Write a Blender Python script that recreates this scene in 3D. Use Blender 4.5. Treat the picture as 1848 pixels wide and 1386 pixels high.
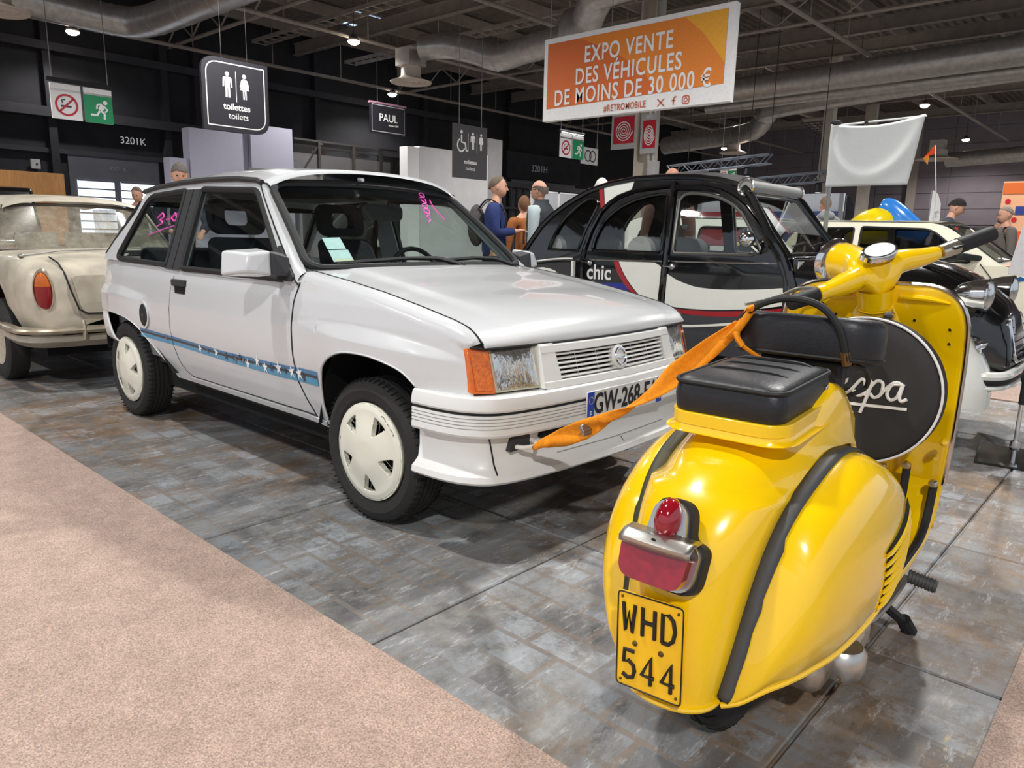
import bpy, bmesh, math, random
import numpy as np
from mathutils import Vector, Matrix
from mathutils.geometry import tessellate_polygon
random.seed(7); rng = np.random.default_rng(7)
sc = bpy.context.scene
for o in list(bpy.data.objects): bpy.data.objects.remove(o)
LINK = sc.collection.objects.link
# ------------------------------------------------------------------ camera
CAM = (2.2262, -2.3834, 1.1108); YAW, PIT, ROL = 2.30505, 0.19898, 0.02338
cd = bpy.data.cameras.new('camera'); cam = bpy.data.objects.new('camera', cd); LINK(cam)
cd.sensor_width = 36.0; cd.lens = 36.0 * 1321.77 / 1848.0; cd.clip_start = 0.05; cd.clip_end = 300
_f = Vector((math.cos(YAW) * math.cos(PIT), math.sin(YAW) * math.cos(PIT), -math.sin(PIT)))
_r = Vector((math.sin(YAW), -math.cos(YAW), 0)); _u = _r.cross(_f)
_r2 = _r * math.cos(ROL) + _u * math.sin(ROL); _u2 = _u * math.cos(ROL) - _r * math.sin(ROL)
cam.matrix_world = Matrix(((_r2.x, _u2.x, -_f.x, CAM[0]), (_r2.y, _u2.y, -_f.y, CAM[1]), (_r2.z, _u2.z, -_f.z, CAM[2]), (0, 0, 0, 1)))
sc.camera = cam
# ------------------------------------------------------------------ world, exposure
sc.view_settings.view_transform = 'Standard'; sc.view_settings.look = 'None'
sc.view_settings.exposure = 0.0; sc.view_settings.gamma = 1.0; sc.view_settings.use_curve_mapping = False
w = bpy.data.worlds.new('world'); sc.world = w; w.use_nodes = True
w.node_tree.nodes['Background'].inputs[0].default_value = (0.80, 0.87, 1.0, 1); w.node_tree.nodes['Background'].inputs[1].default_value = 0.8
# ------------------------------------------------------------------ lamps of the hall (high bay lights on rails, 7 m up)
RAIL_Z = 7.0
HALL_LAMPS = []      # (x, y, power)
def spot(x, y, z, power, size=0.16, col=(1, 0.985, 0.965), angle=150):
    ld = bpy.data.lights.new('hall_lamp_light', 'SPOT'); ld.energy = power; ld.shadow_soft_size = size; ld.color = col
    ld.spot_size = math.radians(angle); ld.spot_blend = 0.6
    lo = bpy.data.objects.new('hall_lamp_light', ld); lo.location = (x, y, z); LINK(lo)
    return lo
for (x, y, pw) in [(-1.0, -2.4, 1150), (6.0, -7.0, 2300), (-5.2, 3.4, 900), (-6.6, -7.5, 1250), (0.9, 4.6, 1700), (-12.2, 5.4, 1700), (0.5, 13.5, 1800), (-6.0, 14.0, 1500),
                   (-18, 0.1, 1500), (-18, 12.3, 1700), (-24.1, 6.3, 700), (-24.0, 18.6, 900), (-7.4, 26.3, 1500), (-12.6, 29.9, 2000), (-7.0, 33.5, 2000), (-7.9, 46.0, 1600), (-19, 37, 2200), (-12, 18.0, 1500), (2, 40, 2600), (4, 24, 2200)]:
    HALL_LAMPS.append((x, y, pw)); spot(x, y, RAIL_Z - 0.16, pw)
# ================================================================== helpers
def srgb(r, g, b):
    f = lambda c: (c / 255 / 12.92) if c <= 10 else ((c / 255 + 0.055) / 1.055) ** 2.4
    return (f(r), f(g), f(b), 1)
MATS = {}
def mat(name, col, rough=0.5, metal=0.0, coat=0.0, var=0.04, scale=30.0, bump=0.0, trans=0.0, ior=1.45, alpha=1.0, emit=None, estr=0.0, spec=0.5, col2=None, stretch=None):
    if name in MATS: return MATS[name]
    m = bpy.data.materials.new(name); m.use_nodes = True; nt = m.node_tree; b = nt.nodes['Principled BSDF']
    if len(col) == 3: col = srgb(*col)
    tc = nt.nodes.new('ShaderNodeTexCoord'); mp = nt.nodes.new('ShaderNodeMapping'); nz = nt.nodes.new('ShaderNodeTexNoise')
    nz.inputs['Scale'].default_value = scale; nz.inputs['Detail'].default_value = 3
    if stretch: mp.inputs['Scale'].default_value = stretch
    nt.links.new(tc.outputs['Object'], mp.inputs['Vector']); nt.links.new(mp.outputs['Vector'], nz.inputs['Vector'])
    rp = nt.nodes.new('ShaderNodeValToRGB')
    c2 = srgb(*col2) if col2 else tuple(min(1, c * (1 + var)) for c in col[:3]) + (1,)
    c1 = col if col2 else tuple(c * (1 - var) for c in col[:3]) + (1,)
    rp.color_ramp.elements[0].color = c1; rp.color_ramp.elements[1].color = c2
    rp.color_ramp.elements[0].position = 0.35; rp.color_ramp.elements[1].position = 0.65
    nt.links.new(nz.outputs['Fac'], rp.inputs['Fac']); nt.links.new(rp.outputs['Color'], b.inputs['Base Color'])
    b.inputs['Roughness'].default_value = rough; b.inputs['Metallic'].default_value = metal
    b.inputs['Coat Weight'].default_value = coat; b.inputs['Coat Roughness'].default_value = 0.04
    b.inputs['Transmission Weight'].default_value = trans; b.inputs['IOR'].default_value = ior
    b.inputs['Specular IOR Level'].default_value = spec; b.inputs['Alpha'].default_value = alpha
    if emit: b.inputs['Emission Color'].default_value = srgb(*emit); b.inputs['Emission Strength'].default_value = estr
    if bump:
        bp = nt.nodes.new('ShaderNodeBump'); bp.inputs['Strength'].default_value = bump; bp.inputs['Distance'].default_value = 0.01
        nt.links.new(nz.outputs['Fac'], bp.inputs['Height']); nt.links.new(bp.outputs['Normal'], b.inputs['Normal'])
    MATS[name] = m; return m
def glass_mat(name, tint=(0.75, 0.85, 0.8), op=0.25, rough=0.02, dirt=None, spec=1.0):
    """thin pane: clear film mixed with a glossy front, plus optional dust"""
    if name in MATS: return MATS[name]
    m = bpy.data.materials.new(name); m.use_nodes = True; nt = m.node_tree; nt.nodes.clear()
    out = nt.nodes.new('ShaderNodeOutputMaterial'); tr = nt.nodes.new('ShaderNodeBsdfTransparent'); tr.inputs[0].default_value = (*tint, 1)
    gl = nt.nodes.new('ShaderNodeBsdfGlossy'); gl.inputs['Roughness'].default_value = rough; gl.inputs['Color'].default_value = (spec, spec, spec, 1)
    lw = nt.nodes.new('ShaderNodeLayerWeight'); lw.inputs[0].default_value = 0.5; pw = nt.nodes.new('ShaderNodeMath'); pw.operation = 'POWER'; pw.inputs[1].default_value = 4.0; nt.links.new(lw.outputs['Facing'], pw.inputs[0])
    fr = nt.nodes.new('ShaderNodeMapRange'); fr.inputs[3].default_value = 0.035; fr.inputs[4].default_value = 0.9; nt.links.new(pw.outputs[0], fr.inputs[0])
    mx = nt.nodes.new('ShaderNodeMixShader'); nt.links.new(fr.outputs[0], mx.inputs[0]); nt.links.new(tr.outputs[0], mx.inputs[1]); nt.links.new(gl.outputs[0], mx.inputs[2])
    last = mx
    if dirt:
        tc = nt.nodes.new('ShaderNodeTexCoord'); nz = nt.nodes.new('ShaderNodeTexNoise'); nz.inputs['Scale'].default_value = dirt[1]; nz.inputs['Detail'].default_value = 8; nz.inputs['Roughness'].default_value = 0.75
        nt.links.new(tc.outputs['Object'], nz.inputs['Vector'])
        rp = nt.nodes.new('ShaderNodeMapRange'); rp.inputs[1].default_value = 0.35; rp.inputs[2].default_value = 0.7; rp.inputs[3].default_value = dirt[2]; rp.inputs[4].default_value = dirt[3]
        nt.links.new(nz.outputs['Fac'], rp.inputs[0])
        df = nt.nodes.new('ShaderNodeBsdfDiffuse'); df.inputs[0].default_value = srgb(*dirt[0])
        m2 = nt.nodes.new('ShaderNodeMixShader'); nt.links.new(rp.outputs[0], m2.inputs[0]); nt.links.new(mx.outputs[0], m2.inputs[1]); nt.links.new(df.outputs[0], m2.inputs[2]); last = m2
    nt.links.new(last.outputs[0], out.inputs[0]); MATS[name] = m; return m
# ---- objects
def thing(name, label, cat, loc=(0, 0, 0), rotz=0.0, group=None, rot=None):
    o = bpy.data.objects.new(name, None); LINK(o); o.location = loc; o.rotation_euler = rot if rot else (0, 0, rotz)
    o.empty_display_size = 0.1; o['label'] = label; o['category'] = cat
    if group: o['group'] = group
    return o
def tag(o, label, cat, group=None):
    o['label'] = label; o['category'] = cat
    if group: o['group'] = group
    return o
class B:
    """collects vertices and faces"""
    def __init__(s): s.v = []; s.f = []
    def add(s, V, F):
        n = len(s.v); s.v += [tuple(map(float, p)) for p in V]; s.f += [tuple(n + i for i in f) for f in F]; return s
    def box(s, c, d, R=None):
        V = [(sx * d[0] / 2, sy * d[1] / 2, sz * d[2] / 2) for sx in (-1, 1) for sy in (-1, 1) for sz in (-1, 1)]
        if R is not None: V = [tuple(R @ Vector(p)) for p in V]
        V = [(p[0] + c[0], p[1] + c[1], p[2] + c[2]) for p in V]
        return s.add(V, [(0, 1, 3, 2), (4, 6, 7, 5), (0, 4, 5, 1), (2, 3, 7, 6), (0, 2, 6, 4), (1, 5, 7, 3)])
    def bb(s, lo, hi): return s.box([(a + b) / 2 for a, b in zip(lo, hi)], [b - a for a, b in zip(lo, hi)])
    def tube(s, path, r, n=8, caps=True, closed=False, squash=None):
        P = [Vector(p) for p in path]; m = len(P); rr = r if hasattr(r, '__len__') else [r] * m; rings = []; prev = None
        for i in range(m):
            if closed: t = P[(i + 1) % m] - P[i - 1]
            else: t = P[min(i + 1, m - 1)] - P[max(i - 1, 0)]
            if t.length < 1e-9: t = Vector((0, 0, 1))
            t.normalize()
            if prev is None:
                a = Vector((0, 0, 1)) if abs(t.z) < 0.9 else Vector((1, 0, 0)); u = t.cross(a).normalized()
            else: u = (prev - t * prev.dot(t)); u = u.normalized() if u.length > 1e-6 else t.orthogonal().normalized()
            prev = u; v = t.cross(u)
            sq = squash if squash else (1, 1)
            rings.append([P[i] + u * (rr[i] * sq[0] * math.cos(2 * math.pi * k / n)) + v * (rr[i] * sq[1] * math.sin(2 * math.pi * k / n)) for k in range(n)])
        V = [p for g in rings for p in g]; F = []
        for i in range(m if closed else m - 1):
            j = (i + 1) % m
            for k in range(n): F.append((i * n + k, i * n + (k + 1) % n, j * n + (k + 1) % n, j * n + k))
        if caps and not closed: F += [tuple(range(n - 1, -1, -1)), tuple((m - 1) * n + k for k in range(n))]
        return s.add(V, F)
    def grid(s, G, flip=False, closeu=False, closev=False):
        """G[i][j] points"""
        m, n = len(G), len(G[0]); V = [p for row in G for p in row]; F = []
        for i in range(m if closeu else m - 1):
            for j in range(n if closev else n - 1):
                a, b, c, d = i * n + j, i * n + (j + 1) % n, ((i + 1) % m) * n + (j + 1) % n, ((i + 1) % m) * n + j
                F.append((d, c, b, a) if flip else (a, b, c, d))
        return s.add(V, F)
    def lathe(s, prof, n=24, M=None, caps=False):
        """prof [(r, h)] around local z, moved by matrix M"""
        G = []
        for r, h in prof:
            G.append([(r * math.cos(2 * math.pi * k / n), r * math.sin(2 * math.pi * k / n), h) for k in range(n)])
        if M is not None: G = [[tuple(M @ Vector(p)) for p in row] for row in G]
        s.grid(G, closev=True)
        if caps:
            m = len(prof); base = len(s.v) - m * n
            s.f.append(tuple(base + k for k in range(n - 1, -1, -1))); s.f.append(tuple(base + (m - 1) * n + k for k in range(n)))
        return s
    def poly(s, outer, holes=(), fn=None):
        """flat polygon with holes in 2-D, mapped by fn(u, v) to 3-D"""
        loops = [[Vector((p[0], p[1], 0)) for p in outer]] + [[Vector((p[0], p[1], 0)) for p in h] for h in holes]
        tri = tessellate_polygon(loops); pts = [p for l in loops for p in l]
        V = [fn(p.x, p.y) if fn else (p.x, p.y, 0) for p in pts]
        return s.add(V, [tuple(t) for t in tri])
    def prism(s, outer, fn0, fn1, holes=()):
        """solid slab between fn0(u,v) and fn1(u,v)"""
        loops = [list(outer)] + [list(h) for h in holes]
        tri = tessellate_polygon([[Vector((p[0], p[1], 0)) for p in l] for l in loops]); pts = [p for l in loops for p in l]; n = len(pts)
        V = [fn0(*p) for p in pts] + [fn1(*p) for p in pts]; F = [tuple(t) for t in tri] + [tuple(n + i for i in reversed(t)) for t in tri]
        o = 0
        for l in loops:
            k = len(l)
            for i in range(k): a, b = o + i, o + (i + 1) % k; F.append((a, b, n + b, n + a))
            o += k
        return s.add(V, F)
    def ball(s, c, r, nu=16, nv=10):
        r = r if hasattr(r, '__len__') else (r, r, r)
        G = [[(c[0] + r[0] * math.sin(math.pi * i / nv) * math.cos(2 * math.pi * k / nu), c[1] + r[1] * math.sin(math.pi * i / nv) * math.sin(2 * math.pi * k / nu), c[2] + r[2] * math.cos(math.pi * i / nv)) for k in range(nu)] for i in range(nv + 1)]
        return s.grid(G, closev=True)
    def mirror_y(s):
        n = len(s.v); V = [(x, -y, z) for x, y, z in s.v]; F = [tuple(reversed(f)) for f in s.f]; return s.add(V, F)
    def obj(s, name, m, parent=None, angle=35, fix=True, bevel=0, sub=0, solid=0):
        me = bpy.data.meshes.new(name); me.from_pydata(s.v, [], s.f)
        bm = bmesh.new(); bm.from_mesh(me); bmesh.ops.remove_doubles(bm, verts=bm.verts, dist=1e-5)
        bmesh.ops.dissolve_degenerate(bm, edges=bm.edges, dist=1e-6)
        if fix: bmesh.ops.recalc_face_normals(bm, faces=bm.faces)
        bm.to_mesh(me); bm.free()
        me.polygons.foreach_set('use_smooth', [True] * len(me.polygons)); me.set_sharp_from_angle(angle=math.radians(angle))
        o = bpy.data.objects.new(name, me); LINK(o); me.materials.append(m)
        if parent is not None: o.parent = parent
        if solid:
            md = o.modifiers.new('thickness', 'SOLIDIFY'); md.thickness = solid; md.offset = 0
        if bevel:
            md = o.modifiers.new('bevel', 'BEVEL'); md.width = bevel; md.segments = 3; md.limit_method = 'ANGLE'
        if sub:
            md = o.modifiers.new('subdivision', 'SUBSURF'); md.levels = sub; md.render_levels = sub
        return o
def structure(o): o['kind'] = 'structure'; return o
def text_obj(name, body, size, M, m, parent=None, ext=0.001, offset=0.0, align='CENTER', sx=1.0, shear=0.0, space=1.0):
    cu = bpy.data.curves.new(name, 'FONT'); cu.body = body; cu.size = size; cu.extrude = ext; cu.offset = offset; cu.align_x = align; cu.align_y = 'CENTER'; cu.shear = shear; cu.space_character = space
    cu.resolution_u = 4
    t = bpy.data.objects.new(name + '_tmp', cu); LINK(t); dg = bpy.context.evaluated_depsgraph_get()
    me = bpy.data.meshes.new_from_object(t.evaluated_get(dg)); bpy.data.objects.remove(t)
    me.transform(Matrix.Diagonal((sx, 1, 1, 1))); me.transform(M); me.name = name
    o = bpy.data.objects.new(name, me); LINK(o); me.materials.clear(); me.materials.append(m)
    if parent is not None: o.parent = parent
    return o
def frame(o, xdir, ydir):
    """matrix with local x = xdir, local y = ydir (text up), origin o"""
    x = Vector(xdir).normalized(); y = Vector(ydir).normalized(); z = x.cross(y).normalized(); y = z.cross(x)
    return Matrix(((x.x, y.x, z.x, o[0]), (x.y, y.y, z.y, o[1]), (x.z, y.z, z.z, o[2]), (0, 0, 0, 1)))
def copy_tree(o, parent=None):
    c = o.copy(); LINK(c); c.parent = parent
    for ch in list(o.children): copy_tree(ch, c)
    return c
def ip(x, pts): return float(np.interp(x, [p[0] for p in pts], [p[1] for p in pts]))
def ss(x, a, b):
    t = min(1, max(0, (x - a) / (b - a))); return t * t * (3 - 2 * t)
def circ(cx, cy, r, n=20, a0=0, ry=None): return [(cx + r * math.cos(a0 + 2 * math.pi * k / n), cy + (ry or r) * math.sin(a0 + 2 * math.pi * k / n)) for k in range(n)]
def rrect(x0, y0, x1, y1, r, n=4):
    out = []
    for cx, cy, a in ((x1 - r, y1 - r, 0), (x0 + r, y1 - r, 90), (x0 + r, y0 + r, 180), (x1 - r, y0 + r, 270)):
        out += [(cx + r * math.cos(math.radians(a + 90 * k / n)), cy + r * math.sin(math.radians(a + 90 * k / n))) for k in range(n + 1)]
    return out
def roundpoly(P, r, n=4):
    """round the corners of a polygon"""
    out = []; m = len(P)
    for i in range(m):
        p, a, b = Vector(P[i]).to_2d(), Vector(P[i - 1]).to_2d(), Vector(P[(i + 1) % m]).to_2d()
        rr = r[i] if hasattr(r, '__len__') else r
        da, db = (a - p), (b - p); k = min(rr, da.length * .48, db.length * .48); q0 = p + da.normalized() * k; q1 = p + db.normalized() * k
        for j in range(n + 1):
            t = j / n; q = q0 * (1 - t) ** 2 + p * 2 * t * (1 - t) + q1 * t * t; out.append((q.x, q.y))
    return out
def spline(P, n=8, closed=False):
    """Catmull-Rom through P"""
    P = [Vector(p) for p in P]; out = []; m = len(P)
    for i in range(m if closed else m - 1):
        p0 = P[i - 1] if (i > 0 or closed) else P[0]; p1 = P[i]; p2 = P[(i + 1) % m]; p3 = P[(i + 2) % m] if (closed or i + 2 < m) else P[-1]
        for k in range(n):
            t = k / n; out.append(0.5 * ((2 * p1) + (p2 - p0) * t + (2 * p0 - 5 * p1 + 4 * p2 - p3) * t * t + (3 * p1 - p0 - 3 * p2 + p3) * t ** 3))
    if not closed: out.append(P[-1])
    return out
# ------------------------------------------------------------------ common materials
BLACK_RUBBER = mat('black_rubber', (30, 30, 31), 0.65, bump=0.02, scale=80)
TYRE = mat('tyre_rubber', (38, 37, 36), 0.75, var=0.12, scale=60, bump=0.05)
BLACK_PLASTIC = mat('black_plastic', (26, 26, 28), 0.5)
CHROME = mat('chrome', (225, 225, 225), 0.12, 1.0)
ALU = mat('brushed_aluminium', (200, 198, 192), 0.32, 1.0)
DARKHOLE = mat('dark_cavity', (10, 10, 10), 0.9)
STEEL = mat('grey_steel', (150, 148, 145), 0.4, 0.8)
# ================================================================== the hall
def floor_mat():
    m = bpy.data.materials.new('worn_painted_concrete'); m.use_nodes = True; nt = m.node_tree; N = nt.nodes; L = nt.links; b = N['Principled BSDF']
    ge = N.new('ShaderNodeNewGeometry')
    def noise(scale, det=6, rough=0.6, st=(1, 1, 1), off=(0, 0, 0), rot=0, dist=0):
        mp = N.new('ShaderNodeMapping'); mp.inputs['Scale'].default_value = st; mp.inputs['Location'].default_value = off; mp.inputs['Rotation'].default_value = (0, 0, rot); L.new(ge.outputs['Position'], mp.inputs[0])
        n = N.new('ShaderNodeTexNoise'); n.inputs['Scale'].default_value = scale; n.inputs['Detail'].default_value = det; n.inputs['Roughness'].default_value = rough; n.inputs['Distortion'].default_value = dist; L.new(mp.outputs[0], n.inputs[0]); return n.outputs['Fac']
    def ramp(fac, stops):
        r = N.new('ShaderNodeValToRGB'); e = r.color_ramp.elements
        while len(e) < len(stops): e.new(0.5)
        for k, (p, c) in enumerate(stops): e[k].position = p; e[k].color = srgb(*c) if len(c) == 3 else c
        L.new(fac, r.inputs[0]); return r.outputs[0]
    def mix(f, a, c):
        x = N.new('ShaderNodeMix'); x.data_type = 'RGBA'; L.new(f, x.inputs[0]); L.new(a, x.inputs[6]); L.new(c, x.inputs[7]); return x.outputs[2]
    BW = lambda a, b_: [(a, (0, 0, 0, 1)), (b_, (1, 1, 1, 1))]
    base = ramp(noise(3.2, 10, 0.78, st=(1, .5, 1), dist=.5), [(0.28, (52, 52, 54)), (0.42, (98, 97, 95)), (0.56, (132, 131, 128)), (0.72, (170, 174, 178))])
    brown = ramp(noise(5, 6, 0.7, off=(3, 1, 0)), [(0.3, (84, 68, 54)), (0.7, (146, 122, 98))])
    c = mix(ramp(noise(1.5, 7, 0.7, st=(1.0, .4, 1), off=(7, 2, 0), dist=.8), BW(0.47, 0.58)), base, brown)
    # rectangular traces of old floor blocks
    br = N.new('ShaderNodeTexBrick'); mp = N.new('ShaderNodeMapping'); mp.inputs['Scale'].default_value = (3.9, 4.4, 1); mp.inputs['Rotation'].default_value = (0, 0, 0.02); L.new(ge.outputs['Position'], mp.inputs[0]); L.new(mp.outputs[0], br.inputs['Vector'])
    br.inputs['Color1'].default_value = (0, 0, 0, 1); br.inputs['Color2'].default_value = (1, 1, 1, 1); br.inputs['Mortar'].default_value = (0.5, 0.5, 0.5, 1); br.inputs['Mortar Size'].default_value = 0.05; br.inputs['Scale'].default_value = 1; br.inputs['Brick Width'].default_value = 0.9; br.inputs['Row Height'].default_value = 0.52; br.inputs['Mortar Smooth'].default_value = 0.4
    blk = ramp(br.outputs['Color'], [(0.0, (70, 70, 73)), (1.0, (164, 171, 178))])
    c = mix(ramp(noise(4.2, 12, 0.86, off=(1, 9, 0)), [(0.46, (0, 0, 0, 1)), (0.56, (0.62, 0.62, 0.62, 1))]), c, blk)
    mo = ramp(br.outputs['Fac'], [(0.3, (0, 0, 0, 1)), (1.0, (0.55, 0.55, 0.55, 1))]); mort = N.new('ShaderNodeMath'); mort.operation = 'MULTIPLY'; L.new(mo, mort.inputs[0]); L.new(ramp(noise(1.1, 5, .6, off=(5, 5, 0)), BW(.4, .6)), mort.inputs[1])
    c = mix(mort.outputs[0], c, brown)
    # dark scuffs, pale scratches, cream paint rests
    scr = ramp(noise(22, 10, 0.85, st=(1, .22, 1), rot=0.5), [(0.55, (0, 0, 0, 1)), (0.64, (.8, .8, .8, 1))]); pale = ramp(noise(3, 2), [(0, (176, 180, 184)), (1, (200, 200, 198))]); c = mix(scr, c, pale)
    dk = ramp(noise(6, 10, 0.84, st=(1, .4, 1), off=(2, 4, 0)), [(0.34, (.85, .85, .85, 1)), (0.43, (0, 0, 0, 1))]); dark = ramp(noise(4, 2), [(0, (58, 57, 58)), (1, (74, 72, 70))]); c = mix(dk, c, dark)
    cream = ramp(noise(4, 2), [(0, (205, 190, 150)), (1, (190, 170, 130))]); cm = ramp(noise(1.9, 10, 0.8, st=(1.2, .3, 1), off=(11, 3, 0)), [(0.61, (0, 0, 0, 1)), (0.635, (.85, .85, .85, 1))]); c = mix(cm, c, cream)
    L.new(c, b.inputs['Base Color'])
    rr = ramp(noise(6, 6), [(0.3, (0.40, 0.40, 0.40, 1)), (0.7, (0.62, 0.62, 0.62, 1))]); L.new(rr, b.inputs['Roughness'])
    bp = N.new('ShaderNodeBump'); bp.inputs['Strength'].default_value = 0.25; bp.inputs['Distance'].default_value = 0.004; L.new(noise(40, 6, .7), bp.inputs['Height']); L.new(bp.outputs[0], b.inputs['Normal'])
    return m
FLOORM = floor_mat()
flo = structure(B().bb((-26, -16, -0.08), (16, 50, -0.012)).obj('floor', FLOORM))
# concrete slabs, one metre square, with open joints
SX0, SY0 = -9.28, -2.32; sl = None
for i in range(14):
    for j in range(9):
        x0, y0 = SX0 + i, SY0 + j
        if sl is None:
            g = 0.005; bm = bmesh.new(); bmesh.ops.create_cube(bm, size=1.0); bmesh.ops.scale(bm, vec=(1 - 2 * g, 1 - 2 * g, 0.03), verts=bm.verts)
            bmesh.ops.bevel(bm, geom=[e for e in bm.edges if all(v.co.z > 0 for v in e.verts)], offset=0.004, segments=1, affect='EDGES'); me = bpy.data.meshes.new('concrete_slab'); bm.to_mesh(me); bm.free(); me.materials.append(FLOORM); sl = me
        o = bpy.data.objects.new('concrete_slab', sl); LINK(o); o.location = (x0 + .5, y0 + .5, -0.015 + rng.uniform(-.0012, 0)); o.parent = flo
apron = B()
for lo, hi in [((-26, -16), (SX0, 50)), ((SX0 + 14, -16), (16, 50)), ((SX0, -16), (SX0 + 14, SY0)), ((SX0, SY0 + 9), (SX0 + 14, 50))]: apron.bb((*lo, -0.011), (*hi, -0.0005))
apron.obj('floor_apron', FLOORM, flo)
# carpets
CARPET = mat('beige_carpet', (163, 138, 123), 0.95, var=0.0, scale=16, col2=(182, 156, 141), bump=0.0, spec=0.1)
_n = CARPET.node_tree; _b = _n.nodes['Principled BSDF']; _b.inputs['Sheen Weight'].default_value = 0.25
nz2 = _n.nodes.new('ShaderNodeTexNoise'); nz2.inputs['Scale'].default_value = 230; nz2.inputs['Detail'].default_value = 6; nz2.inputs['Roughness'].default_value = .7
_tc = _n.nodes['Texture Coordinate']; _n.links.new(_tc.outputs['Object'], nz2.inputs['Vector'])
_old = _b.inputs['Base Color'].links[0].from_socket; mx = _n.nodes.new('ShaderNodeMix'); mx.data_type = 'RGBA'; mx.blend_type = 'OVERLAY'; mx.inputs[0].default_value = 0.9; _mr = _n.nodes.new('ShaderNodeMapRange'); _mr.inputs[1].default_value = .36; _mr.inputs[2].default_value = .64; _mr.inputs[3].default_value = .22; _mr.inputs[4].default_value = .78; _n.links.new(nz2.outputs['Fac'], _mr.inputs[0])
_n.links.new(_old, mx.inputs[6]); _n.links.new(_mr.outputs[0], mx.inputs[7]); _n.links.new(mx.outputs[2], _b.inputs['Base Color'])
bp = _n.nodes.new('ShaderNodeBump'); bp.inputs['Strength'].default_value = 0.6; bp.inputs['Distance'].default_value = 0.006; _n.links.new(nz2.outputs['Fac'], bp.inputs['Height']); _n.links.new(bp.outputs[0], _b.inputs['Normal'])
_n.nodes['Noise Texture'].inputs['Scale'].default_value = 9; _n.nodes['Noise Texture'].inputs['Detail'].default_value = 8; _n.nodes['Noise Texture'].inputs['Roughness'].default_value = 0.7
def carpet(name, poly, lab):
    o = B().prism(poly, lambda u, v: (u, v, 0.0), lambda u, v: (u, v, 0.007)).obj(name, CARPET); tag(o, lab, 'carpet'); return o
carpet('carpet_runner', [(-12, -6.5), (8, -6.5), (8, -2.6), (2.6, -2.1), (2.04, -1.275), (-12, -1.292)], 'wide pinkish beige carpet aisle in the left foreground')
carpet('carpet_runner', [(2.047, -1.1), (2.047, 0.9), (4.2, 0.9), (4.2, -1.1)], 'beige carpet corner at the lower right behind the yellow scooter')
carpet('carpet_runner', [(.7, 4.0), (9, 4.05), (9, 4.75), (.7, 4.75)], 'narrow pinkish carpet strip beyond the black and white car')
# ------------------------------------------------------------------ ceiling
DECK = mat('ceiling_deck', (112, 102, 94), 0.8, var=0.12, scale=4)
BEAM = mat('ceiling_beam_grey', (152, 140, 130), 0.6, var=0.1, scale=3)
DARKBEAM = mat('ceiling_beam_dark', (62, 58, 56), 0.7, var=0.1, scale=3)
DUCT = mat('spiral_duct', (190, 184, 178), 0.34, 0.65, var=0.12, scale=6)
b = B(); G = []
x = -26.0; k = 0
while x < 16:
    for dx, dz in ((0, 0), (0.10, 0), (0.15, 0.09), (0.25, 0.09)): G.append([(x + dx, -16, 9.2 + dz), (x + dx, 50, 9.2 + dz)])
    x += 0.30
b.grid(G); ceil = structure(b.obj('ceiling', DECK, angle=10))
SKY = mat('skylight_dome', (210, 230, 255), 0.4, emit=(190, 215, 250), estr=2.2)
s = B().bb((-23.6, 15.3, 9.12), (-22.0, 16.6, 9.16)).obj('skylight', SKY, ceil)
b = B()
for y in (15.3, 15.95, 16.6): b.box((-22.8, y, 9.1), (1.6, .06, .08))
for xx in (-23.6, -22.8, -22.0): b.box((xx, 15.95, 9.1), (.06, 1.3, .08))
b.obj('skylight_frame', DARKBEAM, s)
def ibeam(x0, x1, y, z, h=0.45, w_=0.22, m=BEAM):
    bb = B(); bb.bb((x0, y - w_ / 2, z - h / 2), (x1, y + w_ / 2, z - h / 2 + .03)); bb.bb((x0, y - w_ / 2, z + h / 2 - .03), (x1, y + w_ / 2, z + h / 2)); bb.bb((x0, y - .015, z - h / 2), (x1, y + .015, z + h / 2)); return bb.obj('roof_beam', m, ceil)
for y in (-8, -2, 4, 10, 15.2, 20.5, 25.3, 28.0, 33, 39, 45): ibeam(-26, 16, y, 8.35)
for x in np.arange(-25, 16, 3.0):
    B().bb((x - .06, -16, 8.72), (x + .06, 50, 9.1)).obj('purlin', BEAM, ceil)
# lattice bars between beam and deck
for y in (4, 10, 20.5, 33):
    b = B()
    for x in np.arange(-26, 14, 2.0):
        b.tube([(x, y, 7.5), (x + 1.0, y, 8.2)], .03, 5); b.tube([(x + 1.0, y, 8.2), (x + 2.0, y, 7.5)], .03, 5)
    b.tube([(-26, y, 7.45), (16, y, 7.45)], .06, 6); b.obj('lattice_girder', BEAM, ceil)
for x in (-24, -18.2, -12.4, -6.4, 0, 6):
    b = B().tube([(x, -12, RAIL_Z + .12), (x, 49, RAIL_Z + .12)], .065, 8)
    for y in np.arange(-11, 48, 3.0): b.tube([(x, y, RAIL_Z + .12), (x, y, 8.7)], .018, 5)
    b.obj('light_rail', BEAM, ceil)
# cable ladders under the roof
b = B()
for y0 in (12.2, 16.2):
    for yy in (y0, y0 + .5): b.bb((-24, yy - .02, 7.75), (-6, yy + .02, 7.87))
    for x in np.arange(-24, -6, .5): b.bb((x - .02, y0, 7.77), (x + .02, y0 + .5, 7.80))
b.obj('cable_ladder', BEAM, ceil)
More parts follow.
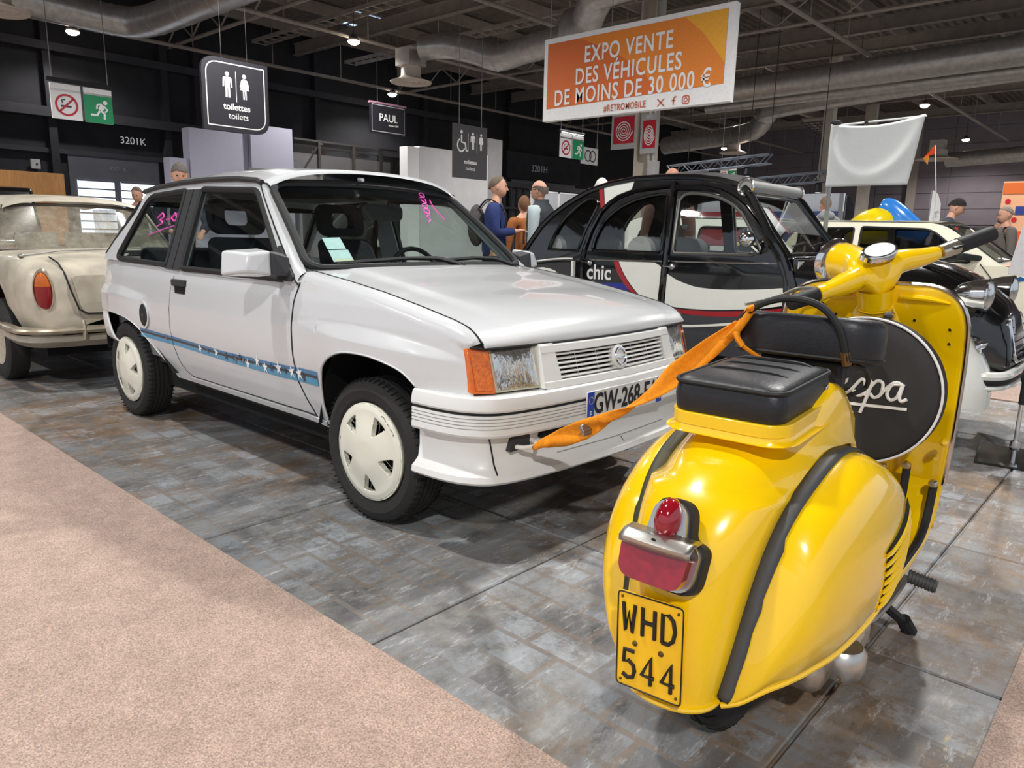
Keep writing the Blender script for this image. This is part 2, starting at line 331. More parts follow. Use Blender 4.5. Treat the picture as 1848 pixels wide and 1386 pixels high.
# ------------------------------------------------------------------ ducts
def duct(path, r, lab, n=20, seam=1.2, par=None):
    b = B(); P = spline(path, 6); b.tube(P, r, n)
    o = b.obj('air_duct' if par is None else 'duct_section', DUCT, par, angle=50)
    if par is None: tag(o, lab, 'duct')
    # raised seams
    acc = 0
    for i in range(1, len(P)):
        acc += (P[i] - P[i - 1]).length
        if acc > seam:
            acc = 0; t = (P[i] - P[i - 1]).normalized(); B().tube([P[i] - t * .03, P[i] + t * .03], r * 1.025, n).obj('seam', DUCT, o)
    return o
duct([(-21.6, -1, 7.0), (-21.2, 2.0, 6.85), (-20.7, 4.4, 6.75), (-20.45, 6.1, 6.65), (-19.6, 6.75, 6.62), (-16.2, 7.0, 6.7), (-8, 7.3, 6.8)], .40, 'fat silver air duct bending at the upper left above the exit sign')
duct([(-14.0, 7.9, 7.25), (-11, 8.8, 7.3), (-7, 9.8, 7.4)], .30, 'pale duct stub at the top edge right of the bent silver duct')
dm = duct([(-15.6, 13.0, 6.55), (-14.8, 13.35, 6.55), (-14.0, 13.6, 6.35), (-13.2, 13.8, 6.1), (-12.2, 13.9, 6.2), (-10.2, 13.9, 6.3)], .36, 'kinked silver duct running from the round ceiling diffuser to behind the orange banner')
duct([(-10.6, 13.9, 6.35), (-10.1, 13.9, 6.35)], .62, '', par=dm, seam=99)
duct([(-10.0, 13.7, 6.5), (-9.4, 13.2, 6.75), (-8.6, 12.9, 6.9), (-4, 12.8, 6.95), (8, 12.8, 6.95)], .40, '', par=dm, seam=99)
duct([(-12.5, 24.0, 6.5), (10, 22.2, 6.5)], .42, 'upper long grey duct crossing the right half of the roof')
duct([(-12.5, 24.9, 6.15), (10, 23.2, 6.15)], .2, 'thin pipe running below the upper long grey duct')
duct([(-17.5, 30.2, 5.6), (-14.2, 29.8, 5.75), (-12.3, 28.8, 5.8), (-11.4, 27.9, 6.2), (-10.6, 27.4, 6.4), (-2, 25.4, 6.5), (10, 23.9, 6.5)], .40, 'silver duct stepping down to the right of the orange banner')
duct([(-8.0, 43, 5.6), (-2.5, 42, 5.7), (6, 41, 5.8)], .38, 'far pale duct above the back wall at the right')
CREAMM = mat('cream_metal', (205, 190, 175), 0.5)
def diffuser(x, y, z, lab, r=.62):
    t = thing('ceiling_diffuser', lab, 'air diffuser', (x, y, z))
    B().lathe([(0.0, .06), (.2 * r, .05), (.22 * r, .02), (.45 * r, .05), (.47 * r, .02), (.7 * r, .05), (.72 * r, .02), (r, .0), (r * 1.02, .03), (r * .6, .12), (.48 * r, .2), (.48 * r, .48)], 28).obj('cone', CREAMM, t, angle=50)
    B().box((0, 0, .72), (.66, .66, .5)).obj('plenum_box', DUCT, t); return t
diffuser(-16.1, 13.0, 5.62, 'round cream ceiling diffuser hanging left of the orange banner')
diffuser(-13.7, 29.8, 5.0, 'round ceiling diffuser under the stepped silver duct', .6)
diffuser(-17.3, 2.6, 5.55, 'cream ceiling diffuser cut by the top left corner')
diffuser(-8.2, 41.6, 5.5, 'flat ceiling diffuser behind the orange pennant', 1.0)
diffuser(-1.9, 27.5, 5.9, 'ceiling diffuser at the right edge under the ducts', .5)
# ------------------------------------------------------------------ visible lamps
LENS = mat('lamp_lens', (255, 250, 240), 0.3, emit=(255, 246, 230), estr=40)
def bay_lamp(x, y, lab):
    t = thing('high_bay_lamp', lab, 'lamp', (x, y, RAIL_Z), group='high bay lamps of the hall')
    B().lathe([(.07, .16), (.09, .08), (.17, .02), (.17, -.06)], 16, caps=True).obj('housing', DARKBEAM, t)
    B().lathe([(0.0, -.16), (.09, -.145), (.165, -.10), (.19, -.05)], 16).obj('lens', LENS, t)
    B().tube([(0, 0, .05), (0, 0, 2.22)], .014, 6).obj('bracket', DARKBEAM, t)
for x, y, lab in [(-24.1, 6.3, 'glaring lamp at the upper left above the exit sign'), (-18, 12.3, 'bright lamp just under the skylight'), (-24.0, 18.6, 'bright lamp above the small silver-outlined black sign'), (-7.4, 26.3, 'bright lamp right of the orange banner between two ducts'),
                  (-12.6, 29.9, 'lamp at the lower right corner of the orange banner'), (-7.0, 33.5, 'small lamp on a rail above the white flag'), (-7.9, 46.0, 'far lamp left of the right edge near the back wall'), (-19, 37, 'far lamp left of the round diffuser under the stepped duct'), (-20.8, 42.9, 'furthest lamp above the lighting truss'), (-3.4, 47.0, 'far lamp at the right edge over the white wall')]:
    bay_lamp(x, y, lab)
# ------------------------------------------------------------------ walls
NEARBLACK = mat('black_wall', (40, 39, 43), 0.75, var=0.12, scale=2)
NEARBLACK2 = mat('black_wall_panel', (52, 51, 56), 0.7, var=0.1, scale=2)
wl = structure(B().bb((-26.4, -16, 0), (-26, 50, 9.3)).obj('wall_left', NEARBLACK))
b = B(); b.bb((-26, -16, 4.55), (-25.5, 26, 4.85)); b.bb((-26, -16, 3.45), (-25.85, 26, 3.60)); b.bb((-26, -16, 6.6), (-25.6, 26, 6.85)); b.obj('ledge_beam', NEARBLACK2, wl)
for y in (-2, 2.2, 4.2, 6.0, 9.7, 10.9, 16, 22, 28): B().bb((-26, y - .12, 0), (-25.7, y + .12, 9.2)).obj('wall_post', NEARBLACK, wl)
WHITEPAINT = mat('white_lettering', (222, 222, 226), 0.6)
text_obj('gate_number', '3201K', .33, frame((-25.69, 8.46, 4.06), (0, 1, 0), (0, 0, 1)), WHITEPAINT, wl)
text_obj('gate_number', '3201H', .52, frame((-25.48, 30.2, 4.83), (0, 1, 0), (0, 0, 1)), WHITEPAINT, wl)
B().bb((-26, 27.5, 4.2), (-25.5, 34, 5.6)).obj('gate_box', NEARBLACK2, wl)
# gate with lit windows
GATE = mat('gate_grey', (88, 88, 96), 0.6, var=0.08, scale=2)
d1 = structure(B().bb((-25.98, 6.4, 0), (-25.88, 9.35, 3.45)).obj('door_1', GATE))
DAY = mat('daylit_window', (225, 238, 250), 0.3, emit=(226, 238, 255), estr=1.6)
for y0, y1 in ((6.62, 7.78), (8.0, 9.16)):
    wn = B().bb((-25.87, y0, .9), (-25.85, y1, 2.66)).obj('window_pane', DAY, d1)
    for z in np.arange(1.0, 2.66, .27): B().bb((-25.86, y0, z), (-25.82, y1, z + .045)).obj('window_bar', GATE, d1)
text_obj('gate_number', '3201 K', .2, frame((-25.87, 7.95, 3.08), (0, 1, 0), (0, 0, 1)), mat('faint_paint', (130, 130, 138), .6), d1)
d2 = structure(B().bb((-25.98, 26.5, 0), (-25.85, 34, 4.2)).obj('door_2', mat('gate_light_grey', (150, 146, 146), .6)))
WALLP = mat('mauve_wall', (128, 118, 124), 0.8, var=0.06, scale=1)
wr = structure(B().bb((-26.4, 49.6, 0), (16, 50, 9.3)).obj('wall_back', WALLP))
for z in np.arange(2.4, 9, .95):
    for x in np.arange(-26, 8, 4.2): B().bb((x + .02, 49.55, z + .015), (x + 4.18, 49.62, z + .935)).obj('wall_panel', WALLP, wr)
B().bb((-26, 49.4, 0), (16, 49.62, 2.3)).obj('wainscot', mat('wall_low_grey', (92, 88, 88), .8, var=.25, scale=3), wr)
for x in (-11.0, -1.5): B().bb((x - .45, 49.2, 0), (x + .0, 49.6, 9.2)).obj('wall_column', mat('column_cream', (170, 158, 148), .7), wr)
# wooden board and boxes on the left wall
WOOD = mat('plywood_board', (176, 126, 74), 0.6, var=0.12, scale=3, stretch=(1, 8, 1))
tag(B().bb((-22.1, -1.0, 0), (-22, 5.05, 2.57)).obj('plywood_partition', WOOD, bevel=.01), 'tall tan wooden board partition behind the dusty cream car', 'partition')
GREYBOX = mat('grey_box', (178, 178, 176), .5)
for y, z, lab, c in [(5.42, 3.05, 'larger white switch box high on the dark wall at the left', .3), (6.0, 2.97, 'smaller grey socket box on the dark wall at the left', .22)]:
    t = thing('wall_box', lab, 'electrical box', (-25.84, y, z)); B().box((0, 0, 0), (.1, c * .9, c)).obj('casing', GREYBOX, t, bevel=.01); B().box((.055, c * .1, 0), (.02, .05, .05)).obj('switch', BLACK_PLASTIC, t)
# partitions of the toilets block
LAV = mat('lavender_panel', (168, 166, 182), .8, var=.03); WHITEP = mat('white_partition', (200, 198, 198), .8, var=.04, scale=2); GREYP = mat('grey_partition', (150, 147, 148), .8, var=.06, scale=2)
tag(B().bb((-20.4, 9.78, 0), (-20, 11.25, 4.36)).obj('partition_wall', LAV), 'pale lavender partition block behind the toilets sign, right half', 'partition')
tag(B().bb((-20.6, 7.9, 0), (-20.15, 9.76, 4.05)).obj('partition_wall', LAV), 'pale lavender partition left half below the toilets sign', 'partition')
tag(B().bb((-20.6, 7.3, 0), (-20.2, 7.88, 3.15)).obj('partition_wall', LAV), 'low lavender partition step behind the man with dark jacket', 'partition')
# mesh fence of the compound
t = thing('compound_wall', 'grey wall section behind dark posts and thin mesh, centre left', 'partition', (-20, 11.3, 0))
B().bb((-.9, 0, 0), (-.8, 4.6, 3.75)).obj('back_panel', GREYP, t)
for y in (0.95, 2.35, 3.55, 4.7): B().bb((-.04, y - .05, 0), (.04, y + .05, 4.12)).obj('post', DARKBEAM, t)
B().bb((-.03, 0, 4.06), (.03, 4.75, 4.12)).obj('top_rail', DARKBEAM, t)
for y in (.9, 4.6): B().tube([(-.02, y, 3.9), (-.5, y - .8, 2.4)], .04, 6).obj('stay', DARKBEAM, t)
B().prism([(0, 0), (4.7, 0), (4.7, 4.06), (0, 4.06)], lambda u, v: (-.06, u, v), lambda u, v: (-.055, u, v)).obj('mesh_screen', glass_mat('mesh_film', (.74, .73, .73), dirt=((90, 88, 88), 300, .05, .3)), t)
tag(B().bb((-17.4, 13.6, 0), (-17, 14.1, 3.9)).obj('partition_wall', mat('bright_white_panel', (228, 226, 224), .7)), 'bright white narrow partition end right of the mesh fence', 'partition')
tag(B().bb((-17.4, 14.11, 0), (-17, 17.35, 3.95)).obj('partition_wall', WHITEP), 'wide off-white partition wall below the dark disabled toilet sign', 'partition')
tag(B().bb((-17.6, 17.36, 0), (-17, 18.1, 4.55)).obj('steel_column', GREYP, bevel=.02), 'grey steel column right of the disabled toilet sign', 'column')
t = thing('exhibition_rack', 'low grey metal rack frame above the roof of the white hatchback', 'rack', (-19.6, 9.4, 2.5))
B().bb((-.1, 0, .42), (.1, 1.85, .5)).obj('rail', STEEL, t)
for y in (.05, 1.8): B().bb((-.05, y - .05, -2.5), (.05, y + .05, .42)).obj('leg', STEEL, t)
for y, lab in ((19.4, 'left pale display panel behind the man in the blue fleece'), (21.0, 'right pale display panel behind the man in the blue fleece')):
    t = thing('display_panel', lab, 'display panel', (-16, y, 0)); B().bb((-.03, -.75, 0.5), (.03, .75, 2.75)).obj('board', mat('panel_board_grey', (176, 178, 182), .6), t)
    b = B(); b.bb((-.04, -.8, 0), (.04, -.75, 2.8)); b.bb((-.04, .75, 0), (.04, .8, 2.8)); b.bb((-.04, -.8, 2.75), (.04, .8, 2.8)); b.bb((-.04, -.8, .45), (.04, .8, .5)); b.obj('frame', mat('panel_frame_white', (225, 225, 225), .4), t)
B_ = mat('tan_counter', (196, 150, 100), .6)
tag(B().bb((-13, 20.6, 0), (-12.2, 23.2, 2.2)).obj('booth_wall', B_, bevel=.02), 'tan booth wall beyond the bald man in the quilted vest', 'partition')
# dark machinery and pipes at the back, behind the black and white car
b = B()
for y in np.arange(24, 34, .55): b.tube([(-24.5, y, 0), (-24.5, y, 3.6)], .1, 6)
b.bb((-25, 23, 3.6), (-24, 35, 3.85)); b.bb((-25, 23, 2.5), (-24.1, 35, 2.6)); b.obj('pipe_rack', mat('pipe_grey', (95, 93, 95), .6), wl)
COLM = mat('cream_column', (196, 186, 172), .6, var=.06, scale=3)
t = thing('steel_column', 'cream steel column carrying the red spiral signs', 'column', (-10.9, 18.2, 0))
b = B(); b.bb((-.28, -.25, 0), (-.22, .25, 9)); b.bb((.22, -.25, 0), (.28, .25, 9)); b.bb((-.22, -.03, 0), (.22, .03, 9)); b.obj('shaft', COLM, t)
B().bb((.3, -.35, 3.0), (.55, -.05, 3.5)).obj('junction_box', GREYBOX, t, bevel=.01); B().tube([(.4, -.2, 0), (.4, -.2, 9)], .05, 8).obj('conduit', GREYBOX, t)
tag(B().bb((-9.25, 28.3, 0), (-8.87, 28.7, 9)).obj('steel_column', COLM, bevel=.02), 'cream column left of the white flag', 'column')
tag(B().bb((-11.4, 39.8, 0), (-10.85, 40.2, 9)).obj('steel_column', COLM, bevel=.02), 'far cream column below the white flag', 'column')
# lighting trusses
def truss(p0, p1, lab):
    t = thing('lighting_truss', lab, 'truss', p0); d = Vector(p1) - Vector(p0); n = 12
    side = Vector((-d.y, d.x, 0)).normalized() * .15; up = Vector((0, 0, .15)); m = mat('truss_alu', (150, 160, 175), .3, .9)
    ch = [side + up, -side + up, side - up, -side - up]
    b = B()
    for c in ch: b.tube([c, c + d], .03, 6)
    b.obj('chords', m, t); b = B()
    for i in range(n):
        for a, c in ((0, 2), (1, 3), (0, 1)):
            q0, q1 = (ch[a], ch[c]) if i % 2 == 0 else (ch[c], ch[a]); b.tube([q0 + d * (i / n), q1 + d * ((i + 1) / n)], .016, 5)
    b.obj('lacing', m, t)
    for k in (.1, .45, .8):
        q = d * k; B().lathe([(.1, 0), (.13, -.25), (.09, -.3)], 10, Matrix.Translation(q - up * 1.2), caps=True).obj('stage_light', BLACK_PLASTIC, t); B().lathe([(0, -.305), (.085, -.302)], 10, Matrix.Translation(q - up * 1.2)).obj('light_lens', mat('stage_lens', (210, 230, 255), .3, emit=(215, 230, 255), estr=3), t)
    for k in (.2, .8): B().tube([d * k, d * k + Vector((0, 0, 9.24 - p0[2] - d.z * k))], .012, 5).obj('chain', BLACK_PLASTIC, t)
truss((-12.3, 22, 3.6), (-8.5, 22, 3.82), 'upper lighting truss with lamps above the black and white car roof')
truss((-9.3, 22.4, 3.08), (-6.4, 22.4, 3.24), 'lower lighting truss left of the white flag')
t = thing('cable_tray', 'long mesh cable tray sloping away between banner and flag', 'cable tray', (-9.9, 29.0, 5.95))
b = B()
for i in range(5): b.tube([(-.5 + .25 * i, 0, 0), (-2.7 + .25 * i, 11, 0)], .025, 5)
for k in range(16): b.tube([(-.5 - 2.2 * k / 16, 11 * k / 16, 0), (.5 - 2.2 * k / 16, 11 * k / 16, 0)], .02, 5)
b.obj('wire_mesh', DARKBEAM, t); b = B().prism([(-.5, 0), (.5, 0), (-1.7, 11), (-2.7, 11)], lambda u, v: (u, v, .14), lambda u, v: (u, v, .18)); b.obj('pan', BEAM, t)
# ------------------------------------------------------------------ signs
WHITE = mat('sign_white', (232, 230, 228), .5); SIGNBLK = mat('sign_black', (44, 43, 48), .5); SIGNBLK2 = mat('sign_dark_grey', (70, 68, 68), .5); RED = mat('sign_red', (190, 28, 45), .5); GREEN = mat('sign_green', (14, 140, 88), .5)
def ribbon(b, pts, w_, z0, M, closed=False):
    """flat stroke of width w_ along 2-D points in the frame M"""
    P = [Vector((p[0], p[1])) for p in pts]; n = len(P); L, R = [], []
    for i in range(n):
        a = P[i - 1] if (i > 0 or closed) else P[i]; c = P[(i + 1) % n] if (i < n - 1 or closed) else P[i]; t = (c - a); t = t.normalized() if t.length > 0 else Vector((1, 0)); nn = Vector((-t.y, t.x)) * w_ / 2
        L.append(P[i] + nn); R.append(P[i] - nn)
    V = [tuple(M @ Vector((p.x, p.y, z0))) for p in L + R]; F = [(i, (i + 1) % n, n + (i + 1) % n, n + i) for i in range(n if closed else n - 1)]
    b.add(V, F); return b
def shape(b, pts, z0, M): return b.poly(pts, fn=lambda u, v: tuple(M @ Vector((u, v, z0))))
def man(b, x, y, s, M, z0, woman=False):
    shape(b, circ(x, y + .86 * s, .11 * s, 14), z0, M)
    if woman: P = [(-.09, .72), (.09, .72), (.17, .66), (.27, .33), (.21, .30), (.14, .52), (.25, .16), (.10, .16), (.10, -.30), (.02, -.30), (.02, .1), (-.02, .1), (-.02, -.30), (-.10, -.30), (-.10, .16), (-.25, .16), (-.14, .52), (-.21, .30), (-.27, .33), (-.17, .66)]
    else: P = [(-.16, .72), (.16, .72), (.24, .66), (.27, .22), (.19, .22), (.16, .55), (.13, .55), (.13, -.30), (.02, -.30), (.02, .16), (-.02, .16), (-.02, -.30), (-.13, -.30), (-.13, .55), (-.16, .55), (-.19, .22), (-.27, .22), (-.24, .66)]
    shape(b, [(x + p[0] * s, y + p[1] * s) for p in P], z0, M)
# toilets sign, rounded corners top left and bottom right
t = thing('toilet_sign', 'large dark toilets sign with man and woman pictograms and rounded corners', 'sign', (-14, 6.19, 4.02))
M = frame((0.03, 0, 0), (0, 1, 0), (0, 0, 1))
out = roundpoly([(-.78, -.76), (.78, -.76), (.78, .76), (-.78, .76)], [.02, .34, .02, .34], 8)
B().prism(out, lambda u, v: (0.025, u, v), lambda u, v: (-.06, u, v)).obj('board', SIGNBLK, t, bevel=.004)
ou2 = roundpoly([(-.68, -.66), (.68, -.66), (.68, .66), (-.68, .66)], [.01, .27, .01, .27], 8)
b = B(); ribbon(b, ou2, .022, 0, M, True); b.obj('outline', WHITE, t)
b = B(); man(b, -.2, .08, .42, M, 0); man(b, .2, .08, .42, M, 0, True); ribbon(b, [(0, -.12), (0, .52)], .012, 0, M); b.obj('pictogram', WHITE, t)
text_obj('lettering', 'toilettes', .19, M @ Matrix.Translation((0, -.24, 0)), WHITE, t, offset=.004); text_obj('lettering', 'toilets', .19, M @ Matrix.Translation((0.03, -.43, 0)), WHITE, t)
for y in (-.3, .3): B().tube([(0, y, .76), (0, y, 5.22)], .005, 5).obj('wire', DARKBEAM, t)
# exit / no smoking signs
def exit_sign(loc, s, lab, lamp=True, plane='x'):
    t = thing('exit_sign', lab, 'sign', loc); X = (0, 1, 0) if plane == 'x' else (1, 0, 0); nrm = Vector((1, 0, 0)) if plane == 'x' else Vector((0, -1, 0))
    M = Matrix.Scale(s, 4) if False else frame(tuple(nrm * .03), X, (0, 0, 1)) @ Matrix.Scale(s, 4)
    def slab(x0, x1, y0, y1, m, name, z=-.04, th=.03):
        b = B(); b.prism([(x0, y0), (x1, y0), (x1, y1), (x0, y1)], lambda u, v: tuple(M @ Vector((u, v, z))), lambda u, v: tuple(M @ Vector((u, v, z + th)))); return b.obj(name, m, t)
    slab(-.66, -.02, -.42, .36, WHITE, 'smoking_panel'); slab(.04, .66, -.42, .36, WHITE, 'exit_panel'); slab(.04, .66, -.42, .2, GREEN, 'green_field', -.012, .008); slab(-.66, -.02, .2, .24, STEEL, 'grey_band', -.012, .008); slab(.04, .66, .2, .24, STEEL, 'grey_band', -.012, .008)
    b = B(); ribbon(b, circ(-.34, -.1, .22, 28), .045, 0, M, True); ribbon(b, [(-.19, .05), (-.49, -.25)], .045, 0, M); b.obj('prohibition_ring', RED, t)
    b = B(); ribbon(b, [(-.46, -.13), (-.24, -.13)], .04, -.002, M); ribbon(b, [(-.42, -.07), (-.44, .0), (-.36, .02)], .025, -.002, M); b.obj('cigarette', SIGNBLK, t)
    b = B(); shape(b, circ(.50, .06, .05, 12), 0, M); ribbon(b, [(.45, .0), (.38, -.12)], .11, 0, M); ribbon(b, [(.46, -.02), (.54, -.10), (.48, -.16)], .04, .001, M); ribbon(b, [(.42, .02), (.32, .0), (.30, -.1)], .04, .001, M); ribbon(b, [(.39, -.13), (.47, -.20), (.46, -.32)], .05, .001, M); ribbon(b, [(.37, -.13), (.30, -.24), (.16, -.24)], .05, .001, M); b.obj('running_figure', WHITE, t)
    b = B(); b.tube([tuple(M @ Vector((-.7, .44, -.04))), tuple(M @ Vector((.7, .44, -.04)))], .05 * s, 8); b.obj('lamp_housing', BLACK_PLASTIC, t)
    if lamp: b = B(); b.prism([(-.6, -.01), (.6, -.01), (.6, .02), (-.6, .02)], lambda u, v: tuple(M @ Vector((u, .385, v))), lambda u, v: tuple(M @ Vector((u, .40, v)))); b.obj('lamp_tube', mat('exit_lamp', (255, 255, 250), .3, emit=(255, 252, 245), estr=6), t)
    for q in (-.6, .6): B().tube([tuple(M @ Vector((q, .45, -.04))), tuple(M @ Vector((q, (9.22 - loc[2]) / s, -.04)))], .01, 5).obj('rod', STEEL, t)
    return t
exit_sign((-18, 4.36, 4.02), 1.02, 'no smoking and green exit sign hanging at the far left', lamp=False)
exit_sign((-12, 15.8, 3.82), .87, 'small no smoking and green exit sign under the orange banner')
exit_sign((-10.95, 24, 3.58), .5, 'tiny no smoking and exit sign above the black and white car', plane='y')
t = thing('hanging_sign', 'small black sign with silver outline hanging between the two toilet signs', 'sign', (-19, 14.4, 4.98)); M = frame((.03, 0, 0), (0, 1, 0), (0, 0, 1))
B().bb((-.05, -.76, -.5), (.02, .76, .46)).obj('board', mat('bakery_black', (30, 29, 34), .4), t); b = B(); ribbon(b, [(-.7, -.44), (.7, -.44), (.7, .42), (-.7, .42)], .03, 0, M, True); b.obj('outline', mat('silver_line', (170, 165, 170), .4), t)
text_obj('lettering', 'PAUL', .36, M @ Matrix.Translation((0, 0.02, 0)), WHITE, t, sx=.95); text_obj('lettering', 'depuis 1889', .09, M @ Matrix.Translation((.22, -.2, 0)), WHITE, t)
B().bb((-.08, -.78, .46), (.05, .78, .52)).obj('top_bar', mat('pinkish_bar', (150, 110, 125), .4), t)
for y in (-.45, .45): B().tube([(0, y, .5), (0, y, 4.26)], .01, 5).obj('wire', STEEL, t)
t = thing('toilet_sign', 'plain dark grey hanging sign with wheelchair, man and woman pictograms', 'sign', (-12, 11.54, 3.23)); M = frame((.02, 0, 0), (0, 1, 0), (0, 0, 1))
B().bb((-.03, -.61, -.67), (.015, .61, .66)).obj('board', SIGNBLK2, t)
b = B(); man(b, .08, .17, .33, M, 0); man(b, .38, .17, .33, M, 0, True); ribbon(b, [(-.09, 0), (-.09, .46)], .01, 0, M); ribbon(b, [(.23, 0), (.23, .46)], .01, 0, M)
ribbon(b, [(-.34 + .13 * math.cos(a), .14 + .15 * math.sin(a)) for a in np.linspace(1.9, 5.9, 20)], .04, 0, M); shape(b, circ(-.33, .47, .045, 12), 0, M); ribbon(b, [(-.33, .40), (-.33, .22), (-.2, .2), (-.16, .02), (-.1, .02)], .05, .001, M); b.obj('pictogram', WHITE, t)
text_obj('lettering', 'toilettes', .14, M @ Matrix.Translation((0, -.26, 0)), WHITE, t, offset=.003); text_obj('lettering', 'toilets', .14, M @ Matrix.Translation((0, -.42, 0)), WHITE, t)
for y in (-.4, .4): B().tube([(0, y, .66), (0, y, 6.0)], .008, 5).obj('wire', STEEL, t)
# spiral signs
def spiral_sign(loc, w_, lab, glossy=False):
    t = thing('hose_reel_sign', lab, 'sign', loc); M = frame((0, -.02, 0), (1, 0, 0), (0, 0, 1))
    B().bb((-w_ / 2 - .08, -.01, -.55), (w_ / 2, .05, .62)).obj('backing', GREYBOX, t); B().bb((-w_ / 2, -.016, -.39), (w_ / 2, -.008, .43)).obj('red_field', RED, t)
    k = w_ / .78; sp = [((.03 + .285 * a / (8 * math.pi)) * math.cos(a) * k, (.03 + .285 * a / (8 * math.pi)) * math.sin(a) - .0) for a in np.linspace(0, 8 * math.pi, 120)] + [(.33 * k, -.1)]
    b = B(); ribbon(b, sp, .032, 0, M); b.obj('spiral', WHITE, t); text_obj('lettering', '3213', .12, M @ Matrix.Translation((0, .53, 0.012)), WHITE, t)
spiral_sign((-11.56, 17.89, 4.46), .78, 'left red sign with white spiral on the cream column')
spiral_sign((-10.62, 17.89, 4.27), .46, 'right narrower red sign with white spiral on the cream column')
t = thing('number_sign', 'small grey board hanging beside the middle exit sign', 'sign', (-12.1, 16.85, 3.62)); B().bb((-.02, -.42, -.25), (.02, .42, .25)).obj('board', GREYBOX, t); b = B(); M = frame((.025, 0, 0), (0, 1, 0), (0, 0, 1)); ribbon(b, circ(-.1, 0, .16, 16), .04, 0, M, True); ribbon(b, circ(.14, 0, .16, 16), .04, 0, M, True); b.obj('rings', SIGNBLK, t); B().tube([(0, .38, .25), (0, .38, 5.62)], .012, 5).obj('rod', STEEL, t)
# the orange banner
t = thing('hanging_banner', 'orange and white banner reading EXPO VENTE DES VEHICULES hanging from the roof', 'banner', (-5.465, 9, 4.03)); M = frame((0, -.03, 0), (1, 0, 0), (0, 0, 1))
B().bb((-1.93, -.02, -.74), (1.93, .12, .735)).obj('panel', WHITE, t, bevel=.004)
def bpoly(name, P, z, m): b = B(); shape(b, P, z, M); return b.obj(name, m, t)
OR1 = mat('banner_orange', (212, 104, 42), .6, var=.03, scale=.8); OR2 = mat('banner_amber', (226, 130, 44), .6); OR3 = mat('banner_yellow', (234, 165, 48), .6)
bpoly('orange_field', [(-1.84, -.52), (1.81, -.46), (1.81, .65), (-1.84, .64)], -.006, OR1)
bpoly('amber_arc', [(.62, -.476), (.3, -.1), (-.3, .3), (-1.1, .642), (1.81, .65), (1.81, -.46)], -.003, OR2)
bpoly('yellow_corner', [(1.05, .648), (1.4, .35), (1.65, .05), (1.81, -.16), (1.81, .65)], -.001, OR3)
for s_, x, z in (('EXPO VENTE', -.06, .33), ('DES VÉHICULES', -.06, -.03), ('DE MOINS DE 30 000 €', -.02, -.36)):
    text_obj('lettering', s_, .39, M @ Matrix.Translation((x, z, .003)), WHITE, t, offset=.006, sx=.74, space=1.12)
RUST = mat('banner_rust', (190, 92, 50), .6)
text_obj('lettering', '#RETROMOBILE', .16, M @ Matrix.Translation((-.05, -.635, .002)), RUST, t, sx=.72, offset=.001, space=1.1)
b = B(); ribbon(b, [(.62, -.58), (.75, -.70)], .022, .002, M); ribbon(b, [(.75, -.58), (.62, -.70)], .014, .002, M); ribbon(b, [(.93, -.70), (.93, -.60), (.95, -.575), (.98, -.575)], .02, .002, M); ribbon(b, [(.895, -.63), (.965, -.63)], .016, .002, M)
ribbon(b, rrect(1.10, -.70, 1.22, -.58, .03), .016, .002, M, True); ribbon(b, circ(1.16, -.64, .03, 14), .012, .002, M, True); b.obj('social_icons', RUST, t)
for x in (-1.85, -.45, 1.75): B().tube([(x, .05, .73), (x, .05, 5.2)], .008, 5).obj('wire', STEEL, t)
# ================================================================== white hatchback (x forward, right side = -y, origin under the front axle)
CARW = mat('white_car_paint', (207, 209, 210), 0.28, coat=0.9, var=0.008, scale=2)
PLASW = mat('white_bumper_plastic', (224, 224, 221), 0.35, coat=0.4, var=0.01, scale=3)
DGREY = mat('dark_grey_trim', (50, 50, 52), 0.55)
SHUT = mat('shut_line_dark', (28, 28, 30), 0.8)
hb = thing('hatchback_car', 'white three-door hatchback with blue starred side stripe, filling the centre', 'car')
PLAN = [(.60, .688), (.53, .700), (.45, .718), (.30, .735), (.0, .746), (-.5, .750), (-1.2, .752), (-1.9, .752), (-2.3, .750), (-2.5, .742), (-2.65, .722), (-2.78, .68), (-2.87, .60), (-2.91, .45), (-2.93, .2), (-2.935, 0)]
OFF = [(.28, .075), (.315, .060), (.36, .043), (.42, .025), (.50, .012), (.58, .003), (.64, 0), (.72, 0), (.78, .004), (.84, .010), (.88, .019), (.93, .031), (.96, .04)]
ZBOT = [(-3, .615), (-2.585, .62), (-2.42, .618), (-2.221, .603), (-2.104, .569), (-1.998, .496), (-1.93, .45), (-1.859, .41), (-1.80, .37), (-1.76, .33), (-1.74, .315), (-.302, .315), (-.30, .40), (-.297, .45), (-.285, .53), (-.262, .585), (-.206, .629), (-.117, .660), (.012, .667), (.12, .657), (.222, .636), (.281, .606), (.303, .589), (.32, .585), (.7, .585)]
HOODZ = [(-.55, .962), (-.442, .950), (-.208, .924), (.018, .894), (.223, .859), (.41, .823), (.47, .806), (.500, .790), (.520, .774), (.535, .756), (.6, .744)]
_zb = []
for a_, b_ in ((0, 11), (11, len(ZBOT))):
    pass
_fr = [p for p in ZBOT if -.31 < p[0] < .31]; _re = [p for p in ZBOT if -2.6 < p[0] < -1.73]
_sm = lambda P: sorted({round(v.x, 5): v.y for v in spline([(x, z, 0) for x, z in P], 4)}.items())
ZBOT = [p for p in ZBOT if p[0] <= -2.6] + _sm(_re) + [p for p in ZBOT if -1.73 <= p[0] <= -.31] + _sm(_fr) + [p for p in ZBOT if p[0] >= .31]
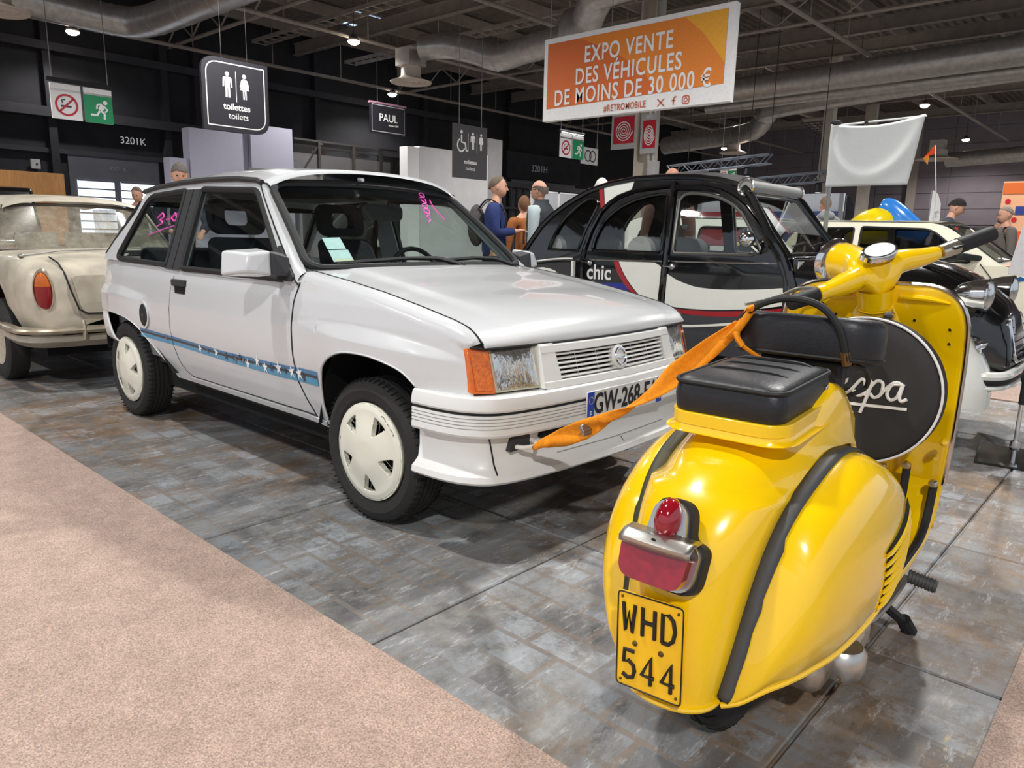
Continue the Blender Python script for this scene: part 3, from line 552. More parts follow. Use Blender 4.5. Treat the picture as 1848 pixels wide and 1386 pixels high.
def blister(x, z):
    if x > -1.0:
        f = ss(x, -.47, -.15) * (1 - ss(x, .30, .53)); zt_ = ip(x, [(-.46, .732), (-.28, .757), (-.08, .767), (.137, .758), (.27, .745), (.389, .728), (.5, .708)]); zb_ = ip(x, [(-.46, .728), (-.3, .722), (-.08, .712), (.136, .706), (.27, .706), (.333, .702), (.5, .698)])
    else:
        f = 1 - ss(x, -2.20, -1.92); zt_ = ip(x, [(-2.6, .772), (-2.34, .782), (-2.116, .762), (-1.94, .740)]); zb_ = zt_ - .045 * max(.15, f)
    return .024 * f * (1 - min(1, max(0, (z - zb_) / max(.004, zt_ - zb_))))
# columns along the plan path
dense = []
for i in range(len(PLAN) - 1):
    n = 10
    for k in range(n): t = k / n; dense.append((PLAN[i][0] * (1 - t) + PLAN[i + 1][0] * t, PLAN[i][1] * (1 - t) + PLAN[i + 1][1] * t))
dense.append(PLAN[-1])
xs = sorted(set([round(v, 4) for v in list(np.arange(-2.60, .531, .03)) + [p[0] for p in ZBOT if -2.6 < p[0] < .53] + [-.27, -.29, -.15, -.06, .06, .17, .25, .49, .505, .515, .525, .533]]))
cols = []
for x in xs[::-1]:
    y = float(np.interp(x, [p[0] for p in PLAN[::-1]], [p[1] for p in PLAN[::-1]])); cols.append((x, y, 0.0, 1.0))
for (x, y) in dense:
    if x < -2.60: cols.append((x, y, None, None))
C2 = []
for i, (x, y, nx, ny) in enumerate(cols):
    if nx is None:
        a = cols[max(0, i - 1)]; c = cols[min(len(cols) - 1, i + 1)]; tx, ty = c[0] - a[0], c[1] - a[1]; l = math.hypot(tx, ty); nx, ny = ty / l, -tx / l
        if ny < 0: nx, ny = -nx, -ny
        if i == len(cols) - 1: nx, ny = -1, 0
    C2.append((x, y, nx, ny))
def side_pt(x, y, nx, ny, z):
    o = ip(z, OFF) - blister(x, z)
    return (x - nx * o, y - ny * o, z)
def door_warp(x, z):
    f = ip(z, [(.31, .10), (.366, .085), (.486, .012), (.596, -.008), (.722, -.010), (.823, .003), (.903, .032)])
    return x + f * max(0, 1 - abs(x + .485) / .14)
NZ = 44; side = []; ztop = []
for (x, y, nx, ny) in C2:
    zb = ip(x, ZBOT); front = x > -.45
    zt = (ip(x, HOODZ) - .040) if front else (ip(x, [(-.50, .906), (-.45, .906)]) if x > -.5 else ip(x, [(-2.95, .93), (-2.6, .935), (-1.7, .915), (-1.0, .900), (-.5, .906)]))
    if -.50 < x <= -.45: zt = .908
    zz = [zb + (zt - zb) * (k / (NZ - 1)) for k in range(NZ)]; row = []
    for z in zz:
        p = side_pt(x, y, nx, ny, z)
        if not front or x < -.30: p = (door_warp(p[0], z) if zb < .33 or x < -.31 else p[0], p[1], p[2])
        row.append(p)
    if front:                                     # roll over to the bonnet edge
        y0 = row[-1][1]; zh = ip(x, HOODZ)
        for k in range(1, 7):
            a = k / 6 * math.pi / 2; row.append((x, .664 + (y0 - .664) * math.cos(a) if y0 > .664 else y0 - .004 * k, zt + (zh - zt) * math.sin(a)))
    if x > .45: row = [(p[0] - .034 * ss(x, .45, .533) * (p[2] - .59) / .15 * (1 - ss(p[2], .738, .760) * .9), p[1], p[2]) for p in row]
    side.append(row)
def build_side(colrange, jr, name, mirror=False, m=CARW):
    b = B(); G = [side[i][jr[0]:jr[1]] if jr else side[i] for i in colrange]; s = 1 if mirror else -1
    G = [[(p[0], s * p[1], p[2]) for p in r] for r in G]; b.grid(G)
    return b
icol = {round(c[0], 3): i for i, c in enumerate(C2)}
nf = [i for i, c in enumerate(C2) if c[0] > -.45]; i_door0 = min(range(len(C2)), key=lambda i: abs(C2[i][0] + .485)); i_door1 = min(range(len(C2)), key=lambda i: abs(C2[i][0] + 1.66))
for mir in (False, True):
    build_side(nf, None, '', mir).obj('front_wing', CARW, hb, angle=60)
    build_side(list(range(nf[-1], i_door0 + 1)), (0, NZ), '', mir).obj('scuttle_side', CARW, hb, angle=60)
    build_side(list(range(i_door0, i_door1 + 1)), (0, NZ), '', mir).obj('door', CARW, hb, angle=60)
    build_side(list(range(i_door1, len(C2))), (0, NZ), '', mir).obj('rear_quarter', CARW, hb, angle=60)
doors = [o for o in hb.children if o.name.startswith('door')]
# bonnet
hood = []
HX = [x for x in np.linspace(-.45, .47, 30)] + [.485, .5, .51, .52, .53, .537]
YS = [-.659, -.64, -.61, -.56, -.52, -.49, -.46, -.40, -.3, -.2, -.1, 0, .1, .2, .3, .40, .46, .49, .52, .56, .61, .64, .659]
for x in HX + ['l1', 'l2']:
    row = []
    for y in YS:
        u = 1 - (y / .66) ** 2; xx = .537 if isinstance(x, str) else x
        tf = ss(xx, 0.1, .545); px = xx + .055 * u * tf + .09 * u * (1 - ss(xx, -.45, -.1)); cr = .013 * (1 - tf) + .016 * tf + .012 * math.sin(math.pi * tf)
        pz = ip(xx, HOODZ) + cr * u + .006 * (1 - ss(abs(y), .47, .53)) * (1 - tf * .6)
        if x == 'l1': px += .006; pz -= .012
        if x == 'l2': px += .004; pz = .742 - .002 * u
        row.append((px, y, pz))
    hood.append(row)
b = B().grid(hood); b.obj('bonnet', CARW, hb, angle=60)
# shut lines (dark joints)
def shut(path, name='shut_line', r=.0028):
    b = B().tube(path, r, 6); return b.obj(name, SHUT, hb)
for s in (-1, 1):
    shut([(x, s * .6615, ip(x, HOODZ) + .0005) for x in np.linspace(-.44, .54, 30)])
    dp = [(door_warp(-.485, z), s * (side_pt(-.485, .75, 0, 1, z)[1] + .0005), z) for z in np.linspace(.32, .905, 22)]; shut(dp, r=.0035)
    xr = [(.872, -1.625), (.80, -1.655), (.70, -1.675), (.60, -1.685), (.50, -1.675), (.42, -1.64), (.375, -1.60), (.353, -1.54)]
    shut([(x, s * (side_pt(x, .752, 0, 1, z)[1] + .0003), z) for z, x in xr], r=.0018)
    shut([(x, s * (side_pt(x, .752, 0, 1, .352)[1] + .0003), .352) for x in np.linspace(-1.54, -.40, 20)], r=.0025)
    for P_ in (_sm(_fr), _sm(_re)):
        B().tube([(x, s * (float(np.interp(x, [p[0] for p in PLAN[::-1]], [p[1] for p in PLAN[::-1]])) - ip(z, OFF) + blister(x, z) - .003), z + .001) for x, z in P_ if x < .30], .0055, 6).obj('arch_lip', CARW, hb, angle=60)
    # sill step moulding
    b = B(); G = []
    for x in np.linspace(-1.56, -.30, 16): G.append([(x, s * (side_pt(x, .75, 0, 1, z)[1] + o), z) for z, o in ((.345, .001), (.343, .008), (.318, .006), (.312, -.02))])
    b.grid(G).obj('sill_moulding', CARW, hb)
# underside, wheel houses, inner tub (dark)
b = B(); b.bb((-2.80, -.62, .22), (-.36, .62, .30)); b.bb((.33, -.60, .30), (.52, .60, .50)); b.bb((-1.66, -.60, .24), (-.34, .60, .33)); b.bb((-1.75, -.69, .305), (-.31, .69, .335)); b.obj('underbody', DARKHOLE, hb)
for s in (-1, 1):
    for xc, x0, x1 in ((0, -.34, .36), (-2.343, -2.72, -1.72)):
        G = []
        for x in np.linspace(x0, x1, 14):
            zt = ip(x, ZBOT) + .03; G.append([(x, s * .735, zt - .03 if xc == 0 and x < .3 else zt), (x, s * .70, zt), (x, s * .45, zt), (x, s * .45, .36)])
        B().grid(G).obj('wheel_house', DARKHOLE, hb)
        for xe in (x0, x1): B().add([(xe, s * .71, .36), (xe, s * .45, .36), (xe, s * .45, .60), (xe, s * .71, .60)], [(0, 1, 2, 3)]).obj('wheel_house_end', DARKHOLE, hb)
# ---- stripe with stars
STB = mat('stripe_blue', (74, 148, 186), 0.35, coat=.5); STB2 = mat('stripe_dark_blue', (58, 120, 165), .35, coat=.5); STK = mat('stripe_black', (40, 46, 58), .4, coat=.5)
for s in (-1, 1):
    def yy(x, z, e): return s * (side_pt(x, .751, 0, 1, z)[1] + e)
    X = np.linspace(-2.03, -.302, 60)
    zt = lambda x: ip(x, [(-2.1, .565), (-1.9, .556), (-1.66, .553), (-1.1, .541), (-.6, .546), (-.3, .556)]); zl = lambda x: ip(x, [(-2.1, .515), (-1.9, .506), (-1.6, .506), (-1.1, .492), (-.6, .487), (-.3, .496)])
    def band(f0, f1, e, m, name, x0=-2.06, x1=-.302):
        G = []
        for x in np.linspace(x0, x1, 60):
            a, c = f0(x), f1(x); G.append([(x, yy(x, a * (1 - k / 3) + c * k / 3, e), a * (1 - k / 3) + c * k / 3) for k in range(4)])
        b = B().grid(G); return b.obj(name, m, hb)
    mid = lambda x: zl(x) + (zt(x) - zl(x)) * .58
    band(zt, mid, .0012, STB2, 'stripe_band'); band(mid, zl, .0012, STB, 'stripe_band')
    band(lambda x: mid(x) + .008, lambda x: mid(x) - .004, .0018, STK, 'stripe_line')
    wst = mat('star_white', (240, 242, 242), .35, coat=.5)
    for k, (x, dz, r, m) in enumerate([(-1.36, .0, .024, 0), (-1.19, .004, .026, 0), (-1.09, 0, .022, 1), (-1.0, -.004, .02, 2), (-.955, .01, .022, 1), (-.89, -.012, .026, 0), (-.80, .014, .027, 0), (-.735, -.006, .029, 0), (-.68, 0, .022, 1), (-.62, .006, .034, 0), (-.565, 0, .018, 1), (-.515, .003, .030, 0), (-.455, .002, .031, 0), (-.42, -.012, .024, 1), (-1.02, .002, .018, 1), (-.93, -.002, .018, 2), (-1.28, -.004, .016, 2), (-1.75, .0, .014, 2)]):
        z0 = mid(x) + dz; a0 = k * 1.3; P = []
        for q in range(10): rr = r if q % 2 == 0 else r * .36; P.append((x + rr * .9 * math.cos(a0 + q * math.pi / 5), z0 + rr * 1.15 * math.sin(a0 + q * math.pi / 5)))
        b = B().poly(P, fn=lambda u, v: (u, yy(u, v, .003), v)); b.obj('stripe_star', (wst, STK, STEEL)[m], hb)
# ---- greenhouse
def gy(z): return .725 - .33 * (z - .93) - .06 * max(0, z - 1.25) 
SIDEOUT = [(-.462, .905), (-.488, .915), (-.598, 1.006), (-.758, 1.134), (-.90, 1.255), (-.965, 1.312), (-1.02, 1.332), (-1.3, 1.345), (-1.6, 1.348), (-2.0, 1.338), (-2.225, 1.318), (-2.262, 1.27), (-2.304, 1.197), (-2.40, 1.118), (-2.512, 1.029), (-2.60, .940), (-2.60, .925), (-1.7, .905), (-1.0, .893)]
QW = roundpoly([(-2.415, .932), (-1.725, .920), (-1.725, 1.306), (-2.165, 1.285)], [.06, .02, .02, .07], 5)
FW = roundpoly([(-1.545, .912), (-.565, .912), (-.72, 1.052), (-.985, 1.292), (-1.545, 1.309)], [.02, .03, .2, .05, .02], 5)
for s in (-1, 1):
    B().prism(SIDEOUT, lambda u, v: (u, s * gy(v), v), lambda u, v: (u, s * (gy(v) - .03), v), [QW, FW]).obj('side_frame', CARW, hb, angle=30)
    GLS = glass_mat('tinted_car_glass', (.86, .90, .88))
    for P, nm in ((QW, 'quarter_window'), (FW, 'door_window')):
        o = B().prism(P, lambda u, v: (u, s * (gy(v) - .012), v), lambda u, v: (u, s * (gy(v) - .015), v)).obj(nm, GLS, hb)
        inner = [(p[0], p[1]) for p in P]; cx = sum(p[0] for p in P) / len(P); cz = sum(p[1] for p in P) / len(P)
        b = B(); pts = [(u, s * (gy(v) - .004), v) for u, v in inner]; b.tube(pts, .016, 6, closed=True, squash=(1, 1)); b.obj('rubber_seal', BLACK_RUBBER, o)
    b = B().prism([(-1.735, .905), (-1.56, .902), (-1.55, 1.312), (-1.735, 1.312)], lambda u, v: (u, s * (gy(v) + .004), v), lambda u, v: (u, s * (gy(v) - .02), v)); b.obj('pillar_trim', DGREY, hb)
    b = B().tube([(-1.635, s * (gy(z) + .0045), z) for z in (.905, 1.31)], .003, 5); b.obj('pillar_groove', SHUT, hb)
    b = B().tube([(x, s * (y_ + .004), z) for x, y_, z in [(-2.26, .594, 1.312), (-2.1, .588, 1.333), (-1.8, .584, 1.350), (-1.5, .584, 1.357), (-1.2, .586, 1.352), (-1.0, .588, 1.338), (-.955, .592, 1.325)]], .0135, 6); b.obj('rain_gutter', DGREY, hb)
    shut([(-.965, s * (gy(1.312) + .001), 1.312), (-.90, s * (gy(1.255) + .001), 1.255), (-.758, s * (gy(1.134) + .001), 1.134), (-.598, s * (gy(1.006) + .001), 1.006), (-.488, s * (gy(.915) + .002), .915), (-.455, s * .735, .895)], r=.0035)
    # A pillar between door frame and windscreen
    WSB, WST = (-.485, .676, .946), (-.965, .565, 1.325)
    G = []
    for k in range(9):
        t = k / 8; a = Vector((-.468 - .50 * t, 0, .905 + .407 * t)); a.y = gy(a.z); c = Vector(WSB).lerp(Vector(WST), t); mid_ = a.lerp(c, .5) + Vector((.008, .012, .006)); G.append([(p.x, s * p.y, p.z) for p in (a, mid_, c)])
    B().grid(G).obj('windscreen_pillar', CARW, hb, angle=60)
# scuttle corner pieces joining wing top and pillar base
for s in (-1, 1):
    B().add([(-.44, s * .664, .950), (-.44, s * .715, .906), (-.49, s * .727, .906), (-.485, s * .676, .946)], [(0, 1, 2, 3)]).obj('scuttle_corner', CARW, hb)
# windscreen
def ws_pt(u, v, e=0):                     # u -1..1, v 0 bottom .. 1 top
    bot = Vector((-.485 + .095 * (1 - u * u), .676 * u, .946 + .012 * (1 - u * u))); top = Vector((-.965 + .055 * (1 - u * u), .565 * u, 1.325 + .022 * (1 - u * u)))
    p = bot.lerp(top, v); p += Vector((.6, 0, .8)) * (e + .010 * math.sin(math.pi * v)); return tuple(p)
WS = B().grid([[ws_pt(u, v) for u in np.linspace(-1, 1, 21)] for v in np.linspace(0, 1, 10)]).obj('windscreen', glass_mat('windscreen_glass', (.84, .92, .89)), hb, angle=80)
per = roundpoly([(-1, 0), (1, 0), (1, 1), (-1, 1)], [.13, .13, .14, .14], 6); P = []
for i in range(len(per)):
    a, c = per[i], per[(i + 1) % len(per)]; n = max(1, int(math.hypot(a[0] - c[0], a[1] - c[1]) / .12))
    for k in range(n): P.append((a[0] + (c[0] - a[0]) * k / n, a[1] + (c[1] - a[1]) * k / n))
b = B().tube([ws_pt(u * .985, .015 + v * .97, .003) for u, v in P], .019, 8, closed=True); b.obj('rubber_seal', BLACK_RUBBER, WS)
b = B().grid([[ws_pt(u, v, -.004) for u in np.linspace(-.97, .97, 17)] for v in np.linspace(.80, .98, 4)]); b.obj('shade_band', glass_mat('shade_band_glass', (.16, .15, .20)), WS)
B().grid([[ws_pt(u, v, -.003) for u in np.linspace(-.96, .96, 17)] for v in (.0, .025, .05)]).obj('lower_border', BLACK_RUBBER, WS)
B().grid([[(-.485 + .095 * (1 - u * u) + d, .66 * u, .948 + .012 * (1 - u * u) + h) for u in np.linspace(-1, 1, 15)] for d, h in ((-.005, .008), (.045, .002), (.075, -.03))]).obj('cowl_strip', DGREY, hb)
# roof
G = []
for x in np.linspace(-.93, -2.30, 24):
    zr = ip(x, [(-2.30, 1.300), (-2.225, 1.322), (-2.0, 1.340), (-1.6, 1.352), (-1.2, 1.348), (-1.0, 1.334), (-.93, 1.325)]); row = []
    for u in np.linspace(-1, 1, 21):
        px = x + (.05 * (1 - u * u) if x > -.94 else 0) * 1 - (.05 * (1 - u * u) if x < -2.29 else 0); row.append((px, .583 * u, zr + .046 * (1 - u * u) + .042 * (1 - u ** 6)))
    G.append(row)
G.insert(0, [(p[0] + .012, p[1] * .985, p[2] - .016) for p in G[0]])
B().grid(G).obj('roof', CARW, hb, angle=60)
B().tube([(-.915 + .05, -.10, 1.368), (-.9, -.10, 1.372)], .01, 6).obj('roof_trim', CARW, hb)
# tailgate
G = [[(-2.30 - .06 * (1 - u * u), .575 * u, 1.30 + .028 * (1 - u * u)) for u in np.linspace(-1, 1, 11)], [(-2.34 - .09 * (1 - u * u), .585 * u, 1.25) for u in np.linspace(-1, 1, 11)]]
B().grid(G).obj('tailgate_top', CARW, hb)
G2 = [[(-2.34 - .33 * t - (.09 + .10 * t) * (1 - u * u), (.585 + .09 * t) * u, 1.25 - .30 * t) for u in np.linspace(-1, 1, 11)] for t in (0, .5, 1)]
tg = B().grid(G2).obj('rear_window', glass_mat('tinted_car_glass'), hb)
b = B().tube([G2[0][i] for i in range(11)] + [G2[1][10]] + [G2[2][10 - i] for i in range(11)] + [G2[1][0]], .02, 6, closed=True); b.obj('rubber_seal', BLACK_RUBBER, tg)
B().grid([[(-2.60 - .30 * (1 - u * u), .70 * u, .935 - .0 * k) if k == 0 else (-2.67 - .1 * (1 - u * u), .68 * u, .95) for u in np.linspace(-1, 1, 11)] for k in (0, 1)]).obj('tailgate_ledge', CARW, hb)
for s in (-1, 1):    # rear pillar filler
    B().grid([[(-2.262, s * gy(1.27), 1.27), (-2.34, s * .585, 1.25)], [(-2.40, s * gy(1.118), 1.118), (-2.50, s * .63, 1.10)], [(-2.60, s * gy(.94), .94), (-2.67, s * .675, .95)]]).obj('rear_pillar', CARW, hb)
B().prism([(-.50, .62), (.50, .62), (.52, .90), (-.52, .90)], lambda u, v: (-2.945, u, v), lambda u, v: (-2.95, u, v)).obj('tailgate_panel', CARW, hb)
for s in (-1, 1): B().bb((-2.93, s * .54 - .07, .64), (-2.86, s * .54 + .06, .86)).obj('tail_lamp', mat('tail_red', (150, 20, 22), .2, coat=.5), hb, bevel=.01)
# rear bumper: wraps the tail, its leading end slants forward at the bottom
for s in (-1, 1):
    G = []
    cc = [c for c in C2 if c[0] < -2.40]
    for z, o in ((.618, -.045), (.617, .004), (.608, .014), (.56, .017), (.50, .012), (.46, .004), (.44, -.012), (.438, -.05)):
        x0 = -2.555 + (.613 - z) * .58; row = []
        path_ = [(x0 - (x0 + 2.65) * k / 6, None) for k in range(6)]
        for k in range(6):
            x = x0 + (-2.65 - x0) * k / 6; y = float(np.interp(x, [p[0] for p in PLAN[::-1]], [p[1] for p in PLAN[::-1]])); row.append((x, s * (y + o), z))
        for c in [c for c in cc if c[0] <= -2.65][::2] + [cc[-1]]: row.append((c[0] + c[2] * o, s * (c[1] + c[3] * o), z))
        G.append(row)
    B().grid(G).obj('rear_bumper', PLASW, hb, angle=50, solid=.008)
# handles, filler, mirrors
for s in (-1, 1):
    yh = s * side_pt(-1.55, .752, 0, 1, .83)[1]
    h = B().bb((-1.625, yh - .014, .822), (-1.475, yh + .014, .856)).obj('door_handle', DGREY, hb, bevel=.006)
    B().bb((-1.60, yh - .006, .785), (-1.485, yh + .006, .824)).obj('handle_recess', DARKHOLE, h)
    B().prism(circ(-1.535, .745, .013, 14, ry=.021), lambda u, v: (u, yh - s * .004, v), lambda u, v: (u, yh + s * .006, v)).obj('lock', BLACK_PLASTIC, h)
    if s < 0:
        yf = -side_pt(-2.01, .752, 0, 1, .63)[1]
        f = B().prism(circ(-2.005, .638, .066, 26, ry=.078), lambda u, v: (u, yf + .004, v), lambda u, v: (u, yf - .002, v)).obj('filler_recess', CARW, hb)
        f2 = B().lathe([(0, .004), (.044, .004), (.050, 0)], 24, Matrix.Translation((-1.998, yf - .002, .638)) @ Matrix.Rotation(math.pi / 2, 4, 'X') @ Matrix.Diagonal((1, 1.25, 1, 1))).obj('filler_cap', BLACK_PLASTIC, f); B().lathe([(0, .007), (.007, .006)], 10, Matrix.Translation((-1.995, yf - .002, .64)) @ Matrix.Rotation(math.pi / 2, 4, 'X')).obj('cap_lock', STEEL, f)
    mt = B().prism(roundpoly([(-.70, .915), (-.50, .905), (-.488, .925), (-.66, 1.055)], .015), lambda u, v: (u, s * (gy(v) + .012), v), lambda u, v: (u, s * (gy(v) - .02), v)).obj('mirror', DGREY, hb)
    B().add([(-.60, s * .735, .925), (-.52, s * .735, .925), (-.52, s * .80, .935), (-.62, s * .80, .935), (-.60, s * .72, 1.02), (-.54, s * .72, 1.0), (-.53, s * .80, 1.02), (-.60, s * .80, 1.03)], [(0, 1, 2, 3), (4, 7, 6, 5), (0, 4, 5, 1), (1, 5, 6, 2), (2, 6, 7, 3), (3, 7, 4, 0)]).obj('mirror_arm', DGREY, mt)
    # housing: wedge shaped box, front faces +x
    V = [(-.665, .788, .918), (-.665, .965, .925), (-.665, .788, 1.038), (-.665, .955, 1.030), (-.548, .795, .928), (-.560, .905, .945), (-.552, .795, 1.030), (-.575, .885, 1.018)]
    V = [(x, s * y, z) for x, y, z in V]
    B().add(V, [(0, 1, 3, 2), (4, 6, 7, 5), (0, 4, 5, 1), (2, 3, 7, 6), (0, 2, 6, 4), (1, 5, 7, 3)]).obj('mirror_housing', CARW, mt, bevel=.012)
    B().add([(-.668, s * .80, .93), (-.668, s * .945, .935), (-.668, s * .94, 1.02), (-.668, s * .80, 1.028)], [(0, 1, 2, 3)]).obj('mirror_glass', CHROME, mt)
# ---- wheels
def tyre_bm(R=.283, r_in=.196, w_=.165):
    h = w_ / 2
    prof = [(r_in, -h * .80), (r_in + .012, -h * .93), (r_in + .045, -h * 1.0), (R - .028, -h * .93), (R - .012, -h * .84), (R - .004, -h * .74), (R, -h * .55)]
    for gpos in (-.42, -.14, .14, .42): prof += [(R, h * (gpos - .05)), (R - .007, h * (gpos - .035)), (R - .007, h * (gpos + .035)), (R, h * (gpos + .05))]
    prof += [(R, h * .55), (R - .004, h * .74), (R - .012, h * .84), (R - .028, h * .93), (r_in + .045, h), (r_in + .012, h * .93), (r_in, h * .8)]
    return B().lathe(prof, 64)
def spokes_cover(b_holes=5):
    pass
COVERW = mat('cream_wheel_cover', (226, 224, 208), .35, coat=.3, var=.01)
def wheel(name, x, s, steer, rot0):
    """centre at hub; outer face at local +z of the lathe axis"""
    t = bpy.data.objects.new(name, None); LINK(t); t.parent = hb; t.location = (x, s * .655, .283); t.rotation_euler = (0, 0, steer)
    M = Matrix.Rotation(math.pi / 2 if s < 0 else -math.pi / 2, 4, 'X')
    b = tyre_bm(); b.v = [tuple(M @ Vector(p)) for p in b.v]; ty = b.obj('tyre', TYRE, t, angle=28)
    # shoulder blocks: short cross grooves
    bb = B()
    for k in range(64):
        a = 2 * math.pi * k / 64
        for sg in (-1, 1):
            c, sn = math.cos(a), math.sin(a); q = [(.2815, sg * .066), (.2835, sg * .047)]
            R_ = Matrix.Rotation(a, 4, 'Z'); bb.box((0, 0, 0), (.004, .0042, .032)); 
            off = R_ @ Vector((.2815, 0, sg * .060))
            for i in range(8):
                p = Vector(bb.v[-8 + i]); p = R_ @ (Matrix.Rotation(-sg * .38, 4, 'Y') @ p); bb.v[-8 + i] = tuple(M @ (p + off))
    o = bb.obj('tread_sipes', DARKHOLE, ty); o['kind'] = 'stuff'
    # cover: outer ring, five-sided raised centre with five slots between
    H = .080
    nseg = 60; out = []; holes = []
    for k in range(5):
        a = rot0 + 2 * math.pi * (k + .5) / 5
        # trapezoid slot
        hp = []
        for da, rr in ((-.20, .150), (.0, .152), (.20, .150), (.05, .098), (-.05, .098)): hp.append((rr * math.cos(a + da), rr * math.sin(a + da)))
        holes.append(hp)
    def zc(u, v):
        r = math.hypot(u, v); return H + .004 + .020 * (1 - ss(r, .04, .17)) - .006 * ss(r, .165, .188)
    # radial grid so the dome is smooth, holes omitted
    cover = B(); NR, NA = 44, 240; G = []
    for i in range(NR + 1):
        r = .187 * i / NR; G.append([(r * math.cos(2 * math.pi * k / NA), r * math.sin(2 * math.pi * k / NA)) for k in range(NA)])
    def in_slot(u, v):
        r = math.hypot(u, v); a = (math.atan2(v, u) - rot0) % (2 * math.pi / 5) - math.pi / 5
        return .086 < r < .155 and abs(a) * r < .036 * ((r - .086) / .069) ** .8 + .002
    V = []; idx = {}
    for i in range(NR + 1):
        for k in range(NA):
            u, v = G[i][k]; V.append((u, v, zc(u, v)))
    F = []
    for i in range(NR):
        for k in range(NA):
            k2 = (k + 1) % NA; cu = (G[i][k][0] + G[i + 1][k2][0]) / 2; cv = (G[i][k][1] + G[i + 1][k2][1]) / 2
            if not in_slot(cu, cv): F.append((i * NA + k, i * NA + k2, (i + 1) * NA + k2, (i + 1) * NA + k))
    cover.add(V, F); cover.lathe([(.187, zc(.187, 0)), (.191, H - .004), (.190, H - .02)], 64)
    cover.v = [tuple(M @ Vector(p)) for p in cover.v]; cv_ = cover.obj('wheel_cover', COVERW, t, angle=45, solid=.004)
    # slot walls
    for k in range(5):
        sw = B()
        a = rot0 + 2 * math.pi * (k + .5) / 5
        pts = [(.086, -.03), (.086, .03), (.12, .20), (.155, .24), (.156, .0), (.155, -.24), (.12, -.20)]
        ring = [(rr * math.cos(a + da), rr * math.sin(a + da)) for rr, da in pts]
        for i in range(7):
            p, q = ring[i], ring[(i + 1) % 7]; sw.add([tuple(M @ Vector(w_)) for w_ in ((p[0], p[1], zc(*p)), (q[0], q[1], zc(*q)), (q[0], q[1], zc(*q) - .02), (p[0], p[1], zc(*p) - .02))], [(0, 1, 2, 3)])
        sw.obj('slot_wall', COVERW, cv_)
    # engraved pentagon lines
    for k in range(5):
        a0 = rot0 + 2 * math.pi * k / 5; P = []
        for t_ in np.linspace(-1, 1, 11):
            r = .075 + .075 * t_ * t_; a = a0 + t_ * .62; P.append(tuple(M @ Vector((r * math.cos(a), r * math.sin(a), zc(r, 0) + .0005))))
        B().tube(P, .0011, 4).obj('cover_line', mat('cover_line_grey', (130, 128, 118), .6), cv_)
    B().lathe([(.0, .04), (.187, .045)], 32, M).obj('steel_rim', DARKHOLE, t)
    B().lathe([(0, .001), (.008, .001)], 12, M @ Matrix.Translation((.17 * math.cos(rot0 + 2.6), .17 * math.sin(rot0 + 2.6), zc(.17, 0)))).obj('valve', SHUT, cv_)
    return t
for s in (-1, 1):
    wheel('front_wheel', 0, s, .0275, .4); wheel('rear_wheel', -2.343, s, 0, .75)
fw = [c for c in hb.children if c.name == 'front_wheel'][0]
text_obj('cover_lettering', 'OPEL', .030, Matrix.Rotation(math.pi / 2, 4, 'X') @ Matrix.Translation((.118, .118, .0835)) @ Matrix.Rotation(-math.pi / 4, 4, 'Z'), mat('cover_line_grey', (1, 1, 1)), fw, ext=.0006, sx=1.6)
# ---- front end
AMBER = mat('amber_lens', (240, 112, 10), .12, coat=1, var=.08, scale=55, bump=.25, trans=.25)
HLENS = mat('headlamp_lens', (212, 212, 208), .12, .85, coat=1, var=.16, scale=26, bump=.45, stretch=(1, 2.0, .7))
HRIM = mat('headlamp_rim', (192, 188, 166), .3, coat=.6)
for s in (-1, 1):
    q = lambda x, y, z: (x, s * y, z)
    hl = B().add([q(.530, .628, .738), q(.575, .632, .592), q(.616, .432, .592), q(.566, .430, .738), q(.43, .62, .738), q(.43, .62, .592), q(.43, .44, .592), q(.43, .44, .738)], [(0, 1, 2, 3), (0, 4, 5, 1), (3, 2, 6, 7), (0, 3, 7, 4), (1, 5, 6, 2)]).obj('headlamp', HRIM, hb, bevel=.004)
    G = []
    for v in np.linspace(0, 1, 14):
        row = []
        for u in np.linspace(0, 1, 18):
            top = Vector(q(.536, .622, .733)).lerp(Vector(q(.568, .447, .733)), u); bot = Vector(q(.578, .624, .602)).lerp(Vector(q(.612, .452, .602)), u); p = top.lerp(bot, v)
            p.x += .009 * math.sin(math.pi * u) ** .5 * math.sin(math.pi * v) ** .5 + .0012 * math.sin(u * 60) ; row.append(tuple(p))
        G.append(row)
    B().grid(G).obj('headlamp_lens', HLENS, hl, angle=70)
    ind = B().add([q(.501, .704, .742), q(.541, .706, .592), q(.580, .634, .590), q(.536, .630, .740), q(.40, .690, .742), q(.40, .690, .592), q(.43, .634, .590), q(.43, .63, .74)], [(0, 1, 2, 3), (0, 4, 5, 1), (3, 2, 6, 7), (0, 3, 7, 4), (1, 5, 6, 2)]).obj('indicator', AMBER, hb, bevel=.006)
    B().add([q(.513, .697, .730), q(.548, .699, .604), q(.576, .645, .603), q(.541, .641, .729)], [(0, 1, 2, 3)]).obj('indicator_inner', mat('amber_inner', (214, 104, 10), .3, coat=.8, var=.18, scale=90, bump=.4), ind)
B().tube([(.5435 + .055 * (1 - (y / .66) ** 2), y, .7395) for y in np.linspace(-.655, .655, 25)], .0045, 6).obj('bonnet_gap', SHUT, hb)
for s in (-1, 1): B().tube([(.5435, s * .655, .7395), (.525, s * .680, .744), (.512, s * .692, .744)], .004, 6).obj('lamp_gap', SHUT, hb)
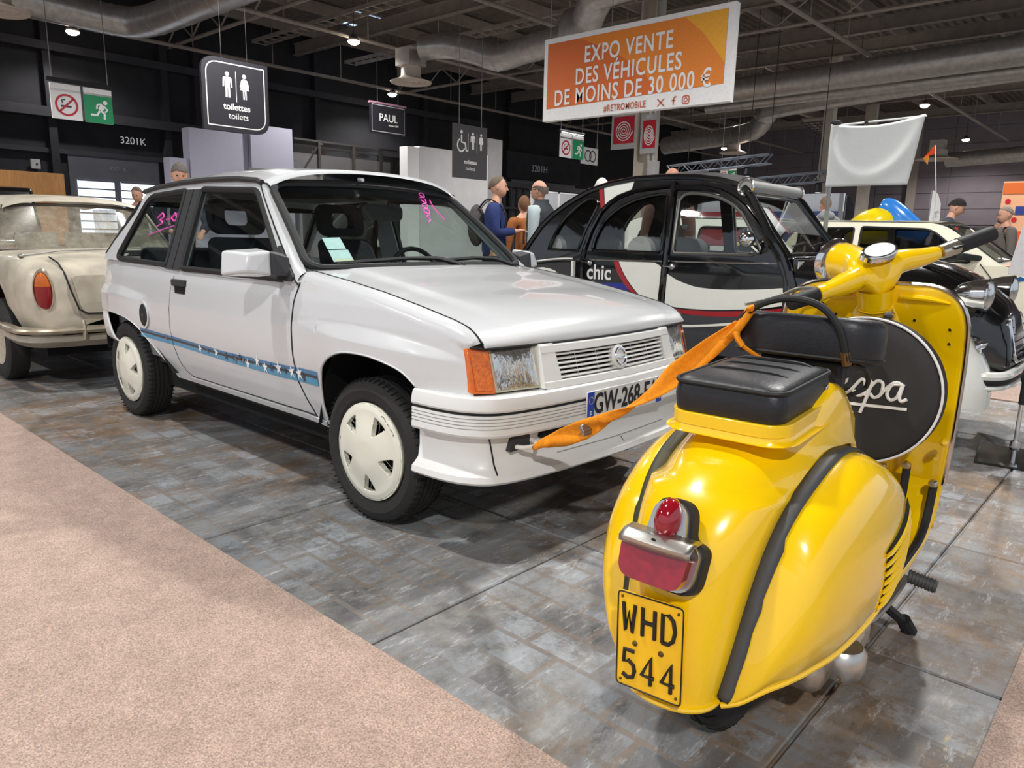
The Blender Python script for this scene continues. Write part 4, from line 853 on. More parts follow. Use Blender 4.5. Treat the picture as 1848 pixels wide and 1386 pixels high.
# grille
def gx(y, z): return .583 + .030 * (1 - (y / .45) ** 2) + (.738 - z) * .32
b = B(); OUT = roundpoly([(-.445, .588), (.445, .588), (.425, .740), (-.425, .740)], [.03, .03, .008, .008], 4); INN = roundpoly([(-.355, .612), (.355, .612), (.365, .708), (-.365, .708)], .012, 3)
def grl(z0, z1): pass
yss = np.linspace(-.43, .43, 25)
def bar(zlo, zhi, y0, y1, dx0, name, m, parent, back=.03):
    G = []
    for y in np.linspace(y0, y1, 25): G.append([(gx(y, zhi) - back, y, zhi), (gx(y, zhi) + dx0, y, zhi), (gx(y, zlo) + dx0, y, zlo), (gx(y, zlo) - back, y, zlo)])
    return B().grid(G).obj(name, m, parent, angle=40, bevel=.003)
gr = bar(.708, .736, -.428, .428, .004, 'grille', PLASW, hb); bar(.586, .612, -.44, .44, .004, 'frame_bottom', PLASW, gr)
for s in (-1, 1):
    V = [(gx(s * .43, .74) - .03, s * .430, .740), (gx(s * .43, .74) + .002, s * .430, .740), (gx(s * .37, .74) + .004, s * .362, .740), (gx(s * .36, .74) - .03, s * .36, .740), (gx(s * .445, .588) - .03, s * .445, .588), (gx(s * .445, .588) + .002, s * .442, .588), (gx(s * .36, .588) + .004, s * .352, .588), (gx(s * .35, .588) - .03, s * .35, .588)]
    B().add(V, [(0, 1, 2, 3), (4, 7, 6, 5), (0, 4, 5, 1), (1, 5, 6, 2), (2, 6, 7, 3)]).obj('frame_side', PLASW, gr, bevel=.003)
for k in range(6):
    z = .6195 + k * .0158; bar(z - .0036, z + .0036, -.36, .36, -.004, 'grille_slat', PLASW, gr, back=.02)
for y in (-.24, -.12, .12, .24): B().add([(gx(y, .705) - .02, y + e, .708) for e in (-.002, .002)] + [(gx(y, .615) - .02, y + e, .612) for e in (.002, -.002)], [(0, 1, 2, 3)]).obj('grille_rib', PLASW, gr)
B().add([(.56, -.42, .73), (.56, .42, .73), (.60, .43, .59), (.60, -.43, .59)], [(0, 1, 2, 3)]).obj('grille_back', DARKHOLE, gr)
ME = frame((gx(0, .66) + .002, 0, .66), (0, 1, 0), (-.3, 0, 1))
em = B().lathe([(0, .004), (.040, .004), (.048, .0), (.049, -.02)], 32, ME).obj('emblem', PLASW, gr, angle=40)
B().lathe([(.027, .005), (.030, .009), (.035, .009), (.038, .005)], 32, ME).obj('emblem_ring', CHROME, em)
B().prism([(-.040, -.001), (-.006, -.008), (-.004, .001), (.040, .001), (.006, .008), (.004, -.001)], lambda u, v: tuple(ME @ Vector((u, v, .006))), lambda u, v: tuple(ME @ Vector((u, v, .010)))).obj('emblem_bolt', CHROME, em)
# bumper: section swept along the front plan path
BP = [(.300, .752), (.40, .748), (.48, .735), (.535, .712), (.575, .680), (.60, .64), (.622, .56), (.640, .42), (.652, .25), (.660, .1), (.663, 0)]
BPs = spline([(x, y, 0) for x, y in BP], 3); path = [(p.x, -p.y) for p in BPs] + [(p.x, p.y) for p in BPs[::-1][1:]]
def sweep(sec, name, m, parent, lo=0, hi=None, angle=35, fl=1.0):
    n = len(path); G = []
    for i in range(n):
        a = Vector(path[max(0, i - 1)]); c = Vector(path[min(n - 1, i + 1)]); t = (c - a).normalized(); nn = Vector((t.y, -t.x))
        if nn.x < -1e-6 and abs(path[i][1]) < .6: nn = -nn
        if nn.dot(Vector((path[i][0] - 0, path[i][1]))) < 0: nn = -nn
        G.append([(path[i][0] + nn.x * o, path[i][1] + nn.y * o, z) for z, o in sec])
    return B().grid(G[lo:hi]).obj(name, m, parent, angle=angle)
bu = sweep([(.586, -.05), (.586, .004), (.580, .012), (.560, .018), (.540, .020), (.533, .016), (.532, .004)], 'front_bumper', PLASW, hb)
sweep([(.5365, .004), (.5365, .0135), (.523, .0135), (.523, .004)], 'bumper_stripe', SHUT, bu)
rib = [(.524, .010)]
for k in range(4): z = .522 - k * .0115; rib += [(z, .017), (z - .0085, .018), (z - .0090, .011), (z - .0115, .011)]
rib += [(.474, .018), (.455, .020), (.446, .014), (.444, -.012)]
sweep(rib, 'bumper_ribs', PLASW, bu, angle=25)
va = sweep([(.448, -.015), (.43, -.020), (.38, -.020), (.335, -.012), (.318, .006), (.310, .018), (.290, .022), (.280, .012), (.278, -.03)], 'front_valance', PLASW, hb, angle=40)
sweep([(.345, -.0135), (.342, -.0115)], 'valance_crease', mat('crease_grey', (150, 150, 146), .5), va, lo=22, hi=len(path) - 22)
B().tube([(.580, -.668, .442), (.584, -.660, .40), (.592, -.655, .35), (.607, -.652, .315)], .003, 5).obj('valance_joint', SHUT, va)
B().tube([(.651, .02, .335), (.67, .02, .315), (.685, .02, .285)], .002, 5).obj('valance_joint', SHUT, va)
B().bb((.45, -.60, .30), (.58, .60, .45)).obj('bumper_core', DARKHOLE, hb)
# air slot and towing eye
sl_ = B().prism(roundpoly([(-.46, .414), (-.10, .410), (-.10, .444), (-.45, .442)], .01), lambda u, v: (.632 + .012 * (1 - (u / .5) ** 2), u, v), lambda u, v: (.60, u, v)).obj('air_slot', DARKHOLE, va)
te = B().prism(roundpoly([(-.600, .386), (-.505, .395), (-.508, .438), (-.585, .434)], .008), lambda u, v: (.613 + (u + .6) * .12, u, v), lambda u, v: (.55, u, v)).obj('tow_recess', DGREY, va)
B().tube([(.595, -.575, .400), (.640, -.560, .402), (.662, -.530, .404), (.650, -.505, .412), (.600, -.500, .418)], .0085, 8).obj('tow_eye', mat('tow_eye_white', (225, 222, 214), .5), te)
# number plate
PL = B().bb((.676, -.260, .449), (.682, .260, .559)).obj('number_plate', mat('plate_white', (226, 226, 222), .35, coat=.4), hb, bevel=.002)
PBL = mat('plate_blue', (20, 66, 170), .4)
MP = frame((.6835, 0, .504), (0, 1, 0), (0, 0, 1))
for y0, y1 in ((-.258, -.218), (.218, .258)): B().prism([(y0, -.053), (y1, -.053), (y1, .053), (y0, .053)], lambda u, v: tuple(MP @ Vector((u, v, -.001))), lambda u, v: tuple(MP @ Vector((u, v, .0003)))).obj('plate_band', PBL, PL)
PK = mat('plate_black', (22, 22, 24), .45)
text_obj('plate_lettering', 'GW-268-EA', .108, MP @ Matrix.Translation((0, .001, .0004)), PK, PL, ext=.0006, offset=.0022, sx=.80)
text_obj('plate_country', 'F', .034, MP @ Matrix.Translation((-.238, -.032, .0008)), WHITE, PL, ext=.0004); text_obj('plate_region', '75', .030, MP @ Matrix.Translation((.238, -.03, .0008)), WHITE, PL, ext=.0004)
b = B()
for k in range(12): a = k * math.pi / 6; b.poly(circ(-.238 + .013 * math.cos(a), .022 + .013 * math.sin(a), .0022, 5), fn=lambda u, v: tuple(MP @ Vector((u, v, .0012))))
b.obj('plate_stars', mat('star_yellow', (240, 210, 60), .5), PL)
# banner's reflection on the bonnet put into a pale colour, not applied
BANNER_REFL = mat('banner_reflection_pale', (226, 214, 206), .4, coat=.6)
def hz(x, y):
    u = 1 - (y / .66) ** 2; tf = ss(x, .1, .545); return ip(x, HOODZ) + (.030 * (1 - tf) + .016 * tf) * u + .006 * (1 - tf * .6)
# wipers
for y0, dy in ((.10, 1), (-.12 + .65, 1)):
    wp = B().tube([ws_pt(y0 / .676 + .02, -.01, .02), ws_pt(y0 / .676 - .18, .06, .022), ws_pt(y0 / .676 - .42, .075, .018)], [.016, .012, .008], 6).obj('wiper', BLACK_PLASTIC, hb)
    B().tube([ws_pt(y0 / .676 - .95 if y0 < .3 else y0 / .676 - .86, .045, .012), ws_pt(y0 / .676 - .42, .075, .016), ws_pt(y0 / .676 - .10, .07, .012)], .010, 6).obj('wiper_blade', BLACK_RUBBER, wp)
    B().ball(ws_pt(y0 / .676 + .02, -.012, .02), (.02, .02, .018), 10, 6).obj('wiper_pivot', BLACK_PLASTIC, wp)
# windscreen stickers and felt-pen price
STK1 = mat('sticker_pale', (190, 214, 214), .6); STK2 = mat('sticker_yellow', (205, 208, 180), .6)
b = B().grid([[ws_pt(u, v, -.003) for u in (-.80, -.67)] for v in (.22, .34)]); st = b.obj('sticker', STK1, WS); st = B().grid([[ws_pt(u, v, -.003) for u in (-.80, -.66)] for v in (.09, .21)]).obj('sticker', STK1, WS); B().grid([[ws_pt(u, v, -.0025) for u in (-.79, -.66)] for v in (.09, .12)]).obj('sticker', STK2, WS)
PINK = mat('pink_marker', (226, 80, 180), .5)
def scribble(pts, fn, r=.0035): return B().tube([fn(*p) for p in spline([(a, c_, 0) for a, c_ in pts], 5)] if False else [fn(p.x, p.y) for p in spline([(a, c_, 0) for a, c_ in pts], 5)], r, 4).obj('marker_scribble', PINK, WS)
f = lambda u, v: ws_pt(u + (v - .95) * .62, v, .004)
scribble([(.50, .52), (.535, .56), (.50, .60), (.545, .62)], f); scribble([(.48, .66), (.54, .64), (.55, .70), (.49, .70), (.50, .64)], f); scribble([(.48, .74), (.54, .72), (.55, .78), (.50, .78), (.49, .73)], f); scribble([(.50, .84), (.55, .80), (.56, .86)], f); scribble([(.50, .88), (.56, .90), (.55, .96), (.50, .93), (.56, .88)], f)
scribble([(.62, .86), (.63, .76), (.67, .66), (.71, .60), (.72, .57)], f)
f = lambda u, v: (u, -(gy(v) + .004), v)
scribble([(-1.98, 1.165), (-1.93, 1.19), (-1.90, 1.17), (-1.94, 1.155), (-1.90, 1.14), (-1.96, 1.12)], f, .005); scribble([(-1.86, 1.155), (-1.82, 1.158)], f, .005); scribble([(-1.80, 1.16), (-1.77, 1.19), (-1.74, 1.16), (-1.77, 1.15), (-1.80, 1.17), (-1.74, 1.19)], f, .005); scribble([(-2.04, 1.07), (-1.9, 1.10), (-1.74, 1.125)], f, .003)
# ---- cabin
SEAT = mat('seat_fabric', (52, 54, 58), .9, var=.15, scale=60); DASH = mat('dash_grey', (48, 50, 54), .8); TRIM = mat('cabin_grey', (112, 116, 116), .85)
for y in (-.34, .34):
    b = B(); b.bb((-1.55, y - .23, .50), (-1.05, y + .23, .66)); st = b.obj('front_seat', SEAT, hb, bevel=.05)
    b = B(); b.add([(-1.56, y - .22, .60), (-1.46, y - .22, .60), (-1.46, y + .22, .60), (-1.56, y + .22, .60), (-1.70, y - .19, 1.06), (-1.62, y - .19, 1.08), (-1.62, y + .19, 1.08), (-1.70, y + .19, 1.06)], [(0, 1, 2, 3), (4, 7, 6, 5), (0, 4, 5, 1), (1, 5, 6, 2), (2, 6, 7, 3), (3, 7, 4, 0)]); b.obj('seat_back', SEAT, st, bevel=.04)
    O = rrect(y - .155, 1.085, y + .155, 1.275, .06); I = rrect(y - .08, 1.135, y + .08, 1.225, .03)
    B().prism(O, lambda u, v: (-1.72 - (v - 1.08) * .2, u, v), lambda u, v: (-1.65 - (v - 1.08) * .2, u, v), [I]).obj('headrest', SEAT, st, bevel=.015)
b = B(); b.bb((-2.45, -.58, .50), (-2.0, .58, .68)); rs = b.obj('rear_seat', SEAT, hb, bevel=.05); B().add([(-2.45, -.56, .66), (-2.35, -.56, .66), (-2.35, .56, .66), (-2.45, .56, .66), (-2.58, -.54, .98), (-2.48, -.54, 1.0), (-2.48, .54, 1.0), (-2.58, .54, .98)], [(0, 1, 2, 3), (4, 7, 6, 5), (0, 4, 5, 1), (1, 5, 6, 2), (2, 6, 7, 3), (3, 7, 4, 0)]).obj('seat_back', SEAT, rs, bevel=.03)
B().add([(-.50, -.64, .945), (-.50, .64, .945), (-.90, .64, .92), (-.90, -.64, .92), (-.95, -.64, .70), (-.95, .64, .70)], [(0, 1, 2, 3), (3, 2, 5, 4)]).obj('dashboard', DASH, hb)
B().tube([(-.97 - .05 * math.sin(a), .34 + .18 * math.cos(a), .86 + .17 * math.sin(a)) for a in np.linspace(0, 2 * math.pi, 25)[:-1]], .013, 8, closed=True).obj('steering_wheel', BLACK_PLASTIC, hb)
B().bb((-2.75, -.66, .36), (-.36, .66, .40)).obj('cabin_floor', DASH, hb)
for s in (-1, 1):
    B().add([(-.50, s * .69, .40), (-.50, s * .69, .90), (-2.55, s * .69, .92), (-2.55, s * .69, .40)], [(0, 1, 2, 3)]).obj('door_lining', TRIM, hb)
    B().tube([(-1.67, s * .60, 1.25), (-1.70, s * .60, 1.0), (-1.75, s * .62, .70)], .02, 4, squash=(1, .1)).obj('seat_belt', BLACK_RUBBER, hb)
B().add([(-.97, -.55, 1.318), (-.97, .55, 1.318), (-2.28, .55, 1.30), (-2.28, -.55, 1.30)], [(0, 1, 2, 3)]).obj('headlining', TRIM, hb)
B().prism(rrect(-.13, 1.175, .13, 1.255, .03), lambda u, v: (-.93, u + .05, v + .0), lambda u, v: (-.90, u + .05, v)).obj('inner_mirror', BLACK_PLASTIC, hb)
# leaflets lying on the dashboard
for (x, y, r, lab) in [(-.62, -.02, .1, 'pale blue leaflet with a picture on the dashboard of the white hatchback, left one'), (-.60, .30, -.1, 'pale leaflet with dark print on the dashboard of the white hatchback, right one')]:
    t = thing('leaflet', lab, 'leaflet', (x, y, .952), r); B().box((0, 0, .001), (.16, .26, .002)).obj('sheet', STK1, t); B().box((.01, 0, .0025), (.06, .14, .001)).obj('picture', STK2, t)
# ================================================================== yellow scooter (x forward, y left, origin under the rear axle)
YEL = mat('yellow_scooter_paint', (247, 200, 4), 0.22, coat=1.0, var=.02, scale=3)
SEATB = mat('black_seat_leather', (34, 34, 37), 0.42, var=.08, scale=120, bump=.08)
CLOTH = mat('black_cover_cloth', (46, 44, 43), 0.75, var=.1, scale=14)
GREYR = mat('grey_rubber_strip', (72, 72, 72), .6, var=.06)
REDL = mat('red_lens', (150, 14, 32), .12, coat=1, var=.12, scale=60, trans=.15)
scoo = thing('motor_scooter', 'yellow motor scooter with black saddle and number plate WHD 544, right foreground', 'scooter', (1.575, -.92, 0), math.pi / 2 + .035)
PIP = [(-.245, .095, .235), (-.225, .110, .33), (-.200, .118, .43), (-.160, .128, .525), (-.105, .138, .595), (-.02, .147, .645), (.10, .152, .675), (.20, .156, .675), (.27, .156, .66)]
RID = [(-.322, .232), (-.327, .32), (-.318, .42), (-.292, .52), (-.248, .60), (-.175, .665), (-.07, .712), (.04, .775), (.16, .815)]
PW = [2.0, 2.0, 2.0, 2.1, 2.2, 2.4, 3.2, 8.0, 16.0]
Pp = spline(PIP, 5); Rr = spline([(a, 0, z) for a, z in RID], 5); G = []
for i in range(len(Pp)):
    t = i / (len(Pp) - 1) * (len(PW) - 1); pw = float(np.interp(t, range(len(PW)), PW)); row = []
    for u in list(np.linspace(-1, -.9, 7)) + list(np.linspace(-.86, .86, 27)) + list(np.linspace(.9, 1, 7)):
        w_ = 1 - abs(u) ** pw; row.append((Pp[i].x + (Rr[i].x - Pp[i].x) * w_, Pp[i].y * (math.sin(u * math.pi / 2) if pw < 2.3 else u), Pp[i].z + (Rr[i].z - Pp[i].z) * w_))
    G.append(row)
# front end of the body: round over and drop to the floorboard
last = G[-1]
for da, dz in ((.05, -.008), (.08, -.03), (.095, -.08), (.10, -.25), (.10, -.42)): G.append([(p[0] + da * (1 if abs(p[1]) < .15 else .5), p[1] * .99, max(.26, p[2] + dz)) for p in last])
B().grid(G).obj('body', YEL, scoo, angle=70)
low = [(G[0][k][0], G[0][k][1], G[0][k][2]) for k in range(41)]
B().tube(low, .007, 8).obj('body_rim', YEL, scoo)
# rear mudguard inner (dark)
B().grid([[(a * .93, b * .9, z) for a, b, z in r] for r in G[:20]]).obj('inner_mudguard', DARKHOLE, scoo)
COW = [(-.25, .098, .250, .115, .105, .234), (-.235, .108, .33, .160, .135, .246), (-.20, .118, .43, .202, .170, .270), (-.16, .128, .525, .232, .198, .282), (-.105, .138, .595, .252, .218, .287), (-.02, .147, .645, .268, .242, .295), (.08, .152, .675, .277, .260, .312), (.17, .156, .672, .280, .270, .332), (.25, .156, .645, .278, .272, .355), (.32, .156, .605, .268, .266, .385), (.38, .155, .555, .246, .246, .415), (.43, .153, .505, .205, .215, .44), (.455, .15, .465, .165, .165, .455)]
def cow_row(i, s, n=19):
    a, bt, zt, bm, bb_, zb = COWs[i]; out = []
    P0, P1, P2, P3 = (bt, zt), (bm * 1.12, zt + (.01 if -.15 < a < .3 else -.008)), (max(bm, bb_) * 1.07, zb + .4 * min(.2, zt - zb)), (bb_, zb)
    for t in np.linspace(0, 1, n):
        k0, k1, k2, k3 = (1 - t) ** 3, 3 * t * (1 - t) ** 2, 3 * t * t * (1 - t), t ** 3
        out.append((a, s * (k0 * P0[0] + k1 * P1[0] + k2 * P2[0] + k3 * P3[0]), k0 * P0[1] + k1 * P1[1] + k2 * P2[1] + k3 * P3[1]))
    return out
_ca = np.array(COW); _t = np.arange(len(COW)); _tt = np.linspace(0, len(COW) - 1, 61)
def _cr(col):
    P = spline([(k, col[k], 0) for k in range(len(col))], 5); return np.array([p.y for p in P])
_A = [_cr(_ca[:, k]) for k in range(6)]; COWs = list(zip(*_A))
def cow_pt(a, z, s, out=0.0):
    AA = [c[0] for c in COWs]; k = max(0, min(len(AA) - 2, int(np.searchsorted(AA, a)) - 1)); f = (a - AA[k]) / (AA[k + 1] - AA[k] + 1e-9)
    r0, r1 = cow_row(k, s, 60), cow_row(k + 1, s, 60); r = [Vector(p).lerp(Vector(q), f) for p, q in zip(r0, r1)][6:]
    zz = [p.z for p in r][::-1]; yy_ = [p.y for p in r][::-1]; return (a, float(np.interp(z, zz, yy_)) + s * out, z)
for s in (-1, 1):
    G = [cow_row(i, s) for i in range(len(COWs))]
    cw = B().grid(G).obj('side_cowl', YEL, scoo, angle=70)
    B().tube([r[-1] for r in G], .006, 8).obj('cowl_rim', YEL, cw)
    # rubber strip between cowl and body
    Q = []
    for i in range(len(COWs)):
        if COWs[i][0] > .27: break
        r = [Vector(p) for p in cow_row(i, s, 60)]; acc = 0; k = 0
        while acc < .026 and k < 20: acc += (r[k + 1] - r[k]).length; k += 1
        n_ = Vector((-.45 if COWs[i][0] < 0 else -.1, s * .35, .7 if COWs[i][2] > .4 else .2)).normalized()
        Q.append([r[0] - (r[k] - r[0]) * .12 + n_ * .003, r[k // 2] + n_ * .006, r[k] + n_ * .0025])
    B().grid(Q).obj('rubber_strip', GREYR if s < 0 else mat('olive_rubber', (62, 60, 40), .6), scoo, angle=60, solid=.004)
    if s < 0:
        for k in range(7):
            z0 = .478 - .0225 * k; a0 = .10 + .006 * k; L0 = .20 - .010 * k
            P = [cow_pt(a0 + L0 * t, z0 + .03 * t + .035 * t * t, s, .003) for t in np.linspace(0, 1, 9)]; D = [(p[0], p[1] + .0015, p[2] + .009) for p in P]
            lo = B().tube(P, [.002, .006, .008, .0085, .0085, .0085, .008, .006, .002], 8).obj('louvre', YEL, cw); B().tube(D, [.001, .004, .0045, .005, .005, .005, .0045, .004, .001], 6).obj('louvre_slot', DARKHOLE, lo)
    else:
        P = [cow_pt(a, z, s, .002) for a, z in ((-.06, .56), (.0, .575), (.06, .578), (.12, .582), (.17, .59), (.22, .605), (.26, .625), (.29, .632))]
        B().tube(P, .009, 6).obj('lid_seal', BLACK_RUBBER, cw)
# tail lamp
MT = frame((-.305, 0, .545), (0, -1, 0), (.34, 0, 1))
def tl(P, z0, z1, name, m, par, bev=.003): return B().prism(P, lambda u, v: tuple(MT @ Vector((u, v, z0))), lambda u, v: tuple(MT @ Vector((u, v, z1)))).obj(name, m, par, bevel=bev, angle=30)
spade = lambda e: roundpoly([(-.070 - e, -.072 - e), (.070 + e, -.072 - e), (.074 + e, .012 + e), (.040 + e, .022 + e), (.032 + e, .088 + e), (-.032 - e, .088 + e), (-.040 - e, .022 + e), (-.074 - e, .012 + e)], [.035, .035, .02, .012, .035, .035, .012, .02], 6)
tlp = tl(spade(.005), -.02, .008, 'tail_lamp', BLACK_RUBBER, scoo); tl(spade(0), -.01, .026, 'lamp_housing', ALU, tlp, .006)
tl(roundpoly([(-.064, -.068), (.064, -.068), (.068, -.006), (-.068, -.006)], [.03, .03, .006, .006], 5), .0, .058, 'brake_lens', REDL, tlp, .010)
b = B(); b.grid([[tuple(MT @ Vector((u * .072, v, z + .010 * (1 - u * u)))) for u in np.linspace(-1, 1, 13)] for v, z in ((-.006, .060), (.004, .064), (.018, .050), (.028, .020))]).obj('chrome_visor', ALU, tlp, angle=60, solid=.003)
b = B().ball((0, 0, 0), (.026, .042, .034), 18, 12); b.v = [tuple(MT @ Vector((p[0], p[1] + .052, p[2] + .022))) for p in b.v]; b.obj('tail_lens', REDL, tlp)
B().lathe([(0, .003), (.006, .002)], 10, MT @ Matrix.Translation((0, .010, .066))).obj('screw', DARKHOLE, tlp)
# number plate
MPl = frame((-.338, .008, .352), (0, -1, .06), (.05, .10, 1))
np_ = B().prism(roundpoly([(-.072, -.097), (.072, -.097), (.072, .097), (-.072, .097)], .010, 4), lambda u, v: tuple(MPl @ Vector((u, v, 0))), lambda u, v: tuple(MPl @ Vector((u, v, .003)))).obj('rear_plate', YEL if False else mat('plate_yellow', (240, 186, 10), .35, coat=.5, var=.05, scale=20), scoo, bevel=.001)
PLK = mat('plate_black_paint', (32, 28, 22), .5)
b = B(); b.tube([tuple(MPl @ Vector((u, v, .0035))) for u, v in roundpoly([(-.0695, -.0945), (.0695, -.0945), (.0695, .0945), (-.0695, .0945)], .009, 4)], .0016, 6, closed=True); b.obj('plate_border', PLK, np_)
def stroke(paths, ox, oy, sx, sy, M, r, name, m, par, z=.0035, sq=(1, 1)):
    for P in paths:
        b = B().tube([tuple(M @ Vector((ox + p[0] * sx, oy + p[1] * sy, z))) for p in P], r, 8); b.obj(name, m, par)
D_ = lambda: [(0, 0), (0, 1), (.5, 1), (.85, .85), (1, .5), (.85, .15), (.5, 0), (0, 0)]
GL = {'W': [[(0, 1), (.22, 0), (.5, .7), (.78, 0), (1, 1)]], 'H': [[(0, 0), (0, 1)], [(1, 0), (1, 1)], [(0, .5), (1, .5)]], 'D': [D_()], '5': [[(.95, 1), (.15, 1), (.08, .55), (.5, .63), (.9, .5), (1, .3), (.85, .06), (.45, 0), (.02, .1)]], '4': [[(.72, 0), (.72, 1), (0, .28), (1, .28)]]}
for k, ch in enumerate('WHD'): stroke(GL[ch], -.057 + k * .0425, .018, .026, .056, MPl, .0042, 'plate_character', PLK, np_)
for k, ch in enumerate('544'): stroke(GL[ch], -.056 + k * .0425, -.076, .027, .056, MPl, .0042, 'plate_character', PLK, np_)
for u, v, r in ((-.030, -.003, .006), (.026, -.006, .006), (-.060, .085, .003), (.060, .082, .003), (-.060, -.084, .003), (.060, -.082, .003)):
    b = B().ball((0, 0, 0), (r, r, .004), 10, 6); b.v = [tuple(MPl @ Vector((p[0] + u, p[1] + v, p[2] + .003))) for p in b.v]; b.obj('plate_bolt', mat('rusty_bolt', (96, 74, 40), .5, .5), np_)
# pillion pad on its tray
tr = B(); O = rrect(-.115, -.128, .215, .128, .055, 6); tr.prism(O, lambda u, v: (u, v, .742 + u * .06), lambda u, v: (u, v, .768 + u * .06)); tray = tr.obj('pillion_tray', YEL, scoo, bevel=.006)
G = []
for k, (e, z) in enumerate(((.016, .728), (.010, .726), (.002, .732), (-.002, .742))): G.append([(u * (1 + e * 3) + e * 0, v * (1 + e * 7), z + u * .06) for u, v in rrect(-.115, -.128, .215, .128, .055, 6)])
B().grid(G, closev=True).obj('tray_lip', YEL, tray, angle=60)
# stalk under the tray
B().grid([[(u * sc_ + dx, v * sc_, z) for u, v in rrect(-.04, -.105, .20, .105, .05, 6)] for z, sc_, dx in ((.655, 1.08, -.02), (.69, 1.0, 0), (.735, .98, 0))], closev=True).obj('tray_pedestal', YEL, scoo, angle=60)
pad = B(); G = []
for z, e in ((.764, -.004), (.770, 0), (.80, .003), (.822, .0), (.832, -.006), (.838, -.018), (.842, -.04), (.844, -.08)):
    G.append([(u, v, z + u * .045) for u, v in rrect(-.108 - e, -.117 - e, .185 + e, .117 + e, .035, 6)])
pad.grid(G, closev=True); n = len(G[-1]); pad.f.append(tuple(len(pad.v) - n + k for k in range(n)))
pd = pad.obj('pillion_pad', SEATB, scoo, angle=50)
for z, e in ((.829, .001),): B().tube([(u, v, z + u * .045) for u, v in rrect(-.108 - e, -.117 - e, .185 + e, .117 + e, .035, 6)], .0045, 6, closed=True).obj('pad_piping', BLACK_RUBBER, pd)
for x in (-.0, .07, .14): B().tube([(x, v, .8455 + x * .045 - .02 * abs(v / .1) ** 6) for v in np.linspace(-.098, .098, 13)], .004, 5).obj('pad_seam', BLACK_RUBBER, pd)
B().lathe([(0, .004), (.006, .002), (.007, 0)], 10, Matrix.Translation((.14, -.121, .806)) @ Matrix.Rotation(math.pi / 2, 4, 'X')).obj('pad_stud', CHROME, pd)
# front saddle, a tapering leather shell, open below
OL = spline([(.268, 0, 0), (.270, .07, 0), (.280, .125, 0), (.310, .160, 0), (.36, .172, 0), (.44, .155, 0), (.54, .105, 0), (.64, .058, 0), (.705, .032, 0), (.722, 0, 0), (.705, -.032, 0), (.64, -.058, 0), (.54, -.105, 0), (.44, -.155, 0), (.36, -.172, 0), (.310, -.160, 0), (.280, -.125, 0), (.270, -.07, 0)], 5, closed=True); G = []
for sc_, dz in ((.02, -.016), (.35, -.014), (.65, -.006), (.82, .0), (.92, -.002), (.97, -.010), (.995, -.022), (1.0, -.04), (1.0, -.07), (.985, -.095), (.975, -.10)):
    row = []
    for p in OL:
        x = .40 + (p.x - .40) * sc_; y = p.y * sc_; dep = dz * (1 - .45 * ss(x, .42, .68)) if dz < -.02 else dz; row.append((x, y, .945 - .10 * max(0, x - .27) + dep))
    G.append(row)
sd = B().grid(G, closev=True).obj('saddle', SEATB, scoo, angle=60, solid=.005)
B().tube([(.40 + (p.x - .40) * 1.002, p.y * 1.002, .945 - .10 * max(0, p.x - .27) - .094 * (1 - .45 * ss(p.x, .42, .68))) for p in OL], .004, 6, closed=True).obj('saddle_hem', BLACK_RUBBER, sd)
B().tube(spline([(.29, .150, .875), (.268, .140, .92), (.262, .09, .962), (.262, .02, .982), (.262, -.05, .970), (.266, -.095, .925), (.275, -.115, .862), (.285, -.118, .835)], 6), .0085, 8).obj('grab_handle', BLACK_RUBBER, sd)
B().tube([(.275, -.112, .868), (.283, -.117, .838)], .011, 8).obj('handle_ferrule', mat('aged_brass', (120, 92, 60), .4, .7), sd)
# springs and bracket below the saddle
fr_ = B().bb((.33, -.10, .79), (.60, .10, .83)).obj('saddle_frame', BLACK_PLASTIC, scoo, bevel=.01)
for y in (-.085, .085):
    P = [(.36 + .028 * math.cos(a), y + .028 * math.sin(a), .825 + .075 * a / (8 * math.pi)) for a in np.linspace(0, 8 * math.pi, 65)]; B().tube(P, .004, 5).obj('saddle_spring', STEEL if y < 0 else BLACK_PLASTIC, fr_)
B().bb((.31, -.10, .74), (.36, .10, .84)).obj('saddle_bracket', BLACK_PLASTIC, scoo, bevel=.012)
B().lathe([(.030, 0), (.034, .012), (.026, .020), (.014, .022), (.012, .030), (0, .031)], 18, Matrix.Translation((.296, .008, .795)) @ Matrix.Rotation(-math.pi / 2, 4, 'Y')).obj('filler_cap', mat('aged_brass', (1, 1, 1)), fr_)
B().tube(spline([(.30, -.125, .84), (.33, -.15, .82), (.36, -.145, .78), (.34, -.12, .76)], 5), .006, 6).obj('saddle_hook', BLACK_PLASTIC, fr_)
